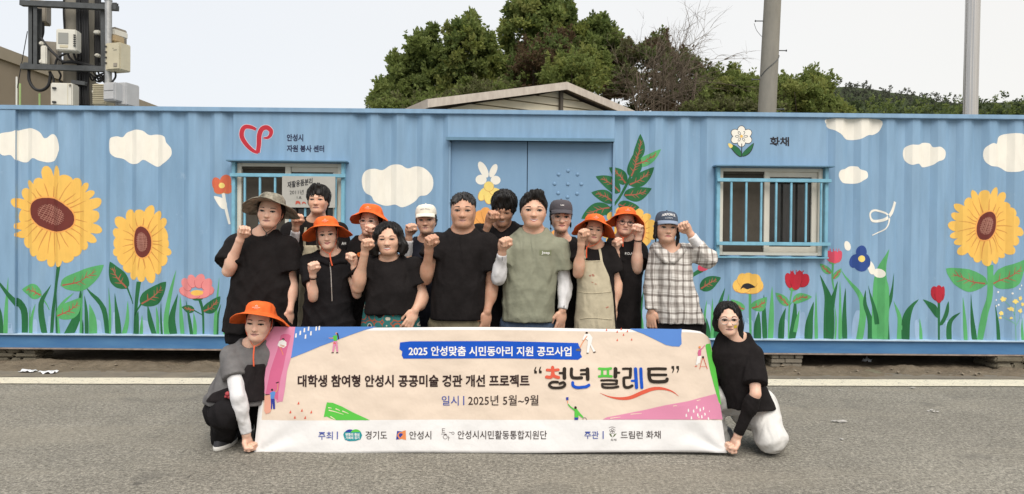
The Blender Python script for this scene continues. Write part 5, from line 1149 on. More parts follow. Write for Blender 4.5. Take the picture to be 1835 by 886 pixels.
# ================================================================== PEOPLE
# bodies, clothes and hair are grown as smooth-blended distance fields, meshed by surface nets
class Fld:
    def __init__(s, xs, ys, zs):
        s.x = np.asarray(xs, np.float32); s.y = np.asarray(ys, np.float32); s.z = np.asarray(zs, np.float32)
        s.v = np.full((len(s.x), len(s.y), len(s.z)), 0.5, np.float32)
    def sl(s, lo, hi, m):
        o = []
        for a, l, h in ((s.x, lo[0], hi[0]), (s.y, lo[1], hi[1]), (s.z, lo[2], hi[2])):
            i0 = max(0, int(np.searchsorted(a, l - m)) - 1); i1 = min(len(a), int(np.searchsorted(a, h + m)) + 1); o.append(slice(i0, max(i1, i0)))
        return tuple(o)
    def co(s, S): return s.x[S[0]][:, None, None], s.y[S[1]][None, :, None], s.z[S[2]][None, None, :]
    def put(s, S, d, k, mode):
        v = s.v[S]
        if v.size == 0: return
        if mode == 'add':
            h = np.maximum(k - np.abs(v - d), 0) / k; s.v[S] = np.minimum(v, d) - h * h * k * 0.25
        elif mode == 'sub':
            d = -d; h = np.maximum(k - np.abs(v - d), 0) / k; s.v[S] = np.maximum(v, d) + h * h * k * 0.25
        else:
            s.v[S] = np.maximum(v, d)
    def cone(s, a, b, ra, rb, k=0.02, mode='add', flat=None):
        a = np.array(a, np.float32); b = np.array(b, np.float32); R_ = max(ra, rb)
        S = s.sl(np.minimum(a, b) - R_, np.maximum(a, b) + R_, k + 0.03); x, y, z = s.co(S)
        ab = b - a; L2 = float(ab @ ab) + 1e-9
        t = np.clip(((x - a[0]) * ab[0] + (y - a[1]) * ab[1] + (z - a[2]) * ab[2]) / L2, 0, 1)
        d = np.sqrt((x - a[0] - t * ab[0]) ** 2 + (y - a[1] - t * ab[1]) ** 2 + (z - a[2] - t * ab[2]) ** 2) - (ra + (rb - ra) * t)
        s.put(S, d, k, mode)
    def ell(s, c, r, Rm=None, k=0.02, mode='add'):
        c = np.array(c, np.float32); r = np.array(r, np.float32); R_ = float(r.max())
        S = s.sl(c - R_, c + R_, k + 0.03); x, y, z = s.co(S); x = x - c[0]; y = y - c[1]; z = z - c[2]
        if Rm is not None:
            M = np.array(Rm, np.float32)   # columns = local axes in world
            x, y, z = (x * M[0, i] + y * M[1, i] + z * M[2, i] for i in range(3))
        q0 = np.sqrt((x / r[0]) ** 2 + (y / r[1]) ** 2 + (z / r[2]) ** 2); q1 = np.sqrt((x / r[0] ** 2) ** 2 + (y / r[1] ** 2) ** 2 + (z / r[2] ** 2) ** 2) + 1e-6
        s.put(S, q0 * (q0 - 1) / q1, k, mode)
    def loft(s, st, grow=0.0, k=0.03, zlo=None, zhi=None, mode='add', power=2.3, front=None):
        "stations (z, cx, cy, a, b): elliptical rings joined along z"
        st = sorted(st); Z = np.array([q[0] for q in st], np.float32)
        def ip(i):
            return np.interp(s.z, Z, np.array([q[i] for q in st], np.float32)).astype(np.float32)
        cx, cy, a, b = ip(1), ip(2), ip(3) + grow, ip(4) + grow
        zl = Z[0] if zlo is None else zlo; zh = Z[-1] if zhi is None else zhi
        S = s.sl((float((cx - a).min()), float((cy - b).min()), zl), (float((cx + a).max()), float((cy + b).max()), zh), k + 0.03)
        x, y, z = s.co(S); q = S[2]
        X = np.abs(x - cx[q]) / a[q]; Y = np.abs(y - cy[q]) / b[q]
        n = np.minimum(a[q], b[q])
        d = ((X ** power + Y ** power) ** (1 / power) - 1) * n
        d = np.maximum(d, np.maximum(zl - z, z - zh))
        if front is not None: d = np.maximum(d, front(x, y, z))
        s.put(S, d, k, mode)
    def cut(s, p, n, r=9.0):
        "remove everything on the +n side of the plane, within radius r of p"
        p = np.array(p, np.float32); n = np.array(n, np.float32); n /= np.linalg.norm(n) + 1e-9
        S = s.sl(p - r, p + r, 0); x, y, z = s.co(S)
        d = (x - p[0]) * n[0] + (y - p[1]) * n[1] + (z - p[2]) * n[2]
        if r < 5:
            q = np.sqrt((x - p[0]) ** 2 + (y - p[1]) ** 2 + (z - p[2]) ** 2) - r; d = np.minimum(d, -q)
        s.put(S, d, 0.01, 'max')
    def folds(s, amp, seed, wl=0.11, calm=None):
        r = random.Random(seed); x, y, z = s.co((slice(None),) * 3); o = 0
        wx = 0.035 * np.sin(z * 11 + r.uniform(0, 6)) + 0.02 * np.sin(x * 17 + z * 7 + r.uniform(0, 6)); wz = 0.03 * np.sin(x * 13 + r.uniform(0, 6))
        for i in range(6):
            ax = r.uniform(-1, 1), r.uniform(-.6, .6), r.uniform(-.8, .8); l = math.sqrt(sum(q * q for q in ax)); f = 3.14 / (wl * r.uniform(.7, 1.7)) / l
            ph = r.uniform(0, 6.28); t_ = np.abs(np.sin(f * (ax[0] * (x + wx) + ax[1] * y + ax[2] * (z + wz)) + ph))
            mask = 0.5 + 0.5 * np.sin(x * r.uniform(5, 12) + z * r.uniform(5, 12) + r.uniform(0, 6))
            o = o + (t_ ** 0.6 - 0.7) * mask * r.uniform(.6, 1.1)
        if calm is not None:
            o = o * np.clip((np.sqrt((x - calm[0]) ** 2 + (y - calm[1]) ** 2 + (z - calm[2]) ** 2) - .10) / .12, 0, 1)
        s.v += (amp * 0.85 * o).astype(np.float32)
    def nets(s):
        v = s.v; ins = v < 0
        c = np.zeros(tuple(n - 1 for n in v.shape), np.int8)
        corners = [(i, j, k) for i in (0, 1) for j in (0, 1) for k in (0, 1)]
        sh = c.shape
        def sub(a, o): return a[o[0]:o[0] + sh[0], o[1]:o[1] + sh[1], o[2]:o[2] + sh[2]]
        for o in corners: c += sub(ins, o)
        idx = np.argwhere((c > 0) & (c < 8)); n = len(idx)
        gid = np.full(sh, -1, np.int32); gid[idx[:, 0], idx[:, 1], idx[:, 2]] = np.arange(n)
        Pn = np.zeros((n, 3), np.float32); cnt = np.zeros(n, np.float32); ax = (s.x, s.y, s.z)
        for a in corners:
            for d in range(3):
                if a[d]: continue
                b = list(a); b[d] = 1
                ia = idx + np.array(a); ib = idx + np.array(b)
                va = v[ia[:, 0], ia[:, 1], ia[:, 2]]; vb = v[ib[:, 0], ib[:, 1], ib[:, 2]]
                m = (va < 0) != (vb < 0); t = np.where(m, va / np.where(m, va - vb, 1), 0)
                for e in range(3):
                    pa = ax[e][ia[:, e]]; pb = ax[e][ib[:, e]]; Pn[:, e] += np.where(m, pa + (pb - pa) * t, 0)
                cnt += m
        Pn /= cnt[:, None]
        Q = []
        for d in range(3):
            e, f = (d + 1) % 3, (d + 2) % 3
            lo = [slice(None)] * 3; hi = [slice(None)] * 3; lo[d] = slice(0, -1); hi[d] = slice(1, None)
            A = ins[tuple(lo)]; B = ins[tuple(hi)]
            w_ = np.argwhere(A != B)
            w_ = w_[(w_[:, e] > 0) & (w_[:, f] > 0) & (w_[:, e] < v.shape[e] - 1) & (w_[:, f] < v.shape[f] - 1)]
            sg = A[w_[:, 0], w_[:, 1], w_[:, 2]]
            def g(de, df):
                q = w_.copy(); q[:, e] -= de; q[:, f] -= df; return gid[q[:, 0], q[:, 1], q[:, 2]]
            q = np.stack([g(1, 1), g(0, 1), g(0, 0), g(1, 0)], 1); q[~sg] = q[~sg][:, ::-1]; Q.append(q)
        return Pn, np.concatenate(Q)
def fast_mesh(name, Pn, Q, parent, mats, off, smooth=True):
    me = bpy.data.meshes.new(name); n = len(Pn); q = len(Q)
    me.vertices.add(n); me.vertices.foreach_set('co', (Pn - np.array(off, np.float32)).ravel())
    me.loops.add(q * 4); me.loops.foreach_set('vertex_index', Q.astype(np.int32).ravel())
    me.polygons.add(q); me.polygons.foreach_set('loop_start', np.arange(0, q * 4, 4, dtype=np.int32))
    me.update(calc_edges=True); me.validate()
    return link(name, me, parent, mats, smooth)
def lines(lo, hi, coarse, fine):
    "grid lines: coarse spacing with finer intervals [(a, b, step)]"
    o = [lo]; p = lo
    while p < hi:
        st_ = coarse
        for a, b, f in fine:
            if a - f <= p <= b: st_ = min(st_, f)
        p += st_; o.append(p)
    return o

skin_mats = {}
def skin(tone):
    base = {'fair': (0.735, 0.495, 0.375), 'mid': (0.66, 0.42, 0.30), 'tan': (0.545, 0.325, 0.222)}[tone]
    return mat('skin_' + tone, base, 0.48, col2=(base[0] * .93, base[1] * .80, base[2] * .77), vscale=24, bump=0.08, bscale=130, bdist=0.003, sss=0.12, spec=0.35)
hairm = {'black': mat('hair_black', (0.006, 0.005, 0.005), 0.46, col2=(0.014, 0.012, 0.011), vscale=60, bump=0.8, bscale=110, bdist=0.006, stretch=(1, 1, .16), spec=0.3),
         'brown': mat('hair_brown', (0.045, 0.028, 0.018), 0.42, col2=(0.09, 0.058, 0.038), vscale=60, bump=0.7, bscale=110, bdist=0.006, stretch=(1, 1, .16), spec=0.5),
         'grey': mat('hair_grey', (0.035, 0.033, 0.033), 0.5, col2=(0.010, 0.009, 0.009), vscale=45, bump=0.7, bscale=110, bdist=0.006, stretch=(1, 1, .3), spec=0.45)}
def fabric(n, c, c2=None, v=0.15, rough=0.92, b=0.35, wr=.55):
    m = mat('cloth_' + n, c, rough, col2=c2, var=v, vscale=11, bump=b, bscale=38, bdist=0.010, spec=0.15); t = m.node_tree
    if 'wrinkle' not in t.nodes:
        p_ = t.nodes['Principled BSDF']; cc = t.nodes.new('ShaderNodeTexCoord'); mp = t.nodes.new('ShaderNodeMapping'); mp.inputs['Scale'].default_value = (1.5, 1.2, .6); mp.inputs['Rotation'].default_value = (0, .45, 0)
        n1 = t.nodes.new('ShaderNodeTexNoise'); n1.name = 'wrinkle'; n1.inputs['Scale'].default_value = 8; n1.inputs['Detail'].default_value = 1.5; n1.inputs['Distortion'].default_value = .5
        bp = t.nodes.new('ShaderNodeBump'); bp.inputs['Strength'].default_value = wr; bp.inputs['Distance'].default_value = .06
        t.links.new(cc.outputs['Object'], mp.inputs[0]); t.links.new(mp.outputs[0], n1.inputs['Vector']); t.links.new(n1.outputs[0], bp.inputs['Height'])
        t.links.new(p_.inputs['Normal'].links[0].from_socket, bp.inputs['Normal']); t.links.new(bp.outputs[0], p_.inputs['Normal'])
    return m
blackT = fabric('black', (0.0095, 0.0078, 0.0080), (0.014, 0.0118, 0.012)); black2 = fabric('soft_black', (0.0085, 0.0075, 0.0085), (0.013, 0.0115, 0.0125))
eye_w = mat('eye_white', (0.30, 0.25, 0.225), 0.4); eye_d = mat('eye_dark', (0.012, 0.008, 0.006), 0.2); lash = mat('lash', (0.009, 0.006, 0.005), 0.7)
brow = mat('brow', (0.018, 0.012, 0.010), 0.8); lipm = mat('lip', (0.40, 0.185, 0.15), 0.45, var=.1); lipr = mat('lip_rosy', (0.44, 0.14, 0.12), 0.42, var=.1); teeth = mat('teeth', (0.7, 0.66, 0.6), 0.35)
steel = mat('glasses_metal', (0.55, 0.50, 0.46), 0.3, metal=0.8); darkrim = mat('glasses_dark', (0.10, 0.07, 0.06), 0.35)
orange = mat('hat_orange', (0.82, 0.165, 0.038), 0.82, col2=(0.70, 0.125, 0.03), vscale=6, bump=0.45, bscale=28, bdist=0.012, spec=0.15)
whitesl = fabric('white_sleeve', (0.72, 0.71, 0.72), (0.62, 0.61, 0.62), b=.2)

def rotm(yaw, pitch, roll):
    "head turn: yaw + = to photo right, pitch + = looking down, roll + = top leans to photo right"
    return Matrix.Rotation(rad(yaw), 3, 'Z') @ Matrix.Rotation(rad(pitch), 3, 'X') @ Matrix.Rotation(rad(roll), 3, 'Y')

class Person:
    def __init__(s, label, d, chin, crown, sex='f', tone='mid', fw=1.0, yaw=0, pitch=0, roll=0, group=None):
        s.d = d; s.S = FPX / d
        s.hh = (chin[1] - crown) / s.S / math.cos(rad(pitch)) if False else (chin[1] - crown) / s.S
        s.R = rotm(yaw, pitch, roll); s.fw = fw; s.tone = tone; s.sex = sex
        cp = P(chin[0], chin[1], d - 0.10)
        s.O = cp - s.R @ Vector((0, -.27, .03)) * s.hh
        foot = s.O.copy(); foot.z = 0; foot.y = d + .02
        s.root = empty('person', foot, label, 'person'); s.off = foot
        s.fx = []; s.body = []; s.fists = []
    def H(s, x, y, z): return s.O + s.R @ Vector((x, y, z)) * s.hh
    def p(s, px, py, dd=0.0): return P(px, py, s.d + dd)
    # ---------------------------------------------------------------- head field
    def head(s, F, jaw=1.0, cheek=1.0, nose=1.0):
        h = s.hh; fw = s.fw; H = s.H; Rm = np.array(s.R)
        E = lambda c, r, k=.02, mode='add': F.ell(H(*c), np.array(r) * h, Rm, k * h / .23, mode)
        C = lambda a, b, ra, rb, k=.015, mode='add': F.cone(H(*a), H(*b), ra * h, rb * h, k * h / .23, mode)
        E((0, .07, .63), (.335 * fw ** .5, .405, .385)); E((0, -.06, .43), (.296 * fw, .315, .375), .03)
        E((0, -.215, .125), (.145 * fw * jaw, .135, .13), .035)
        for q in (-1, 1):
            C((q * .192 * fw * jaw, .0, .27), (q * .10 * fw * jaw, -.19, .12), .078, .068, .035)
            E((q * .165 * fw, -.245, .385), (.105 * cheek, .10, .125), .03)
            C((q * .05, -.345, .575), (q * .20 * fw, -.285, .59), .045, .04, .02)
            E((q * .145 * fw, -.395, .495), (.085, .052, .042), .016, 'sub')
            E((q * .145 * fw, -.318, .495), (.072, .05, .05), .012)
            E((q * .335 * fw ** .7, .03, .46), (.03, .07, .125), .010); E((q * .347 * fw ** .7, .015, .47), (.02, .04, .07), .006, 'sub')
            E((q * .05 * nose, -.375, .335), (.036, .045, .032), .008)
        C((0, -.335, .53), (0, -.405, .365), .026, .042 * nose, .018); E((0, -.415, .345), (.043 * nose, .045, .038), .012)
        C((-.075, -.335, .235), (.075, -.335, .235), .026, .026, .012); C((-.055, -.338, .195), (.055, -.338, .195), .027, .027, .012)
        C((-.08, -.372, .214), (.08, -.372, .214), .006, .006, .006, 'sub')
        E((0, -.325, .10), (.075, .055, .055), .03)
        return
    # ---------------------------------------------------------------- fist / hand
    def fist(s, F, c, up, n, side, k=1.0):
        "c = centre of the fist, up = forearm direction, n = towards the curled fingers, side = +1/-1 thumb side"
        k *= .94; u = Vector(up).normalized(); n = (Vector(n) - u * Vector(n).dot(u)).normalized(); l = u.cross(n) * side; c = Vector(c)
        Q = lambda a, b, e: c + l * a * k + u * b * k + n * e * k
        M = np.array(Matrix((l, u, n)).transposed())
        F.ell(Q(0, -.004, -.010), (.041 * k, .047 * k, .024 * k), M, .014)
        for i, (o, ln) in enumerate(((.033, .95), (.0112, 1.05), (-.0112, 1.0), (-.0325, .84))):
            r = .0108 * k * (1 if i < 3 else .9)
            a, b, e, g = Q(o, .036 * ln, -.004), Q(o * .98, .040 * ln, .030), Q(o * .95, .004, .036), Q(o * .93, -.002, .016)
            F.cone(a, b, r * 1.02, r * .98, .0025); F.cone(b, e, r * .98, r * .93, .0025); F.cone(e, g, r * .93, r * .82, .0025); F.ell(a, (r * 1.15,) * 3, None, .006)
        F.cone(Q(.034, -.03, .004), Q(.042, .002, .026), .0155 * k, .013 * k, .010); F.cone(Q(.042, .002, .026), Q(.012, .014, .047), .0125 * k, .0105 * k, .004)
        F.cone(Q(0, -.042, -.008), Q(0, -.075, -.006), .028 * k, .026 * k, .02)
        s.fists.append(tuple(c))
    def hand(s, F, w_, dirv, n, side, k=1.0, curl=0.5):
        "open, slightly curled hand: w_ wrist, dirv pointing to the fingers, n palm side"
        u = Vector(dirv).normalized(); n = (Vector(n) - u * Vector(n).dot(u)).normalized(); l = u.cross(n) * side; c = Vector(w_)
        Q = lambda a, b, e: c + l * a * k + u * b * k + n * e * k
        M = np.array(Matrix((l, u, n)).transposed())
        F.ell(Q(0, .05, 0), (.040 * k, .054 * k, .017 * k), M, .016)
        for i, (o, ln) in enumerate(((.030, .92), (.010, 1.0), (-.010, .95), (-.029, .78))):
            r = .0098 * k; a = Q(o * .9, .088, 0); b = Q(o * 1.05, .088 + .038 * ln, .012 * curl); e = Q(o * 1.05, .088 + .058 * ln, .012 + .028 * curl); g = Q(o, .088 + (.066 - .02 * curl) * ln, .02 + .044 * curl)
            F.cone(a, b, r * 1.05, r, .004); F.cone(b, e, r, r * .93, .004); F.cone(e, g, r * .93, r * .8, .003)
        F.cone(Q(.032, .028, .004), Q(.050, .058, .014), .0145 * k, .0115 * k, .010); F.cone(Q(.050, .058, .014), Q(.050, .090, .024), .011 * k, .009 * k, .004)
        s.fists.append(tuple(Q(0, .07, .01)))
    # ---------------------------------------------------------------- face prints that follow the skin
    def drape(s, name, pg2, m, bvh, lift=0.0010, sub=0.012, parent=None):
        "pg2: polygon in head (x, z) units, projected from the front on to the skin"
        bm = bmesh.new(); vs = [bm.verts.new((q[0], q[1], 0)) for q in pg2]
        for t in tess(pg2):
            try: bm.faces.new([vs[i] for i in t])
            except ValueError: pass
        bmesh.ops.subdivide_edges(bm, edges=[e for e in bm.edges if e.calc_length() > .05], cuts=2, use_grid_fill=True)
        fd = (s.R @ Vector((0, 1, 0))).normalized(); bad = []
        for v in bm.verts:
            o = s.H(v.co.x, -.57, v.co.y)
            hit = bvh.ray_cast(o - s.off, fd, .6)[0]
            if hit is None: bad.append(v); continue
            v.co = hit - fd * lift
        if bad: bmesh.ops.delete(bm, geom=bad, context='VERTS')
        bm.normal_update()
        for f in bm.faces:
            if f.normal.dot(fd) > 0: f.normal_flip()
        me = bpy.data.meshes.new(name); bm.to_mesh(me); bm.free(); me.shade_smooth()
        return link(name, me, parent or s.root, [m])
    def face(s, bvh, smile=0.0, openm=0, eye=1.0, lips=None, browm=None, squint=0.0, browy=0.0, mouthw=1.0, look=0.0):
        fw = s.fw; ez = .492
        for q in (-1, 1):
            cx = q * .148 * fw; w_ = .078; hgt = .029 * eye * (1 - squint * .7)
            up = [(cx - w_ + 2 * w_ * t, ez + (hgt * math.sin(math.pi * t ** .9)) + q * .010 * (t - .5)) for t in np.linspace(0, 1, 9)]
            dn = [(cx - w_ + 2 * w_ * t, ez - (hgt * .62 * math.sin(math.pi * t)) + q * .010 * (t - .5)) for t in np.linspace(1, 0, 9)[1:-1]]
            e = s.drape('eye', up + dn, eye_w, bvh, .0008)
            if squint < .85:
                s.drape('iris', ellipse(cx + look * .02, ez + hgt * .18, .036, min(.034, hgt * .95), 0, 12), eye_d, bvh, .0016, parent=e)
            lid = [(x, z + .028) for x, z in up]; s.drape('eyelid', up + lid[::-1], lash, bvh, .0022, parent=e)
            if squint > .5: pass
            by = .590 + browy; b_ = [(cx - q * .070 + q * .165 * t, by + .026 * math.sin(math.pi * (.15 + .75 * t)) - .006) for t in np.linspace(0, 1, 7)]
            th = [.021 * (1 - .6 * t) for t in np.linspace(0, 1, 7)]
            pgb = [(x, z + t / 1) for (x, z), t in zip(b_, th)] + [(x, z - t * .35) for (x, z), t in list(zip(b_, th))[::-1]]
            s.drape('eyebrow', pgb, browm or brow, bvh, .0012)
            s.drape('nostril', ellipse(q * .030, .318, .014, .008, 0, 8), lash, bvh, .0006)
        W_ = .118 * mouthw * fw ** .5; mz = .214
        line = lambda t: mz + smile * .045 * (2 * abs(t - .5)) ** 1.6
        upl = [(-W_ + 2 * W_ * t, line(t) + (.040 * math.sin(math.pi * t) ** .8 - .010 * math.exp(-((t - .5) / .1) ** 2))) for t in np.linspace(0, 1, 13)]
        lol = [(-W_ + 2 * W_ * t, line(t) - .044 * math.sin(math.pi * t) ** .9 - openm * .02) for t in np.linspace(1, 0, 13)[1:-1]]
        l_ = s.drape('lips', upl + lol, lips or lipm, bvh, .0010)
        ml = [(-W_ + 2 * W_ * t, line(t) + .006) for t in np.linspace(0, 1, 9)] + [(-W_ + 2 * W_ * t, line(t) - .005 - openm * .022 * math.sin(math.pi * t)) for t in np.linspace(1, 0, 9)]
        s.drape('mouth_line', ml, lash if not openm else teeth, bvh, .0018, parent=l_)
        if openm:
            s.drape('mouth_line', [(-W_ + 2 * W_ * t, line(t) + .010) for t in np.linspace(0, 1, 9)] + [(-W_ + 2 * W_ * t, line(t) + .003) for t in np.linspace(1, 0, 9)], lash, bvh, .0022, parent=l_)
    # ---------------------------------------------------------------- hair
    def hair(s, style, col='black', seed=1):
        h = s.hh; lo = np.array(s.H(0, 0, .5)) - .30; hi = np.array(s.H(0, 0, .5)) + .26
        if style in ('long', 'tied'): lo[2] -= .14
        F = Fld(lines(lo[0], hi[0], .0065, []), lines(lo[1], hi[1], .0065, []), lines(lo[2], hi[2], .0065, []))
        H = s.H; Rm = np.array(s.R); fw = s.fw
        E = lambda c, r, k=.02, mode='add': F.ell(H(*c), np.array(r) * h, Rm, k * h / .23, mode)
        C = lambda a, b, ra, rb, k=.02, mode='add': F.cone(H(*a), H(*b), ra * h, rb * h, k, mode)
        rr = random.Random(seed); sx = .335 * fw ** .5
        if style == 'short':          # combed, side part, forehead showing
            E((0, .09, .68), (sx + .055, .43, .385)); E((0, .16, .45), (sx + .02, .32, .25), .03)
            E((0, -.48, .36), (.285 * fw, .40, .42), .02, 'sub'); E((.03, -.42, .70), (.22, .20, .145), .02, 'sub')
            C((-.2, -.2, .95), (.22, -.24, .93), .10, .08)
            for a0, a1, z1, y1 in ((.04, -.17, .84, -.33), (.0, -.28, .72, -.25), (.05, .13, .90, -.33), (.08, .23, .81, -.30), (.14, .33, .70, -.18), (-.05, -.35, .66, -.10), (.2, .37, .62, -.05)): C((a0, -.24, 1.03), (a1, y1, z1), .095, .04, .012)
        elif style == 'crop':         # receding short curly top, shaved sides
            E((0, .06, .76), (sx + .02, .40, .30)); E((0, .14, .50), (sx + .012, .32, .27), .03)
            E((0, -.50, .38), (.31 * fw, .36, .52), .02, 'sub')
            for i in range(26):
                a = rr.uniform(-1, 1); E((a * .30, rr.uniform(-.25, .1), .98 - .25 * a * a + rr.uniform(-.03, .03)), (.06, .06, .045), .006)
        elif style == 'fringe':       # full black hair falling on the forehead
            E((0, .06, .70), (sx + .085, .45, .41)); E((0, .14, .42), (sx + .03, .32, .25), .03)
            E((0, -.50, .30), (.29 * fw, .40, .37), .02, 'sub')
            for a, b_, zz in ((-.30, -.24, .56), (-.18, -.27, .63), (.16, -.28, .62), (.30, -.22, .55), (-.06, -.33, .70), (.07, -.33, .70)):
                C((a * .45, -.28, 1.0), (a * 1.02, b_, zz), .085, .035, .012)
            C((0, -.47, .72), (0, -.42, .60), .03, .05, .02, 'sub')
        elif style == 'bowed':        # hair falling over the forehead, swept to both sides
            E((0, .06, .70), (sx + .08, .46, .41)); E((0, .14, .42), (sx + .02, .32, .25), .03)
            E((0, -.52, .30), (.30 * fw, .40, .32), .02, 'sub')
            for a, b_, zz in ((-.32, -.20, .52), (-.18, -.30, .58), (.1, -.34, .60), (.26, -.26, .53), (.34, -.12, .45)):
                C((a * .35, -.28, .98), (a, b_, zz), .09, .035, .012)
        elif style == 'bob':          # wavy chin-length bob
            E((0, .08, .70), (sx + .075, .44, .385)); E((0, .16, .38), (sx + .10, .34, .36), .04)
            for q in (-1, 1):
                C((q * .33, -.08, .72), (q * (.43 * fw), -.05, .30), .10, .115, .03); C((q * .43 * fw, -.05, .30), (q * .40 * fw, -.06, .06), .115, .085, .03); E((q * .46 * fw, -.02, .22), (.09, .15, .16), .03)
            E((0, -.52, .36), (.285 * fw, .42, .50), .02, 'sub'); E((.04, -.42, .74), (.19, .22, .15), .03, 'sub'); E((0, .05, -.12), (.25, .6, .16), .02, 'sub')
        elif style == 'long':         # long straight hair, centre part, tucked behind
            E((0, .08, .69), (sx + .055, .43, .385)); E((0, .18, .38), (sx + .04, .28, .42), .04)
            for q, l_ in ((-1, .14), (1, -.26)):
                C((q * .31, .02, .66), (q * .37 * fw, .08, .34), .075, .075, .03); C((q * .37 * fw, .08, .34), (q * .36 * fw, .10, l_), .08, .05, .03)
            C((.25, .22, .4), (.33, .2, -.06), .17, .09, .03)
            E((0, -.50, .36), (.295 * fw, .41, .46), .02, 'sub'); E((.0, -.40, .70), (.20, .2, .19), .03, 'sub')
            C((.0, -.28, .97), (.27, -.24, .66), .025, .018, .01); C((.33, .12, .3), (.40, .1, -.30), .13, .06, .02)
        elif style == 'under':        # what shows below a hat
            E((0, .10, .62), (sx + .03, .40, .36)); E((0, .18, .40), (sx + .015, .28, .28), .03)
            E((0, -.50, .34), (.275 * fw, .40, .42), .02, 'sub')
            for q in (-1, 1): C((q * .315 * fw ** .6, -.03, .66), (q * .335 * fw ** .7, -.02, .42), .045, .03, .012)
        elif style == 'tied':         # tied back, wisps in front of the ears
            E((0, .10, .62), (sx + .03, .40, .36)); E((0, .20, .40), (sx + .0, .27, .28), .03)
            E((0, -.50, .34), (.275 * fw, .40, .42), .02, 'sub')
            C((-.33 * fw, -.02, .62), (-.36 * fw, -.06, .12), .035, .022, .01); C((-.36 * fw, -.06, .12), (-.31 * fw, -.05, -.18), .020, .008, .01)
            C((.33 * fw, .0, .6), (.35 * fw, .0, .2), .03, .02, .01); C((.35 * fw, .0, .2), (.33, .0, -.12), .017, .007, .01)
        elif style == 'wisps':        # dark strands to the shoulder from under a cap
            E((0, .10, .60), (sx + .05, .40, .36)); E((0, .20, .36), (sx + .03, .27, .30), .03)
            E((0, -.50, .34), (.265 * fw, .40, .42), .02, 'sub')
            C((-.33, -.06, .60), (-.39, -.06, .20), .06, .045, .01); C((-.39, -.06, .20), (-.34, -.05, -.02), .04, .014, .01); C((-.40, -.0, .3), (-.44, -.02, .05), .03, .01, .01)
            C((.33, -.06, .62), (.40, -.04, .22), .075, .065, .01); C((.40, -.04, .22), (.36, -.04, -.12), .06, .022, .01); C((.41, .0, .3), (.42, -.0, -.06), .035, .012, .01)
        # strand relief
        x, y, z = F.co((slice(None),) * 3)
        c = s.H(0, .05, .6); an = np.arctan2(x - c.x, -(y - c.y))
        amp = .0042 if style in ('bob', 'crop') else .0030
        F.v += (amp * np.sin(an * 27 + np.sin((z - c.z) * 34) * 1.6 + seed) + .0022 * np.sin(an * 61 + (z - c.z) * 30 + 2 * np.sin(z * 50))).astype(np.float32)
        if style in ('bob', 'crop', 'fringe', 'bowed'):
            F.v += (.0035 * np.sin(z * 75 + np.sin(an * 9) * 2 + x * 60)).astype(np.float32)
        Pn, Q = F.nets(); o = fast_mesh('hair', Pn, Q, s.root, [hairm[col]], s.off)
        hb = BVHTree.FromPolygons([tuple(q) for q in (Pn - np.array(s.off, np.float32)).tolist()], Q.tolist()); cen = s.H(0, .08, .6) - s.off; mb = MB()
        n_, tp, ln = {'short': (70, 1.25, .9), 'crop': (60, 1.3, .5), 'fringe': (80, 1.3, 1.0), 'bowed': (80, 1.3, 1.0), 'bob': (90, 1.3, 1.7), 'long': (90, 1.35, 2.0), 'under': (24, .5, .7), 'tied': (30, .5, .8), 'wisps': (34, .5, 1.1)}[style]
        for i in range(n_):
            az = rr.uniform(-math.pi, math.pi); e0 = tp - abs(rr.gauss(0, .35)); k = ln * rr.uniform(.5, 1.0); pts = []; dz_ = rr.uniform(-.25, .25); lf = rr.uniform(.0005, .004)
            for t in np.linspace(0, 1, 7):
                e = e0 - k * t; a_ = az + dz_ * t; dv = Vector((math.cos(e) * math.sin(a_), -math.cos(e) * math.cos(a_), math.sin(e))); dv = s.R @ dv
                h_ = hb.ray_cast(cen + dv * .4, -dv, .36)[0]
                if h_ is None: break
                pts.append(h_ + dv * (lf + .004 * t * t * rr.uniform(0, 1.5)))
            if len(pts) > 3: mb.tube(pts, [.0022 * (1 - .7 * j / (len(pts) - 1)) for j in range(len(pts))], 4, cap=False)
        if mb.V: q = mb.build('loose_hair', hairm[col], o, True); q['kind'] = 'stuff'
        return o
    def strands(s, pts_list, r=.0022, col='black'):
        mb = MB()
        for pl in pts_list: mb.tube(spline([tuple(s.H(*q) - s.off) for q in pl], 5), r, 5)
        mb.build('hair_strand', hairm[col], s.root, True)
    # ---------------------------------------------------------------- hats and glasses
    def _lathe_head(s, prof, n, fn):
        V = []; F = []
        for (r, z) in prof:
            for j in range(n):
                a = 2 * math.pi * j / n; V.append(s.H(*fn(r, z, a)) - s.off)
        for i in range(len(prof) - 1):
            for j in range(n): F.append((i * n + j, i * n + (j + 1) % n, (i + 1) * n + (j + 1) % n, (i + 1) * n + j))
        F.append(tuple((len(prof) - 1) * n + j for j in range(n)))
        return V, F
    def bucket(s, m, seed=0, brim=.66, droop=.09, zb=.755, crown=.405, top=1.09, logo=True, tilt=-.17, side=.14, under=None, wave=1.0, name='bucket_hat', cord=None):
        r_ = random.Random(seed); ph = [r_.uniform(0, 6) for _ in range(4)]
        prof = [(brim, zb - droop), (brim * .995, zb - droop + .012), (brim * .86, zb - droop * .62), ((brim + crown) / 2, zb - droop * .3), (crown * 1.04, zb + .0), (crown * 1.0, zb + .03), (crown * .96, zb + .11), (crown * .92, zb + .19), (crown * .865, top - .11), (crown * .77, top - .05), (crown * .60, top - .015), (crown * .36, top + .004), (crown * .12, top + .008)]
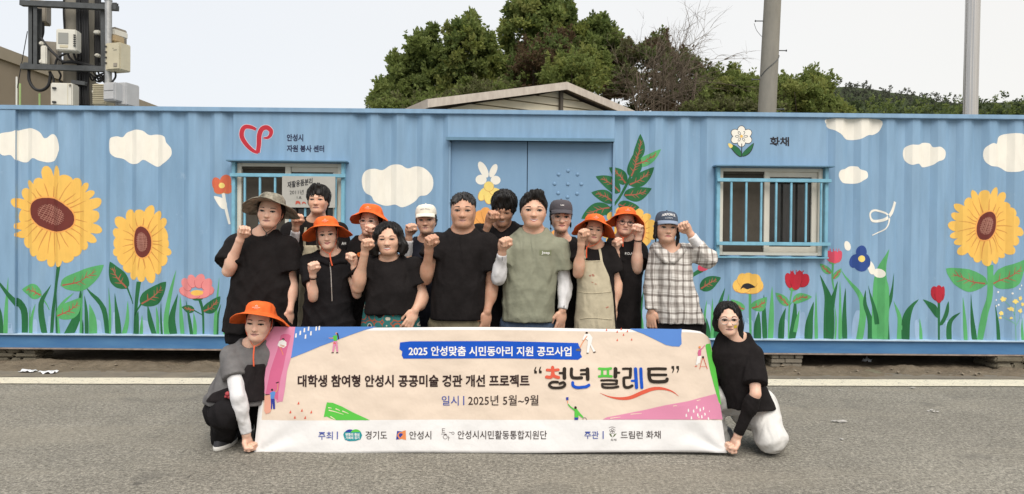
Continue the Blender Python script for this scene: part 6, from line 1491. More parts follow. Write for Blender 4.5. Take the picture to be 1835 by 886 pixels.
        def fn(r, z, a):
            k = max(0, (r - crown) / (brim - crown))
            z2 = z + k * k * wave * (.022 * math.sin(2 * a + ph[0]) + .020 * math.sin(3 * a + ph[1]) + .012 * math.sin(5 * a + ph[2])) - k * side * math.sin(a) ** 2 - k * .05 * (1 - math.cos(a))
            kk = 1 if r > crown * .7 else .3
            z2 += .012 * math.sin(4 * a + ph[3]) * (r < crown * .95) * kk
            r = r * (1 + .022 * math.sin(7 * a + ph[0] + z * 9) * (r > crown * .5) + .016 * math.sin(11 * a + ph[1] - z * 14))
            x = r * math.sin(a) * (1 + .012 * math.sin(5 * a + ph[2])); y = .06 - r * math.cos(a) * (1.10 - .06 * k)
            return (x, y, z2 + tilt * y)
        V, F = s._lathe_head(prof, 64, fn)
        o = mesh(name, V, F, s.root, [m], True); md = o.modifiers.new('thickness', 'SOLIDIFY'); md.thickness = .0035; md.offset = 1
        # stitched brim rings and a hatband seam
        mb = MB()
        for (r, z) in ((crown * 1.035, zb + .012), ((brim + crown) / 2, zb - droop * .3 + .016), (brim * .985, zb - droop + .02)):
            mb.tube([s.H(*fn(r + .004, z, 2 * math.pi * j / 48)) - s.off for j in range(48)], .0014, 4, closed=True)
        mb.build('stitching', m, o, True)
        if logo:
            wl = mat('logo_white', (.75, .62, .52), .7); mb = MB()
            for (x0, z0, x1, z1, w_) in ((-.10, .135, .10, .14, .012), (-.035, .17, 0, .205, .012), (0, .205, .04, .175, .012), (.04, .175, -.035, .168, .01), (-.05, .10, .06, .104, .007)):
                pts = []
                for t in np.linspace(0, 1, 4):
                    zz = zb + z0 + (z1 - z0) * t; rr = crown * (.985 - .04 * (zz - zb - .13) / .11); aa = (x0 + (x1 - x0) * t) / crown
                    pts.append(s.H(*fn(rr + .022, zz, aa)) - s.off)
                mb.tube(pts, w_ * s.hh * .5, 4)
            mb.build('hat_logo', wl, o)
        if cord:
            mb = MB()
            for q in (-1, 1): mb.tube(spline([s.H(q * crown * .93, -.02, zb - .04) - s.off, s.H(q * .32 * s.fw, -.09, .28) - s.off, s.H(q * .14, -.17, -.03) - s.off, s.H(.02 + cord[0], -.30, cord[1]) - s.off], 5), .0022, 5)
            mb.tube(spline([s.H(.02 + cord[0], -.30, cord[1]) - s.off, s.H(.03 + cord[0], -.34, cord[1] - cord[2] * .5) - s.off, s.H(.06 + cord[0], -.34, cord[1] - cord[2]) - s.off], 5), .0048, 6)
            mb.build('chin_cord', cord[3], o, True)
        return o
    def cap(s, m, logo=None, mvis=None, visor=.30, zb=.73, top=1.09, wf=1.0, tilt=0):
        cr = .375 * wf
        prof = [(cr * 1.0, zb - .04), (cr * 1.01, zb), (cr * 1.0, zb + .08), (cr * .96, zb + .17), (cr * .86, zb + .26), (cr * .68, zb + .325), (cr * .42, top - .012), (cr * .12, top)]
        fn = lambda r, z, a: (r * math.sin(a), .06 - r * math.cos(a) * 1.13, z + tilt * (.06 - r * math.cos(a)) + (.02 * max(0, math.cos(a)) if r > cr * .8 else 0))
        V, F = s._lathe_head(prof, 40, fn); o = mesh('cap', V, F, s.root, [m], True)
        md = o.modifiers.new('thickness', 'SOLIDIFY'); md.thickness = .003; md.offset = 1
        # curved visor
        V = []; F = []; nu, nv = 20, 6
        for j in range(nv + 1):
            t = j / nv
            for i in range(nu + 1):
                a = -1.12 + 2.24 * i / nu
                r0 = cr * 1.02; x = r0 * math.sin(a) * (1 + .02 * t); ext = visor * t * math.cos(a * .80) ** .8
                y = .06 - r0 * math.cos(a) * 1.13 - ext; z = zb - .005 + .02 - .30 * x * x * (.4 + t) - .10 * t * t - .02 * t + tilt * (y)
                V.append(s.H(x, y, z) - s.off)
        for j in range(nv):
            for i in range(nu): a = j * (nu + 1) + i; F.append((a, a + 1, a + nu + 2, a + nu + 1))
        vo = mesh('visor', V, F, o, [mvis or m], True); md = vo.modifiers.new('thickness', 'SOLIDIFY'); md.thickness = .004; md.offset = 0
        mb = MB(); mb.lathe([(.03 * s.hh, -.006), (.03 * s.hh, .004), (.012 * s.hh, .008)], 10, 0, s.H(0, .06, top + .01) - s.off, s.R @ Vector((0, 0, 1))); mb.build('button', m, o, True)
        mb = MB()
        for a in np.arange(6) * math.pi / 3 + math.pi / 6: mb.tube([s.H(*fn(r + .004, z, a)) - s.off for r, z in prof], .0011, 4)
        mb.build('seam', m, o)
        for (st_, x0, x1, z0, z1, mm, arc) in (logo or []):
            V2, F2 = text_mesh2d(st_, .02); A = np.array(V2); lo = A.min(0); hi = A.max(0); u = (A - lo) / (hi - lo); VV = []
            for (a, b_) in u:
                x = x0 + (x1 - x0) * a; z = z0 + (z1 - z0) * b_ + arc * (1 - ((x) / max(abs(x0), .01)) ** 2)
                an = x / cr; rr = np.interp(z, [q[1] for q in prof], [q[0] for q in prof]); VV.append(s.H(*fn(rr + .026, z, an)) - s.off)
            mesh('cap_lettering', VV, F2, o, [mm])
        return o
    def glasses(s, m, r=.098, rx=1.12, z=.478, y=-.405, thick=.0016, gap=.148):
        g = MB(); fw = s.fw
        for q in (-1, 1):
            g.tube([s.H(q * gap * fw + r * rx * math.cos(a), y + .04 * abs(q * gap + r * rx * math.cos(a)) ** 1.2, z + r * .88 * math.sin(a)) - s.off for a in np.linspace(0, 6.283, 25)[:-1]], thick, 5, closed=True)
            g.tube([s.H(q * (gap * fw + r * rx), y + .02, z + .02) - s.off, s.H(q * .31 * fw, y + .09, z + .025) - s.off, s.H(q * .345 * fw ** .7, -.02, z + .015) - s.off], thick, 5)
        g.tube(spline([s.H(-(gap * fw - r * rx), y, z + .02) - s.off, s.H(0, y - .012, z + .04) - s.off, s.H(gap * fw - r * rx, y, z + .02) - s.off], 4), thick, 5)
        return g.build('glasses', m, s.root, True)
    # ---------------------------------------------------------------- whole figure
    def stations(s, L_):
        "(py, xl, xr, half depth) in photo pixels -> loft stations"
        o = []
        for q in L_:
            py, xl, xr, b = q[:4]; dd = q[4] if len(q) > 4 else 0.0
            a = s.p(xl, py, dd); c = s.p(xr, py, dd); o.append(((a.z + c.z) / 2, (a.x + c.x) / 2, s.d + dd, (c.x - a.x) / 2, b))
        return o
    def build(s, sil, neck, SL, SR, arms, shirt, legs=True, headkw={}, shirtkw={}, neck_r=.048):
        """sil: shirt silhouette stations; neck: px point at the neck base; SL/SR shoulder joints (photo left/right);
        arms: list of dict(s=joint, e=elbow, w=wrist, kind='fist'|'hand', ...) in world points; shirt: (material, hem py, sleeve ...)"""
        s.st = s.stations(sil); neck = (neck[0], neck[1] - 11); s.N = N = s.p(*neck); s.SL, s.SR = SL, SR; s.arms = arms
        s.st = [q for q in s.st if q[0] < N.z - .03] + [(N.z + .012, N.x, s.d + .012, .092, .082)]
        zs = [q[0] for q in s.st]
        hc = s.H(0, 0, .5)
        xs_all = [q[1] - q[3] for q in s.st] + [q[1] + q[3] for q in s.st] + [hc.x - .2, hc.x + .2]
        ys_all = [s.d - .2, s.d + .2, hc.y - .17, hc.y + .17]
        for a in arms:
            for k in ('s', 'e', 'w'): xs_all += [a[k].x - .10, a[k].x + .10]; ys_all += [a[k].y - .13, a[k].y + .1]
            xs_all += [a['w'].x - .13, a['w'].x + .13]
        if isinstance(legs, dict):
            for q in legs['pts']:
                for v_ in q[:3]: xs_all += [v_.x - .1, v_.x + .1]; ys_all += [v_.y - .1, v_.y + .1]
        lo = (min(xs_all), min(ys_all), .012); hi = (max(xs_all), max(ys_all), s.H(0, 0, 1.1).z + .03)
        fx = [(hc.x - .19 * s.hh / .23, hc.x + .19 * s.hh / .23, .0052)]; fy = [(hc.y - .13, hc.y + .05, .0055)]; fz = [(s.H(0, -.3, 0).z - .02, hi[2], .0052)]
        for a in arms:
            if a['kind'] == 'none' or a.get('coarse'): continue
            c = a['c'] if 'c' in a else a['w']
            fx.append((c.x - .06, c.x + .06, .0036)); fy.append((c.y - .06, c.y + .06, .0045)); fz.append((c.z - .075, c.z + .075, .0036))
        F = Fld(lines(lo[0], hi[0], .012, fx), lines(lo[1], hi[1], .012, fy), lines(lo[2], hi[2], .013, fz))
        s.head(F, **headkw)
        F.cone(s.H(0, .10, .22), N, neck_r * .96, neck_r * 1.0, .022); F.cone(s.H(0, .16, .3), N + Vector((0, .03, 0)), neck_r * .85, neck_r * .95, .025)
        body_g = shirtkw.get('ease', .027)
        F.loft(s.st, -body_g, .05)
        nw = shirtkw.get('nw', .072)
        for S_, q in ((SL, -1), (SR, 1)): F.cone(N + Vector((q * nw * .75, .022, -.042)), S_ + Vector((0, .01, -.012)), .030, .032, .04)
        for a in arms:
            k = a.get('k', 1.0)
            F.cone(a['s'], a['e'], .042 * k, .0345 * k, .03); F.cone(a['e'], a['w'], .0335 * k, .0225 * k, .012)
            m_ = a['e'].lerp(a['w'], .30); F.ell(m_, (.0355 * k, .0355 * k, .055 * k), None, .03)
            if a['kind'] == 'fist': s.fist(F, a['c'], a['c'] - a['w'], a['n'], a['side'], a.get('hk', 1.0))
            elif a['kind'] == 'hand': s.hand(F, a['w'], a['u'], a['n'], a['side'], a.get('hk', 1.0), a.get('curl', .5))
        hipz = min(zs)
        s.legs = []
        if isinstance(legs, dict):
            for h_, kn, an, r0, r1, r2 in legs['pts']:
                s.legs.append((h_, kn, an)); F.cone(h_, kn, r0 * .8, r1 * .75, .03); F.cone(kn, an, r1 * .75, r2 * .6, .02)
        elif legs:
            b = min(s.st); hz = min(.77, b[0] - .03); cx = b[1]; hw = min(.105, b[3] * .55)
            for q in (-1, 1):
                h_ = Vector((cx + q * hw, s.d + .02, hz)); kn = Vector((cx + q * hw * 1.05, s.d, .44)); an = Vector((cx + q * hw * 1.1, s.d + .03, .09))
                s.legs.append((h_, kn, an)); F.cone(h_, kn, .08, .056, .03); F.cone(kn, an, .055, .036, .02); F.cone(an, an + Vector((q * .02, -.15, -.045)), .036, .03, .02)
        Pn, Q = F.nets(); s.bodyobj = fast_mesh('body', Pn, Q, s.root, [skin(s.tone)], s.off)
        s.bvh = BVHTree.FromPolygons([tuple(q) for q in (Pn - np.array(s.off, np.float32)).tolist()], Q.tolist())
        s.shirt(shirt, **shirtkw)
        if isinstance(legs, dict): s.crouch(**legs)
        elif legs: s.trousers(legs if not isinstance(legs, bool) else black2)
        return s
    def garment_field(s, step=.0095, extra=()):
        xs = [q[1] - q[3] for q in s.st] + [q[1] + q[3] for q in s.st]; ys = [s.d - max(q[4] for q in s.st), s.d + max(q[4] for q in s.st)]
        for a in s.arms:
            for k in ('s', 'e', 'w'): xs += [a[k].x - .1, a[k].x + .1]; ys += [a[k].y - .1, a[k].y + .1]
        for e in extra: xs.append(e[0]); ys.append(e[1])
        z0 = min(q[0] for q in s.st) - .06; z1 = max(s.N.z, s.SL.z, s.SR.z, max(a['w'].z for a in s.arms) - .02) + .10
        return Fld(lines(min(xs) - .05, max(xs) + .05, step, [(s.N.x - .10, s.N.x + .10, .0055)]), lines(min(ys) - .05, max(ys) + .05, step, []), lines(z0, z1, step, [(s.N.z - .10, s.N.z + .04, .005)]))
    def shirt(s, m, ease=.026, hem=0.0, sleeve=.62, sr=(.072, .085), fold=.009, seed=1, nw=.072, neck=.072, vneck=0.0, long=False, name='shirt', collar=False, cuff=None, wl=.11, nz=0.0):
        F = s.garment_field()
        F.loft(s.st, 0, .04)
        for S_, q in ((s.SL, -1), (s.SR, 1)):
            F.cone(s.N + Vector((q * nw, .022, -.040)), S_ + Vector((0, .008, -.004)), .050, .054, .04)
        def joined(fn, k=.016):
            keep = F.v; F.v = np.full(keep.shape, .5, np.float32); fn(); t = F.v
            h = np.maximum(k - np.abs(keep - t), 0) / k; F.v = np.minimum(keep, t) - h * h * k * .25
        for a in s.arms:
            k = a.get('k', 1.0); sl = a.get('sleeve', sleeve); q0 = a.get('sr', sr)
            def one():
                if long:
                    w2 = a['e'].lerp(a['w'], a.get('cuff', .88)); dv = (a['w'] - a['e']).normalized()
                    F.cone(a['s'], a['e'], q0[0] * k, q0[1] * k * .85, .03); F.cone(a['e'], w2, q0[1] * k * .82, q0[1] * k * .6, .02); F.cut(w2, dv)
                else:
                    e = a['s'].lerp(a['e'], sl); dv = (a['e'] - a['s']).normalized(); F.cone(a['s'], e + dv * .05, q0[0] * k, q0[1] * k, .035); F.cut(e, dv)
            joined(one)
        F.folds(fold, seed, wl, s.N)
        # neck opening, lower in front
        n0 = s.N + Vector((0, .02, .02 + nz)); nk = neck / .072
        F.ell(s.N + Vector((0, -.045, .048)), (.086 * nk, .085, .082 + vneck * .5), None, .008, 'sub'); F.ell(s.N + Vector((0, .02, .075)), (.083 * nk, .10, .075), None, .008, 'sub')
        if vneck: F.cone(n0 + Vector((0, -.09, -.02)), n0 + Vector((0, -.14, -.05 - vneck)), neck * .7, .012, .01, 'sub')
        Pn, Q = F.nets(); o = fast_mesh(name, Pn, Q, s.root, [m], s.off); s.shirtobj = o
        s.sbvh = BVHTree.FromPolygons([tuple(q) for q in (Pn - np.array(s.off, np.float32)).tolist()], Q.tolist())
        # ribbed collar band along the neck opening
        if not vneck:
            c0 = s.N - s.off + Vector((0, -.006, 0)); pts = []
            for j in range(44):
                a_ = 2 * math.pi * j / 44; dx, dy = math.sin(a_), -math.cos(a_); best = None
                for r_ in np.arange(.045, .130, .004):
                    h_ = s.sbvh.ray_cast(c0 + Vector((dx * r_, dy * r_ * (1.05 if dy < 0 else .8), .085)), Vector((0, 0, -1)), .19)[0]
                    if h_ is not None and h_.z > c0.z - .095 + (.0 if dy < 0 else .03): best = h_; break
                pts.append(best)
            zs_ = [q for q in pts if q is not None]
            if len(zs_) > 30:
                for j in range(44):
                    if pts[j] is None: pts[j] = next(pts[(j + k) % 44] for k in range(1, 44) if pts[(j + k) % 44] is not None)
                for _ in range(3): pts = [(pts[j - 1] + pts[j] * 2 + pts[(j + 1) % 44]) / 4 for j in range(44)]
                mb = MB(); mb.tube([q + Vector((0, 0, -.001)) for q in pts], .0055, 6, closed=True); mb.build('collar_band', m, o, True)
        return o
    def trousers(s, m, r=(.098, .075, .07), name='trousers'):
        b = min(s.st); top = b[0] + .10; xs = [l[i].x for l in s.legs for i in range(3)]
        F = Fld(lines(min(b[1] - b[3], min(xs)) - .14, max(b[1] + b[3], max(xs)) + .14, .016, []), lines(s.d - .30, s.d + .26, .016, []), lines(.01, top + .05, .016, []))
        hz = s.legs[0][0].z
        F.loft([(hz - .05, b[1], s.d + .01, b[3] - .02, b[4] - .02), (top, b[1], s.d, b[3] - .022, b[4] - .022)], 0, .04)
        for h_, kn, an in s.legs: F.cone(h_, kn, r[0], r[1], .03); F.cone(kn, an, r[1], r[2], .03)
        F.folds(.006, 3, .13); Pn, Q = F.nets(); fast_mesh(name, Pn, Q, s.root, [m], s.off)
        for h_, kn, an in s.legs:
            mb = MB(); c = an - s.off; mb.box((c.x - .048, c.y - .19, .0), (c.x + .048, c.y + .08, .075), 0, .022); mb.build('shoe', mat('shoe_dark', (.03, .03, .035), .6), s.root, True)
    def crouch(s, m, pts, seat, seed=5, name='trousers'):
        P3 = [v_ for q in pts for v_ in q[:3]] + [seat[0]]
        F = Fld(*[lines(max(.006, min(v_[i] for v_ in P3) - .17) if i == 2 else min(v_[i] for v_ in P3) - .17, max(v_[i] for v_ in P3) + .17, .0105, []) for i in range(3)])
        F.ell(seat[0], seat[1], None, .05)
        for h_, kn, an, r0, r1, r2 in pts:
            keep = F.v; F.v = np.full(keep.shape, .5, np.float32); F.cone(h_, kn, r0, r1, .03); F.cone(kn, an, r1 * .96, r2, .035); t = F.v
            k = .03; h = np.maximum(k - np.abs(keep - t), 0) / k; F.v = np.minimum(keep, t) - h * h * k * .25
        F.folds(.015, seed, .11); z = F.z[None, None, :]; F.v = np.maximum(F.v, .008 - z + 0 * F.v)
        Pn, Q = F.nets(); fast_mesh(name, Pn, Q, s.root, [m], s.off)
    def sleeve_on(s, a, t0, t1, m, r=.006, name='arm_sleeve', k=1.0, up=0.0):
        "close-fitting sleeve on a forearm from elbow fraction t0 to t1"
        pts = [a['e'].lerp(a['w'], t) for t in np.linspace(t0, t1, 7)]
        allp = pts + [a['s'].lerp(a['e'], 1 - up), a['e']]
        F = Fld(*[lines(min(p[i] for p in allp) - .075, max(p[i] for p in allp) + .075, .007, []) for i in range(3)])
        kk = a.get('k', 1.0) * k
        F.cone(a['e'].lerp(a['w'], max(0, t0 - .02)), a['e'].lerp(a['w'], t1), (.0365 + (.0255 - .0365) * max(0, t0)) * kk + r, (.0365 + (.0255 - .0365) * t1) * kk + r, .01)
        if t0 <= .3: F.ell(a['e'].lerp(a['w'], .28), (.038 * kk + r, .038 * kk + r, .055 * kk + r), None, .03)
        if up: F.cone(a['s'].lerp(a['e'], 1 - up), a['e'], (.044 - .007 * (1 - up)) * kk + r, .0375 * kk + r, .02)
        dv = (a['w'] - a['e']).normalized(); F.folds(.0035, int(t0 * 100) + 5, .05)
        F.cut(a['e'].lerp(a['w'], t1), dv, .12)
        if not up: F.cut(a['e'].lerp(a['w'], t0), -dv, .09)
        else:
            du = (a['e'] - a['s']).normalized(); F.cut(a['s'].lerp(a['e'], 1 - up), -du, .08)
        Pn, Q = F.nets(); return fast_mesh(name, Pn, Q, s.root, [m], s.off)
    def print_on(s, name, pgs, m, lift=.0015, bvh=None, parent=None, faces=None):
        "flat print on the shirt front; polygons in photo pixels"
        bvh = bvh or s.sbvh; bm = bmesh.new()
        for pg in pgs:
            vs = [bm.verts.new((q[0], q[1], 0)) for q in pg]
            for t in (faces if faces else tess(pg)):
                try: bm.faces.new([vs[i] for i in t])
                except ValueError: pass
        if not faces: bmesh.ops.subdivide_edges(bm, edges=bm.edges[:], cuts=4, use_grid_fill=True)
        for v in bm.verts:
            rr = ray(v.co.x, v.co.y).normalized(); hit = bvh.ray_cast(CAM - s.off, rr, 20)[0]
            if hit is None: hit = P(v.co.x, v.co.y, s.d - .12) - s.off
            v.co = hit - rr * lift
        bm.normal_update(); me = bpy.data.meshes.new(name); bm.to_mesh(me); bm.free()
        return link(name, me, parent or s.shirtobj, [m])
    def text_on_shirt(s, st_, rect, m, bold=.02, slope=0, name='shirt_lettering', lift=.002):
        pts, F = text_px(st_, *rect, bold, slope); return s.print_on(name, [pts], m, lift, faces=[tuple(f) for f in F])
    def apron(s, m, out, yb=None, strap=None, seam=None, z_top=None, pocket=None, name='apron'):
        "out: list of (py, xl, xr) front outline in photo pixels, laid over the shirt"
        rows = []
        for (py, xl, xr) in out:
            a = s.p(xl, py, -.13); c = s.p(xr, py, -.13); rows.append((a.z, a.x, c.x))
        rows.sort(); Z = [r_[0] for r_ in rows]
        F = s.garment_field(.008)
        z0 = rows[0][0]; z1 = rows[-1][0]
        def front(x, y, z):
            l = np.interp(z.ravel(), Z, [r_[1] for r_ in rows]).reshape(z.shape); r2 = np.interp(z.ravel(), Z, [r_[2] for r_ in rows]).reshape(z.shape)
            return np.maximum(np.maximum(l - x, x - r2), np.maximum(y - (s.d + .0), np.maximum(z0 - z, z - z1))).astype(np.float32)
        F.loft(s.st, .014, .03, front=front, zlo=z0 - .01, zhi=z1 + .01)
        F.folds(.004, 9, .12)
        Pn, Q = F.nets(); o = fast_mesh(name, Pn, Q, s.root, [m], s.off)
        abvh = BVHTree.FromPolygons([tuple(q) for q in (Pn - np.array(s.off, np.float32)).tolist()], Q.tolist())
        for sp in (strap or []):
            mb = MB(); V = []; pts = spline(sp, 6); Vt = []; Fc = []
            for i, q in enumerate(pts):
                for e in (-4.2, 4.2):
                    rr = ray(q[0] + e * .5, q[1]).normalized(); hit = s.sbvh.ray_cast(CAM - s.off, rr, 20)[0]
                    if hit is None: hit = P(q[0] + e * .5, q[1], s.d - .06) - s.off
                    Vt.append(hit - rr * .005)
            for i in range(len(pts) - 1): Fc.append((2 * i, 2 * i + 1, 2 * i + 3, 2 * i + 2))
            q = mesh('apron_strap', Vt, Fc, o, [m]); md = q.modifiers.new('thickness', 'SOLIDIFY'); md.thickness = .003
        for sm_ in (seam or []):
            mb = MB(); pts = []
            for q in spline(sm_, 8):
                rr = ray(*q).normalized(); hit = abvh.ray_cast(CAM - s.off, rr, 20)[0]
                if hit is not None: pts.append(hit - rr * .001)
            if len(pts) > 2: mb.tube(pts, .0028, 5); mb.build('apron_seam', m, o, True)
        s.abvh = abvh; return o
def fistarm(p, s_, e, c, side, n=(0, -1, 0), k=1.0, hk=1.0, sleeve=None, de=0.0, dc=-.10, ds=0.0, kind='fist', wl=.075, **kw):
    "arm ending in a raised fist; joints in photo pixels plus depth offsets from the person"
    S_ = p.p(s_[0], s_[1] - 5, ds); E = p.p(e[0], e[1], de); C = p.p(c[0], c[1], dc)
    u = (C - E).normalized(); Wr = C - u * wl
    a = dict(s=S_, e=E, w=Wr, c=C, kind=kind, side=side, n=Vector(n), k=k, hk=hk, **kw)
    if sleeve is not None: a['sleeve'] = sleeve
    return a
def handarm(p, s_, e, w_, tip, side, n=(0, 0, 0), k=1.0, hk=1.0, sleeve=None, de=0.0, dw=-.05, ds=0.0, curl=.5, dt=None, **kw):
    S_ = p.p(s_[0], s_[1] - 5, ds); E = p.p(e[0], e[1], de); Wr = p.p(w_[0], w_[1], dw); T = p.p(tip[0], tip[1], dw if dt is None else dt)
    a = dict(s=S_, e=E, w=Wr, u=T - Wr, kind='hand', side=side, n=Vector(n), k=k, hk=hk, curl=curl, **kw)
    if sleeve is not None: a['sleeve'] = sleeve
    return a
# ------------------------------------------------------------------ the fifteen people
NF = (0, -1, 0)
# 1 woman, camouflage hat
p = Person('woman in loose black tee and wide camouflage sun hat far left of the standing group', 4.72, (478, 406.5), 350, 'f', 'fair', 1.10, yaw=4, roll=5)
A = [fistarm(p, (428, 449), (409, 486), (436, 415), 1, (.62, -.8, 0), 1.15, 0.90, .80, de=-.10, dc=-.20), handarm(p, (511, 452), (523, 512), (519, 556), (515, 584), -1, (-.6, .6, 0), 1.15, 1.0, .62, dw=-.06, k_=0)]
p.build([(432, 436, 504, .09), (455, 420, 520, .12), (500, 417, 524, .145), (550, 408, 527, .155), (594, 400, 531, .165)], (471, 427), A[0]['s'], A[1]['s'], A, blackT, black2, shirtkw=dict(seed=11, sr=(.088, .098), fold=.008), headkw=dict(cheek=1.15, jaw=1.1))
p.hair('under', 'black', 1); p.face(p.bvh, smile=.1, eye=.8, squint=.2)
camo = mat('camouflage', (.38, .345, .275), .85, col2=(.09, .082, .062), vscale=26, bump=.3, bscale=80, detail=2)
p.bucket(camo, 3, brim=.86, droop=.05, zb=.72, crown=.42, top=1.06, side=.14, tilt=-.24, logo=False, wave=.9, name='sun_hat', cord=(.0, -.16, .10, mat('dark_cord', (.02, .018, .016), .7)))
# 2 young man behind, apron
p = Person('tall young man with full black fringe and beige apron standing before the left window', 5.08, (567, 382), 333, 'm', 'mid', 1.0, yaw=3, pitch=-3)
A = [fistarm(p, (520, 420), (524, 462), (532, 394), 1, (.62, -.8, 0), 1, 0.94, .55, de=-.05, dc=-.16), handarm(p, (606, 420), (618, 490), (612, 550), (610, 585), -1, (0, 1, 0), 1, 1, .6)]
p.build([(402, 530, 600, .08), (425, 512, 614, .11), (480, 520, 610, .125), (540, 524, 604, .12), (590, 524, 604, .12)], (567, 404), A[0]['s'], A[1]['s'], A, blackT, fabric('camo_trousers', (.20, .18, .13), (.09, .085, .065), b=.2), shirtkw=dict(seed=12))
p.hair('fringe', 'black', 2); p.face(p.bvh, eye=.8, squint=.25)
p.sleeve_on(A[0], .0, .94, whitesl)
beige = fabric('apron_beige', (.49, .435, .315), (.42, .37, .265), b=.3)
p.apron(beige, [(440, 545, 592), (470, 538, 600), (600, 530, 606)], strap=[[(548, 408), (546, 425), (546, 442)], [(590, 408), (592, 425), (590, 442)]])
p.text_on_shirt('AH', (612, 620, 434, 439), mat('logo_pale', (.6, .6, .58), .7), .03)
# 3 young woman, orange hat, black zip top
p = Person('young woman in orange bucket hat and black zip top, both fists raised', 4.72, (588, 446), 394, 'f', 'fair', .93, yaw=12, roll=-6, pitch=2)
A = [fistarm(p, (550, 474), (561, 534), (561, 479), 1, (.62, -.8, 0), .82, 0.85, .62, de=-.14, dc=-.24), fistarm(p, (622, 472), (640, 528), (632, 463), -1, (-.62, -.8, 0), .82, 0.85, .5, de=-.06, dc=-.14)]
p.build([(458, 558, 616, .075), (478, 543, 630, .10), (520, 548, 628, .12), (555, 545, 632, .12), (596, 540, 640, .125)], (593, 464), A[0]['s'], A[1]['s'], A, black2, black2, shirtkw=dict(seed=13, sr=(.064, .078), vneck=.0), headkw=dict(cheek=1.05))
p.hair('tied', 'brown', 3); p.face(p.bvh, smile=.75, eye=.95, lips=lipr)
OC = mat('hat_cord_orange', (.75, .12, .045), .7)
p.bucket(orange, 5, brim=.82, droop=.08, side=.22, tilt=-.22, cord=(.02, -.14, .42, OC)); p.strands([[(-.33, -.15, .55), (-.36, -.2, .25), (-.32, -.18, 0)], [(-.31, -.2, .5), (-.30, -.24, .2), (-.27, -.2, .02)], [(.31, -.2, .5), (.32, -.2, .2), (.30, -.16, .0)]], .0025, 'brown')
mb = MB(); pts = []
for q in [(591, 470), (593, 490), (594, 515), (595, 540)]:
    rr = ray(*q).normalized(); h = p.sbvh.ray_cast(CAM - p.off, rr, 20)[0]
    if h: pts.append(h - rr * .002)
mb.tube(pts, .0032, 5); mb.build('zip', steel, p.shirtobj)
mb = MB()
for sg, q in ((1, [(590, 468), (575, 462), (562, 462)]), (-1, [(592, 468), (610, 463), (622, 464)])):
    V = []
    for (x, y) in spline(q, 4):
        for e in (0, 9):
            rr = ray(x, y + e).normalized(); h = p.sbvh.ray_cast(CAM - p.off, rr, 20)[0]; h = h if h is not None else P(x, y + e, p.d - .07) - p.off
            V.append(h - rr * (.010 - .004 * (e > 0)))
    n = len(V) // 2; mb.add(V, [(2 * i, 2 * i + 1, 2 * i + 3, 2 * i + 2) for i in range(n - 1)])
o = mb.build('collar', black2, p.shirtobj, True); md = o.modifiers.new('thickness', 'SOLIDIFY'); md.thickness = .006
mb = MB(); c = A[0]['w'] - p.off; mb.lathe([(.031, -.005), (.033, 0), (.031, .005)], 16, 0, c, A[0]['w'] - A[0]['e'], False); mb.build('wrist_band', blackT, p.root, True)
# 4 woman behind, orange hat and pale glasses
p = Person('woman in orange bucket hat and clear glasses holding a fist before her chin', 5.0, (658, 421), 371, 'f', 'fair', .98, yaw=-6, roll=3)
A = [fistarm(p, (640, 448), (636, 520), (630, 500), 1, (.62, -.8, 0), .9, 0.85, .6, de=0, dc=-.05), fistarm(p, (690, 450), (682, 470), (667, 412), -1, (-.62, -.8, 0), .95, 0.89, .5, de=-.10, dc=-.20)]
A[0] = handarm(p, (640, 448), (632, 510), (634, 555), (634, 585), 1, (0, 1, 0), .9, .9, .6)
p.build([(432, 632, 690, .08), (452, 622, 702, .11), (500, 628, 700, .12), (590, 624, 704, .12)], (660, 438), A[0]['s'], A[1]['s'], A, blackT, black2, shirtkw=dict(seed=14))
p.hair('under', 'black', 4); p.face(p.bvh, eye=.95, smile=.2); p.glasses(mat('clear_rim', (.62, .52, .46), .25))
p.bucket(orange, 8, brim=.72, side=.16); p.sleeve_on(A[1], .05, .95, whitesl, up=.2)
p.text_on_shirt('S', (639, 651, 452, 468), mat('logo_orange', (.75, .17, .03), .7), .04)
# 5 older woman, curly bob
p = Person('older woman with wavy black bob and patterned skirt raising a thick forearm', 4.68, (695, 456), 401, 'f', 'mid', 1.08, yaw=2, roll=-2)
A = [fistarm(p, (657, 484), (641, 516), (657, 438), 1, (.62, -.8, 0), 1.15, 0.90, .62, de=-.08, dc=-.20), handarm(p, (742, 488), (757, 533), (744, 556), (731, 584), -1, (-.2, .8, .3), 1.2, .98, .55, de=0, dw=-.09, curl=.7, dt=-.13)]
p.build([(470, 665, 726, .09), (490, 655, 744, .125), (520, 658, 752, .15), (550, 653, 748, .155), (562, 652, 747, .155)], (697, 473), A[0]['s'], A[1]['s'], A, blackT, None or black2, shirtkw=dict(seed=15, sr=(.075, .088)), headkw=dict(cheek=1.2, jaw=1.15, nose=1.15))
p.hair('bob', 'black', 5); p.face(p.bvh, smile=.6, openm=.7, eye=.7, squint=.45, lips=lipr)
sk = MB()
skm = bpy.data.materials.new('skirt_print'); skm.use_nodes = True; t = skm.node_tree; bs = t.nodes['Principled BSDF']; bs.inputs['Roughness'].default_value = .85
c = t.nodes.new('ShaderNodeTexCoord'); mp = t.nodes.new('ShaderNodeMapping'); mp.inputs['Scale'].default_value = (17, 2, 17)
v = t.nodes.new('ShaderNodeTexVoronoi'); v.inputs['Scale'].default_value = 1; v.inputs['Randomness'].default_value = .35; cr = t.nodes.new('ShaderNodeValToRGB'); cr.color_ramp.interpolation = 'CONSTANT'
els = [(0, (.35, .02, .02)), (.14, (.55, .42, .30)), (.20, (.30, .02, .03)), (.31, (.02, .02, .03)), (.37, (.5, .45, .36)), (.42, (.015, .13, .125)), (.62, (.30, .07, .03)), (.70, (.02, .10, .11))]
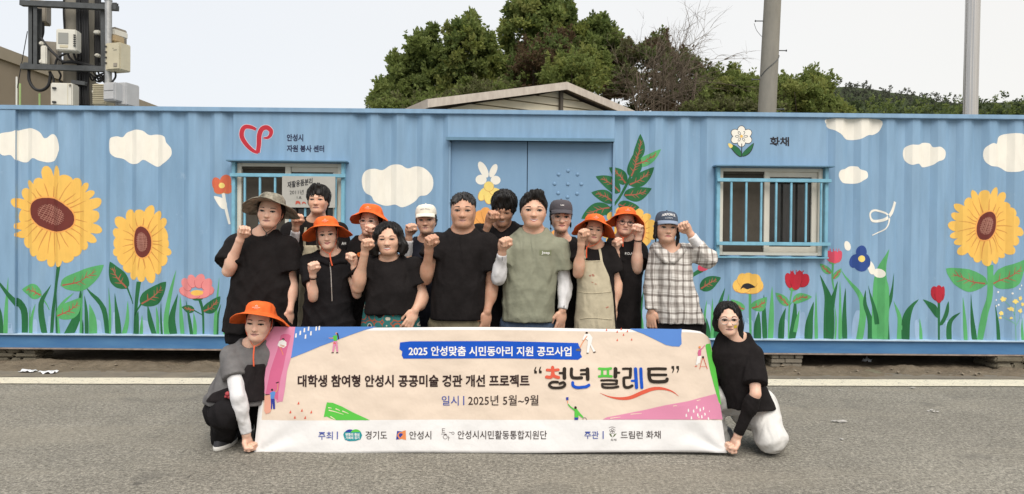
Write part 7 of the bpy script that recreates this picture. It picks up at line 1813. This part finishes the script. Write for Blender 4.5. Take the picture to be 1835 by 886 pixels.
for i, (q, col) in enumerate(els):
    e = cr.color_ramp.elements[i] if i < 2 else cr.color_ramp.elements.new(q); e.position = q; e.color = (*col, 1)
t.links.new(c.outputs['Object'], mp.inputs[0]); t.links.new(mp.outputs[0], v.inputs['Vector']); t.links.new(v.outputs['Distance'], cr.inputs[0]); t.links.new(cr.outputs[0], bs.inputs['Base Color'])
a0 = p.p(652, 555); a1 = p.p(748, 555); cx = (a0.x + a1.x) / 2 - p.off.x; hw = (a1.x - a0.x) / 2
prof = [(hw * 1.25, -.42), (hw * 1.18, -.2), (hw * 1.06, -.05), (hw * .99, .02), (hw * .94, .06)]
V = []; Fc = []
for (r_, z) in prof:
    for j in range(48):
        an = 2 * math.pi * j / 48; k = 1 + .03 * math.sin(an * 9) * max(0, -z) * 3; V.append((cx + r_ * k * math.cos(an), p.d - p.off.y + .125 * r_ / hw * k * math.sin(an), a0.z + z))
for i in range(4):
    for j in range(48): Fc.append((i * 48 + j, i * 48 + (j + 1) % 48, (i + 1) * 48 + (j + 1) % 48, (i + 1) * 48 + j))
o = mesh('skirt', V, Fc, p.root, [skm], True); md = o.modifiers.new('thickness', 'SOLIDIFY'); md.thickness = .004
# 6 man, white cap
p = Person('young man in cream cap and black tee behind the older woman', 5.12, (763, 418), 370, 'm', 'mid', 1.05, yaw=2, roll=-2)
A = [fistarm(p, (738, 452), (727, 475), (735, 411), 1, (.62, -.8, 0), 1, 0.94, .5, de=-.06, dc=-.16), handarm(p, (800, 455), (806, 520), (802, 560), (802, 590), -1, (0, 1, 0), 1, 1, .6)]
p.build([(436, 738, 792, .08), (456, 727, 806, .11), (500, 735, 805, .125), (590, 738, 802, .12)], (765, 440), A[0]['s'], A[1]['s'], A, fabric('navy_black', (.012, .013, .02), (.018, .019, .028)), black2, shirtkw=dict(seed=16))
p.hair('under', 'black', 6); p.face(p.bvh, eye=.85, squint=.2, smile=.25)
p.cap(mat('cap_cream', (.74, .70, .60), .85, var=.06, bump=.3, bscale=80), [('Salem Sewon', -.17, .17, .86, .90, mat('cap_thread', (.25, .22, .2), .8), .02)], visor=.26)
p.sleeve_on(A[0], .35, .95, whitesl)
# 7 large man, black tee
p = Person('stocky middle-aged man in plain black tee with khaki trousers and short curly hair', 4.70, (829, 407), 347, 'm', 'tan', 1.04, yaw=1)
A = [fistarm(p, (785, 446), (763, 500), (771, 433), 1, (.62, -.8, 0), 1.18, 1.05, .42, de=-.06, dc=-.22), handarm(p, (872, 446), (882, 515), (873, 558), (868, 592), -1, (-.5, .8, 0), 1.15, 1.08, .60, dw=-.05)]
p.build([(424, 795, 864, .10), (446, 780, 882, .13), (490, 776, 872, .15), (540, 772, 869, .155), (572, 770, 868, .15)], (829, 425), A[0]['s'], A[1]['s'], A, blackT, fabric('khaki', (.24, .21, .135), (.19, .165, .105)), shirtkw=dict(seed=17, sr=(.082, .09), fold=.007), headkw=dict(jaw=1.2, cheek=1.05, nose=1.2), neck_r=.072)
p.hair('crop', 'grey', 7); p.face(p.bvh, smile=.45, eye=.85, squint=.15, browy=.01)
# 8 young man, head bowed
p = Person('young man in black collared shirt bowing his head behind a raised fist', 4.96, (899, 405), 349, 'm', 'tan', .95, yaw=-6, pitch=22, roll=6)
A = [fistarm(p, (858, 422), (858, 446), (881, 388), 1, (.62, -.8, 0), 1, 0.99, .9, de=-.10, dc=-.20, cuff=.80), handarm(p, (940, 425), (945, 500), (938, 560), (936, 590), -1, (0, 1, 0), 1, 1, .6)]
p.build([(408, 862, 932, .09), (425, 848, 944, .115), (470, 858, 940, .125), (540, 862, 936, .12), (596, 862, 936, .12)], (899, 412), A[0]['s'], A[1]['s'], A, black2, black2, shirtkw=dict(seed=18, long=True, sr=(.068, .066), vneck=.05, neck=.066))
p.hair('bowed', 'black', 8); p.face(p.bvh, smile=.8, eye=.6, squint=.6, openm=.3)
# 9 man, olive tee
p = Person('smiling man in olive green tee with white arm sleeves raising a fist, centre front', 4.74, (956, 406), 347, 'm', 'mid', 1.14, yaw=1, roll=1)
A = [fistarm(p, (905, 452), (893, 499), (903, 437), 1, (.62, -.8, 0), 1.06, 1.02, .62, de=-.12, dc=-.24, sr=(.076, .082)), handarm(p, (1000, 452), (1013, 512), (1008, 556), (1003, 590), -1, (-.5, .8, 0), 1.06, 1.05, .58, dw=-.05)]
p.build([(424, 918, 988, .095), (446, 900, 1008, .12), (490, 902, 1000, .135), (540, 900, 994, .14), (576, 899, 993, .14)], (956, 424), A[0]['s'], A[1]['s'], A, fabric('olive', (.250, .255, .190), (.215, .22, .162), b=.3), fabric('denim', (.055, .085, .14), (.085, .12, .18)), shirtkw=dict(seed=19, sr=(.080, .090), fold=.008), neck_r=.060, headkw=dict(jaw=1.05))
p.hair('short', 'black', 9); p.face(p.bvh, smile=.8, openm=.5, eye=1.0, squint=.25, lips=lipr)
p.sleeve_on(A[0], 0, .98, whitesl, .006, up=.42); p.sleeve_on(A[1], 0, .97, whitesl, .007, up=.45)
olp = mat('logo_patch', (.155, .17, .095), .8); lpw = mat('logo_pale', (.6, .6, .58), .7)
q = p.print_on('chest_patch', [[(967, 448.5), (988, 449), (987.6, 458), (967, 457.7)]], olp, .002); p.text_on_shirt('Jeep', (970.5, 985.5, 450.3, 456.6), lpw, .03, .03, lift=.0035)
for (a_, t_) in ((A[0], .80), (A[1], .86)):
    c = a_['e'].lerp(a_['w'], t_) - p.off; mb = MB(); mb.box((c.x + .004, c.y - .045, c.z - .012), (c.x + .008, c.y - .038, c.z + .012)); mb.build('sleeve_logo', mat('logo_grey', (.12, .12, .13), .6), p.root)
# 10 woman, dark cap and glasses
p = Person('young woman in charcoal cap and thin round glasses behind the olive tee man', 4.98, (1006, 415), 362, 'f', 'fair', .97, yaw=2, roll=1)
A = [handarm(p, (985, 450), (978, 515), (980, 560), (980, 590), 1, (0, 1, 0), .85, .9, .6), handarm(p, (1040, 450), (1046, 515), (1042, 560), (1040, 590), -1, (0, 1, 0), .85, .9, .6)]
p.build([(436, 982, 1036, .07), (452, 974, 1048, .10), (500, 980, 1044, .11), (590, 978, 1048, .115)], (1007, 440), A[0]['s'], A[1]['s'], A, blackT, black2, shirtkw=dict(seed=20), neck_r=.046)
p.hair('tied', 'black', 10); p.face(p.bvh, smile=.4, eye=1.05, lips=lipr); p.glasses(steel, r=.110)
p.cap(mat('cap_charcoal', (.075, .068, .078), .85, var=.15, bump=.3, bscale=80), [('Lee', -.055, .055, .855, .91, mat('cap_white', (.75, .73, .72), .8), 0)], visor=.25)
p.print_on('shirt_logo', [[(1015, 455), (1016, 452), (1019, 450.5), (1022, 451.5), (1023, 453.5), (1027, 454.2), (1027, 455.6), (1022, 455.2), (1019, 454), (1017.5, 457)]], lpw, .002)
# 11 woman, orange hat, apron
p = Person('woman in orange bucket hat and stained beige apron with one fist by her brim', 4.74, (1063, 434), 389, 'f', 'mid', 1.0, yaw=-3, roll=6)
A = [fistarm(p, (1041, 462), (1036, 490), (1044, 421), 1, (.62, -.8, 0), .98, 0.89, .5, de=-.10, dc=-.20), handarm(p, (1088, 462), (1106, 510), (1100, 552), (1096, 588), -1, (-.5, .8, 0), 1, .95, .62, dw=-.03)]
p.build([(450, 1040, 1090, .08), (466, 1032, 1100, .11), (510, 1038, 1100, .13), (560, 1034, 1104, .14), (596, 1030, 1106, .145)], (1065, 450), A[0]['s'], A[1]['s'], A, blackT, black2, shirtkw=dict(seed=21), headkw=dict(cheek=1.15))
p.hair('under', 'black', 11); p.face(p.bvh, smile=.2, eye=.75, squint=.3, lips=lipr)
p.bucket(orange, 12, brim=.84, droop=.08, side=.30, tilt=-.24, cord=(-.25, -.2, .42, OC))
p.apron(beige, [(467, 1046, 1081), (474, 1044, 1083), (496, 1037, 1093), (530, 1035, 1099), (596, 1031, 1104)], strap=[[(1073, 441), (1076, 455), (1078, 469)], [(1050, 448), (1048, 460), (1047, 470)]], seam=[[(1035, 523), (1060, 526), (1098, 523)], [(1040, 572), (1060, 570), (1096, 573)], [(1047, 468), (1063, 469), (1081, 468)]])
stn = mat('apron_stain', (.43, .20, .14), .9, var=.3, vscale=90)
p.print_on('paint_stain', [[(1055, 494), (1058, 492.5), (1060, 495), (1057, 496)], [(1060, 492), (1063, 491), (1066, 495), (1062, 496)], [(1058, 505), (1064, 506), (1062, 507.5)], [(1066, 508), (1071, 510), (1066, 510)], [(1085, 551.5), (1090, 549), (1091, 551), (1087, 553)]], stn, .0015, bvh=p.abvh)
# 12 woman, orange hat, dark glasses
p = Person('woman in orange bucket hat and dark-rimmed glasses raising both fists', 4.96, (1119, 420), 376, 'f', 'fair', 1.08, yaw=-4, roll=7, pitch=-2)
A = [fistarm(p, (1100, 455), (1107, 494), (1104, 437), 1, (.62, -.8, 0), .9, 0.86, .6, de=-.12, dc=-.22), fistarm(p, (1142, 456), (1141, 482), (1144, 412), -1, (-.62, -.8, 0), 1.08, 0.89, .75, de=-.10, dc=-.18)]
p.build([(436, 1092, 1148, .085), (454, 1083, 1158, .115), (500, 1090, 1150, .13), (550, 1088, 1148, .13), (600, 1086, 1148, .13)], (1119, 437), A[0]['s'], A[1]['s'], A, blackT, black2, shirtkw=dict(seed=22, sr=(.072, .088)), headkw=dict(cheek=1.12, jaw=1.05))
p.hair('under', 'black', 12); p.face(p.bvh, eye=1.05, smile=-.1); p.glasses(darkrim, r=.102, thick=.0021)
p.bucket(orange, 15, brim=.78, droop=.08, side=.26, tilt=-.22, cord=(-.06, -.12, .36, OC)); p.sleeve_on(A[0], 0, .80, blackT, .007, up=.3)
p.text_on_shirt('P.O.A', (1120, 1134, 452.5, 457), lpw, .02)
mb = MB(); c = A[1]['w'] - p.off; mb.lathe([(.031, -.004), (.033, 0), (.031, .004)], 16, 0, c, A[1]['w'] - A[1]['e'], False); mb.build('wrist_band', blackT, p.root, True)
# 13 woman, plaid shirt
p = Person('woman in cream and brown plaid shirt and blue cap with a fist beside her head', 4.74, (1196, 433), 382, 'f', 'mid', 1.08, yaw=-2, roll=2, pitch=-2)
A = [handarm(p, (1180, 455), (1170, 515), (1167, 556), (1167, 588), 1, (.5, .8, 0), .95, .95, .6, dw=-.05, cuff=1.0), fistarm(p, (1232, 455), (1268, 464), (1228, 407), -1, (-.62, -.8, 0), .98, 0.90, .6, de=-.06, dc=-.12, cuff=.62)]
plaid = bpy.data.materials.new('plaid'); plaid.use_nodes = True; t = plaid.node_tree; bs = t.nodes['Principled BSDF']; bs.inputs['Roughness'].default_value = .9; bs.inputs['Specular IOR Level'].default_value = .2
c = t.nodes.new('ShaderNodeTexCoord'); sp = t.nodes.new('ShaderNodeSeparateXYZ')
nz2 = t.nodes.new('ShaderNodeTexNoise'); nz2.inputs['Scale'].default_value = 7; ad = t.nodes.new('ShaderNodeMix'); ad.data_type = 'RGBA'; ad.blend_type = 'ADD'; ad.inputs[0].default_value = .035
t.links.new(c.outputs['Object'], nz2.inputs['Vector']); t.links.new(c.outputs['Object'], ad.inputs[6]); t.links.new(nz2.outputs['Color'], ad.inputs[7]); t.links.new(ad.outputs[2], sp.inputs[0])
def stripes(src, freq, ramp):
    m1 = t.nodes.new('ShaderNodeMath'); m1.operation = 'MULTIPLY'; m1.inputs[1].default_value = freq; m2 = t.nodes.new('ShaderNodeMath'); m2.operation = 'FRACT'
    r = t.nodes.new('ShaderNodeValToRGB'); t.links.new(src, m1.inputs[0]); t.links.new(m1.outputs[0], m2.inputs[0]); t.links.new(m2.outputs[0], r.inputs[0])
    for i, (q_, v_) in enumerate(ramp):
        e = r.color_ramp.elements[i] if i < 2 else r.color_ramp.elements.new(q_); e.position = q_; e.color = (*v_, 1)
    r.color_ramp.interpolation = 'LINEAR'; return r.outputs[0]
bz = (1, 1, 1); g1 = (.46, .435, .425); g2 = (.68, .66, .65)
rp = [(0, bz), (.16, bz), (.17, g1), (.30, g1), (.31, bz), (.38, bz), (.385, g2), (.42, g2), (.425, bz), (.60, bz), (.61, g2), (.78, g2), (.785, g1), (.82, g1), (.825, g2), (.90, g2), (.91, bz)]
s1 = stripes(sp.outputs[0], 10.2, rp); s2 = stripes(sp.outputs[2], 9.2, rp)
m1 = t.nodes.new('ShaderNodeMix'); m1.data_type = 'RGBA'; m1.blend_type = 'MULTIPLY'; m1.inputs[0].default_value = 1; t.links.new(s1, m1.inputs[6]); t.links.new(s2, m1.inputs[7])
m3 = t.nodes.new('ShaderNodeMix'); m3.data_type = 'RGBA'; m3.blend_type = 'MULTIPLY'; m3.inputs[0].default_value = 1; m3.inputs[6].default_value = (.66, .635, .60, 1); t.links.new(m1.outputs[2], m3.inputs[7]); t.links.new(m3.outputs[2], bs.inputs['Base Color'])
p.build([(442, 1176, 1226, .085), (458, 1167, 1238, .115), (500, 1172, 1240, .13), (550, 1170, 1254, .14), (578, 1172, 1262, .145)], (1200, 452), A[0]['s'], A[1]['s'], A, plaid, black2, shirtkw=dict(seed=23, long=True, sr=(.068, .080), fold=.011, vneck=.02, neck=.066))
p.hair('wisps', 'black', 13); p.face(p.bvh, eye=.8, smile=-.15, lips=lipr)
capb = mat('cap_denim', (.040, .055, .085), .85, col2=(.065, .085, .12), vscale=20, bump=.3, bscale=80); cw = mat('cap_white', (.75, .73, .72), .8)
p.cap(capb, [('AIRFORCE', -.24, .24, .86, .95, cw, .035), ('CORPS', -.13, .13, .78, .83, mat('cap_thread_pale', (.4, .42, .45), .8), .01)], mat('visor_pale', (.22, .27, .36), .8, var=.1), visor=.26)
p.sleeve_on(A[1], .55, .98, whitesl, .008)
mb = MB()
for sg, pts in ((1, [(1200, 470), (1187, 456), (1180, 444)]), (-1, [(1200, 470), (1214, 456), (1222, 444)])):
    V = []
    for (x, y) in spline(pts, 4):
        for e in (0, -9 * sg):
            rr = ray(x + e, y + (4 if e else 0)).normalized(); h = p.sbvh.ray_cast(CAM - p.off, rr, 20)[0]; h = h if h is not None else P(x + e, y, p.d - .08) - p.off
            V.append(h - rr * (.014 if not e else .006))
    n = len(V) // 2; mb.add(V, [(2 * i, 2 * i + 1, 2 * i + 3, 2 * i + 2) for i in range(n - 1)])
o = mb.build('collar', plaid, p.shirtobj, True); md = o.modifiers.new('thickness', 'SOLIDIFY'); md.thickness = .004
pts = []
for y in range(474, 580, 8):
    rr = ray(1208 + (y - 470) * .06, y).normalized(); h = p.sbvh.ray_cast(CAM - p.off, rr, 20)[0]
    if h is not None: pts.append(h - rr * .001)
mb = MB(); mb.tube(pts, .0022, 4); mb.build('placket', plaid, p.shirtobj)
# 14 kneeling left
p = Person('crouching person in orange bucket hat and grey tee holding the banner at its left corner', 4.46, (457, 611), 548, 'f', 'fair', 1.02, yaw=4, roll=4)
A = [fistarm(p, (414, 642), (427, 712), (446, 797), 1, (.8, -.5, 0), 1.0, .98, .56, de=-.19, dc=-.125, ds=-.05, sr=(.070, .082)), handarm(p, (470, 640), (490, 690), (495, 730), (497, 755), -1, (0, 1, 0), 1, .95, .6, de=.08, dw=.06)]
q_ = p.p
lg = dict(m=black2, pts=[(q_(398, 728, .10), q_(404, 742, -.16), q_(398, 790, .02), .105, .088, .07), (q_(440, 728, .12), q_(482, 700, .06), q_(470, 790, .12), .10, .085, .06)], seat=(q_(410, 738, .14), (.16, .14, .13)))
p.build([(622, 424, 470, .075), (640, 406, 480, .105), (676, 388, 478, .13), (708, 370, 480, .15), (722, 368, 480, .15)], (455, 624), A[0]['s'], A[1]['s'], A, fabric('heather_grey', (.165, .16, .16), (.115, .11, .112), b=.3), lg, shirtkw=dict(seed=24, sr=(.068, .080), fold=.009), headkw=dict(cheek=1.12, jaw=1.05))
p.hair('under', 'black', 14); p.face(p.bvh, eye=.75, squint=.35, smile=.3)
p.bucket(orange, 21, brim=.80, droop=.08, side=.16, tilt=-.2, cord=(-.02, -.12, .55, OC))
p.sleeve_on(A[0], 0, .97, whitesl, .008, up=.56)
apb = fabric('apron_black', (.012, .010, .011), (.02, .016, .017))
p.apron(apb, [(655, 440, 484), (668, 436, 484), (690, 420, 484), (705, 380, 484), (721, 366, 484)])
mb = MB()
for (px, py, r_) in ((408, 706, .016), (414, 702, .012), (411, 712, .012), (405, 711, .010)):
    c = p.p(px, py, -.175) - p.off; mb.lathe([(r_ * .3, -r_), (r_, -r_ * .3), (r_ * .9, r_ * .5), (r_ * .3, r_)], 9, 0, c, (rnd.uniform(-1, 1), -1, rnd.uniform(-1, 1)))
mb.build('apron_knot', mat('knot_red', (.35, .05, .06), .8, var=.3, vscale=40), p.root, True)
def sneaker(p, c, yaw, up, sole, L_=.25):
    mb = MB(); Rz = Matrix.Rotation(rad(yaw), 3, 'Z'); V = []; n = 20
    def ring(z, k, wk):
        return [Rz @ Vector((.046 * wk * math.cos(a) * (1 - .12 * math.sin(a)), L_ / 2 * k * math.sin(a), z)) + c for a in np.linspace(0, 6.283, n + 1)[:-1]]
    def skinr(rings, m):
        V = [v for r_ in rings for v in r_]; Fc = []
        for i in range(len(rings) - 1):
            for j in range(n): Fc.append((i * n + j, i * n + (j + 1) % n, (i + 1) * n + (j + 1) % n, (i + 1) * n + j))
        Fc.append(tuple((len(rings) - 1) * n + j for j in range(n))); return V, Fc
    a = MB(); a.add(*skinr([ring(.002, .98, 1), ring(.012, 1, 1.03), ring(.026, .99, 1.0)], 0)); o = a.build('shoe', sole, p.root, True, off=None, loc=None)
    b = MB(); r0 = ring(.026, .97, .97); r1 = ring(.05, .93, .93); r2 = [v * 1.0 for v in ring(.085, .70, .72)]; b.add(*skinr([r0, r1, r2], 0)); b.build('upper', up, o, True)
solew = mat('sole_white', (.66, .64, .60), .6)
sneaker(p, Vector((G(398, 804).x - p.off.x, G(398, 804).y - p.off.y + .06, 0)), -8, mat('shoe_dark', (.03, .03, .035), .6), solew)
# 15 kneeling right
p = Person('kneeling woman in round glasses, black tee and light grey sweatpants holding the right corner', 4.46, (1307, 600.5), 545, 'f', 'fair', .98, yaw=-10, roll=-2)
A = [handarm(p, (1292, 642), (1282, 690), (1276, 725), (1274, 750), 1, (0, 1, 0), .95, .95, .6, de=.08, dw=.08), fistarm(p, (1350, 642), (1354, 706), (1314, 798), -1, (-.8, -.5, 0), .96, .96, .76, de=-.19, dc=-.125, ds=-.05, sr=(.072, .082))]
q_ = p.p
gsw = fabric('heather_light', (.68, .665, .64), (.58, .57, .55), b=.3)
lg = dict(m=gsw, pts=[(q_(1362, 726, .06), q_(1382, 784, -.10), q_(1386, 796, .34), .115, .095, .06), (q_(1335, 728, .08), q_(1262, 704, .06), q_(1292, 792, .14), .10, .085, .06)], seat=(q_(1350, 738, .14), (.16, .14, .12)), seed=8)
p.build([(612, 1288, 1344, .08), (630, 1278, 1360, .11), (680, 1288, 1366, .125), (712, 1298, 1380, .14), (730, 1302, 1388, .145)], (1318, 613), A[0]['s'], A[1]['s'], A, blackT, lg, shirtkw=dict(seed=25, sr=(.070, .082), fold=.008), headkw=dict(cheek=1.08))
p.hair('long', 'black', 15); p.face(p.bvh, eye=.85, smile=.05); p.glasses(steel, r=.112, thick=.0021)
p.drape('face_paint', [(.13, .30), (.17, .36), (.20, .33), (.25, .36), (.22, .30), (.25, .25), (.20, .26), (.15, .24)], mat('face_paint_yellow', (.75, .55, .04), .5), p.bvh, .0014)
p.sleeve_on(A[1], .06, .97, blackT, .008)
sneaker(p, Vector((G(1300, 790).x - p.off.x, G(1300, 790).y - p.off.y + .04, 0)), 10, mat('shoe_grey', (.12, .12, .125), .7), mat('sole_grey', (.25, .25, .25), .7))
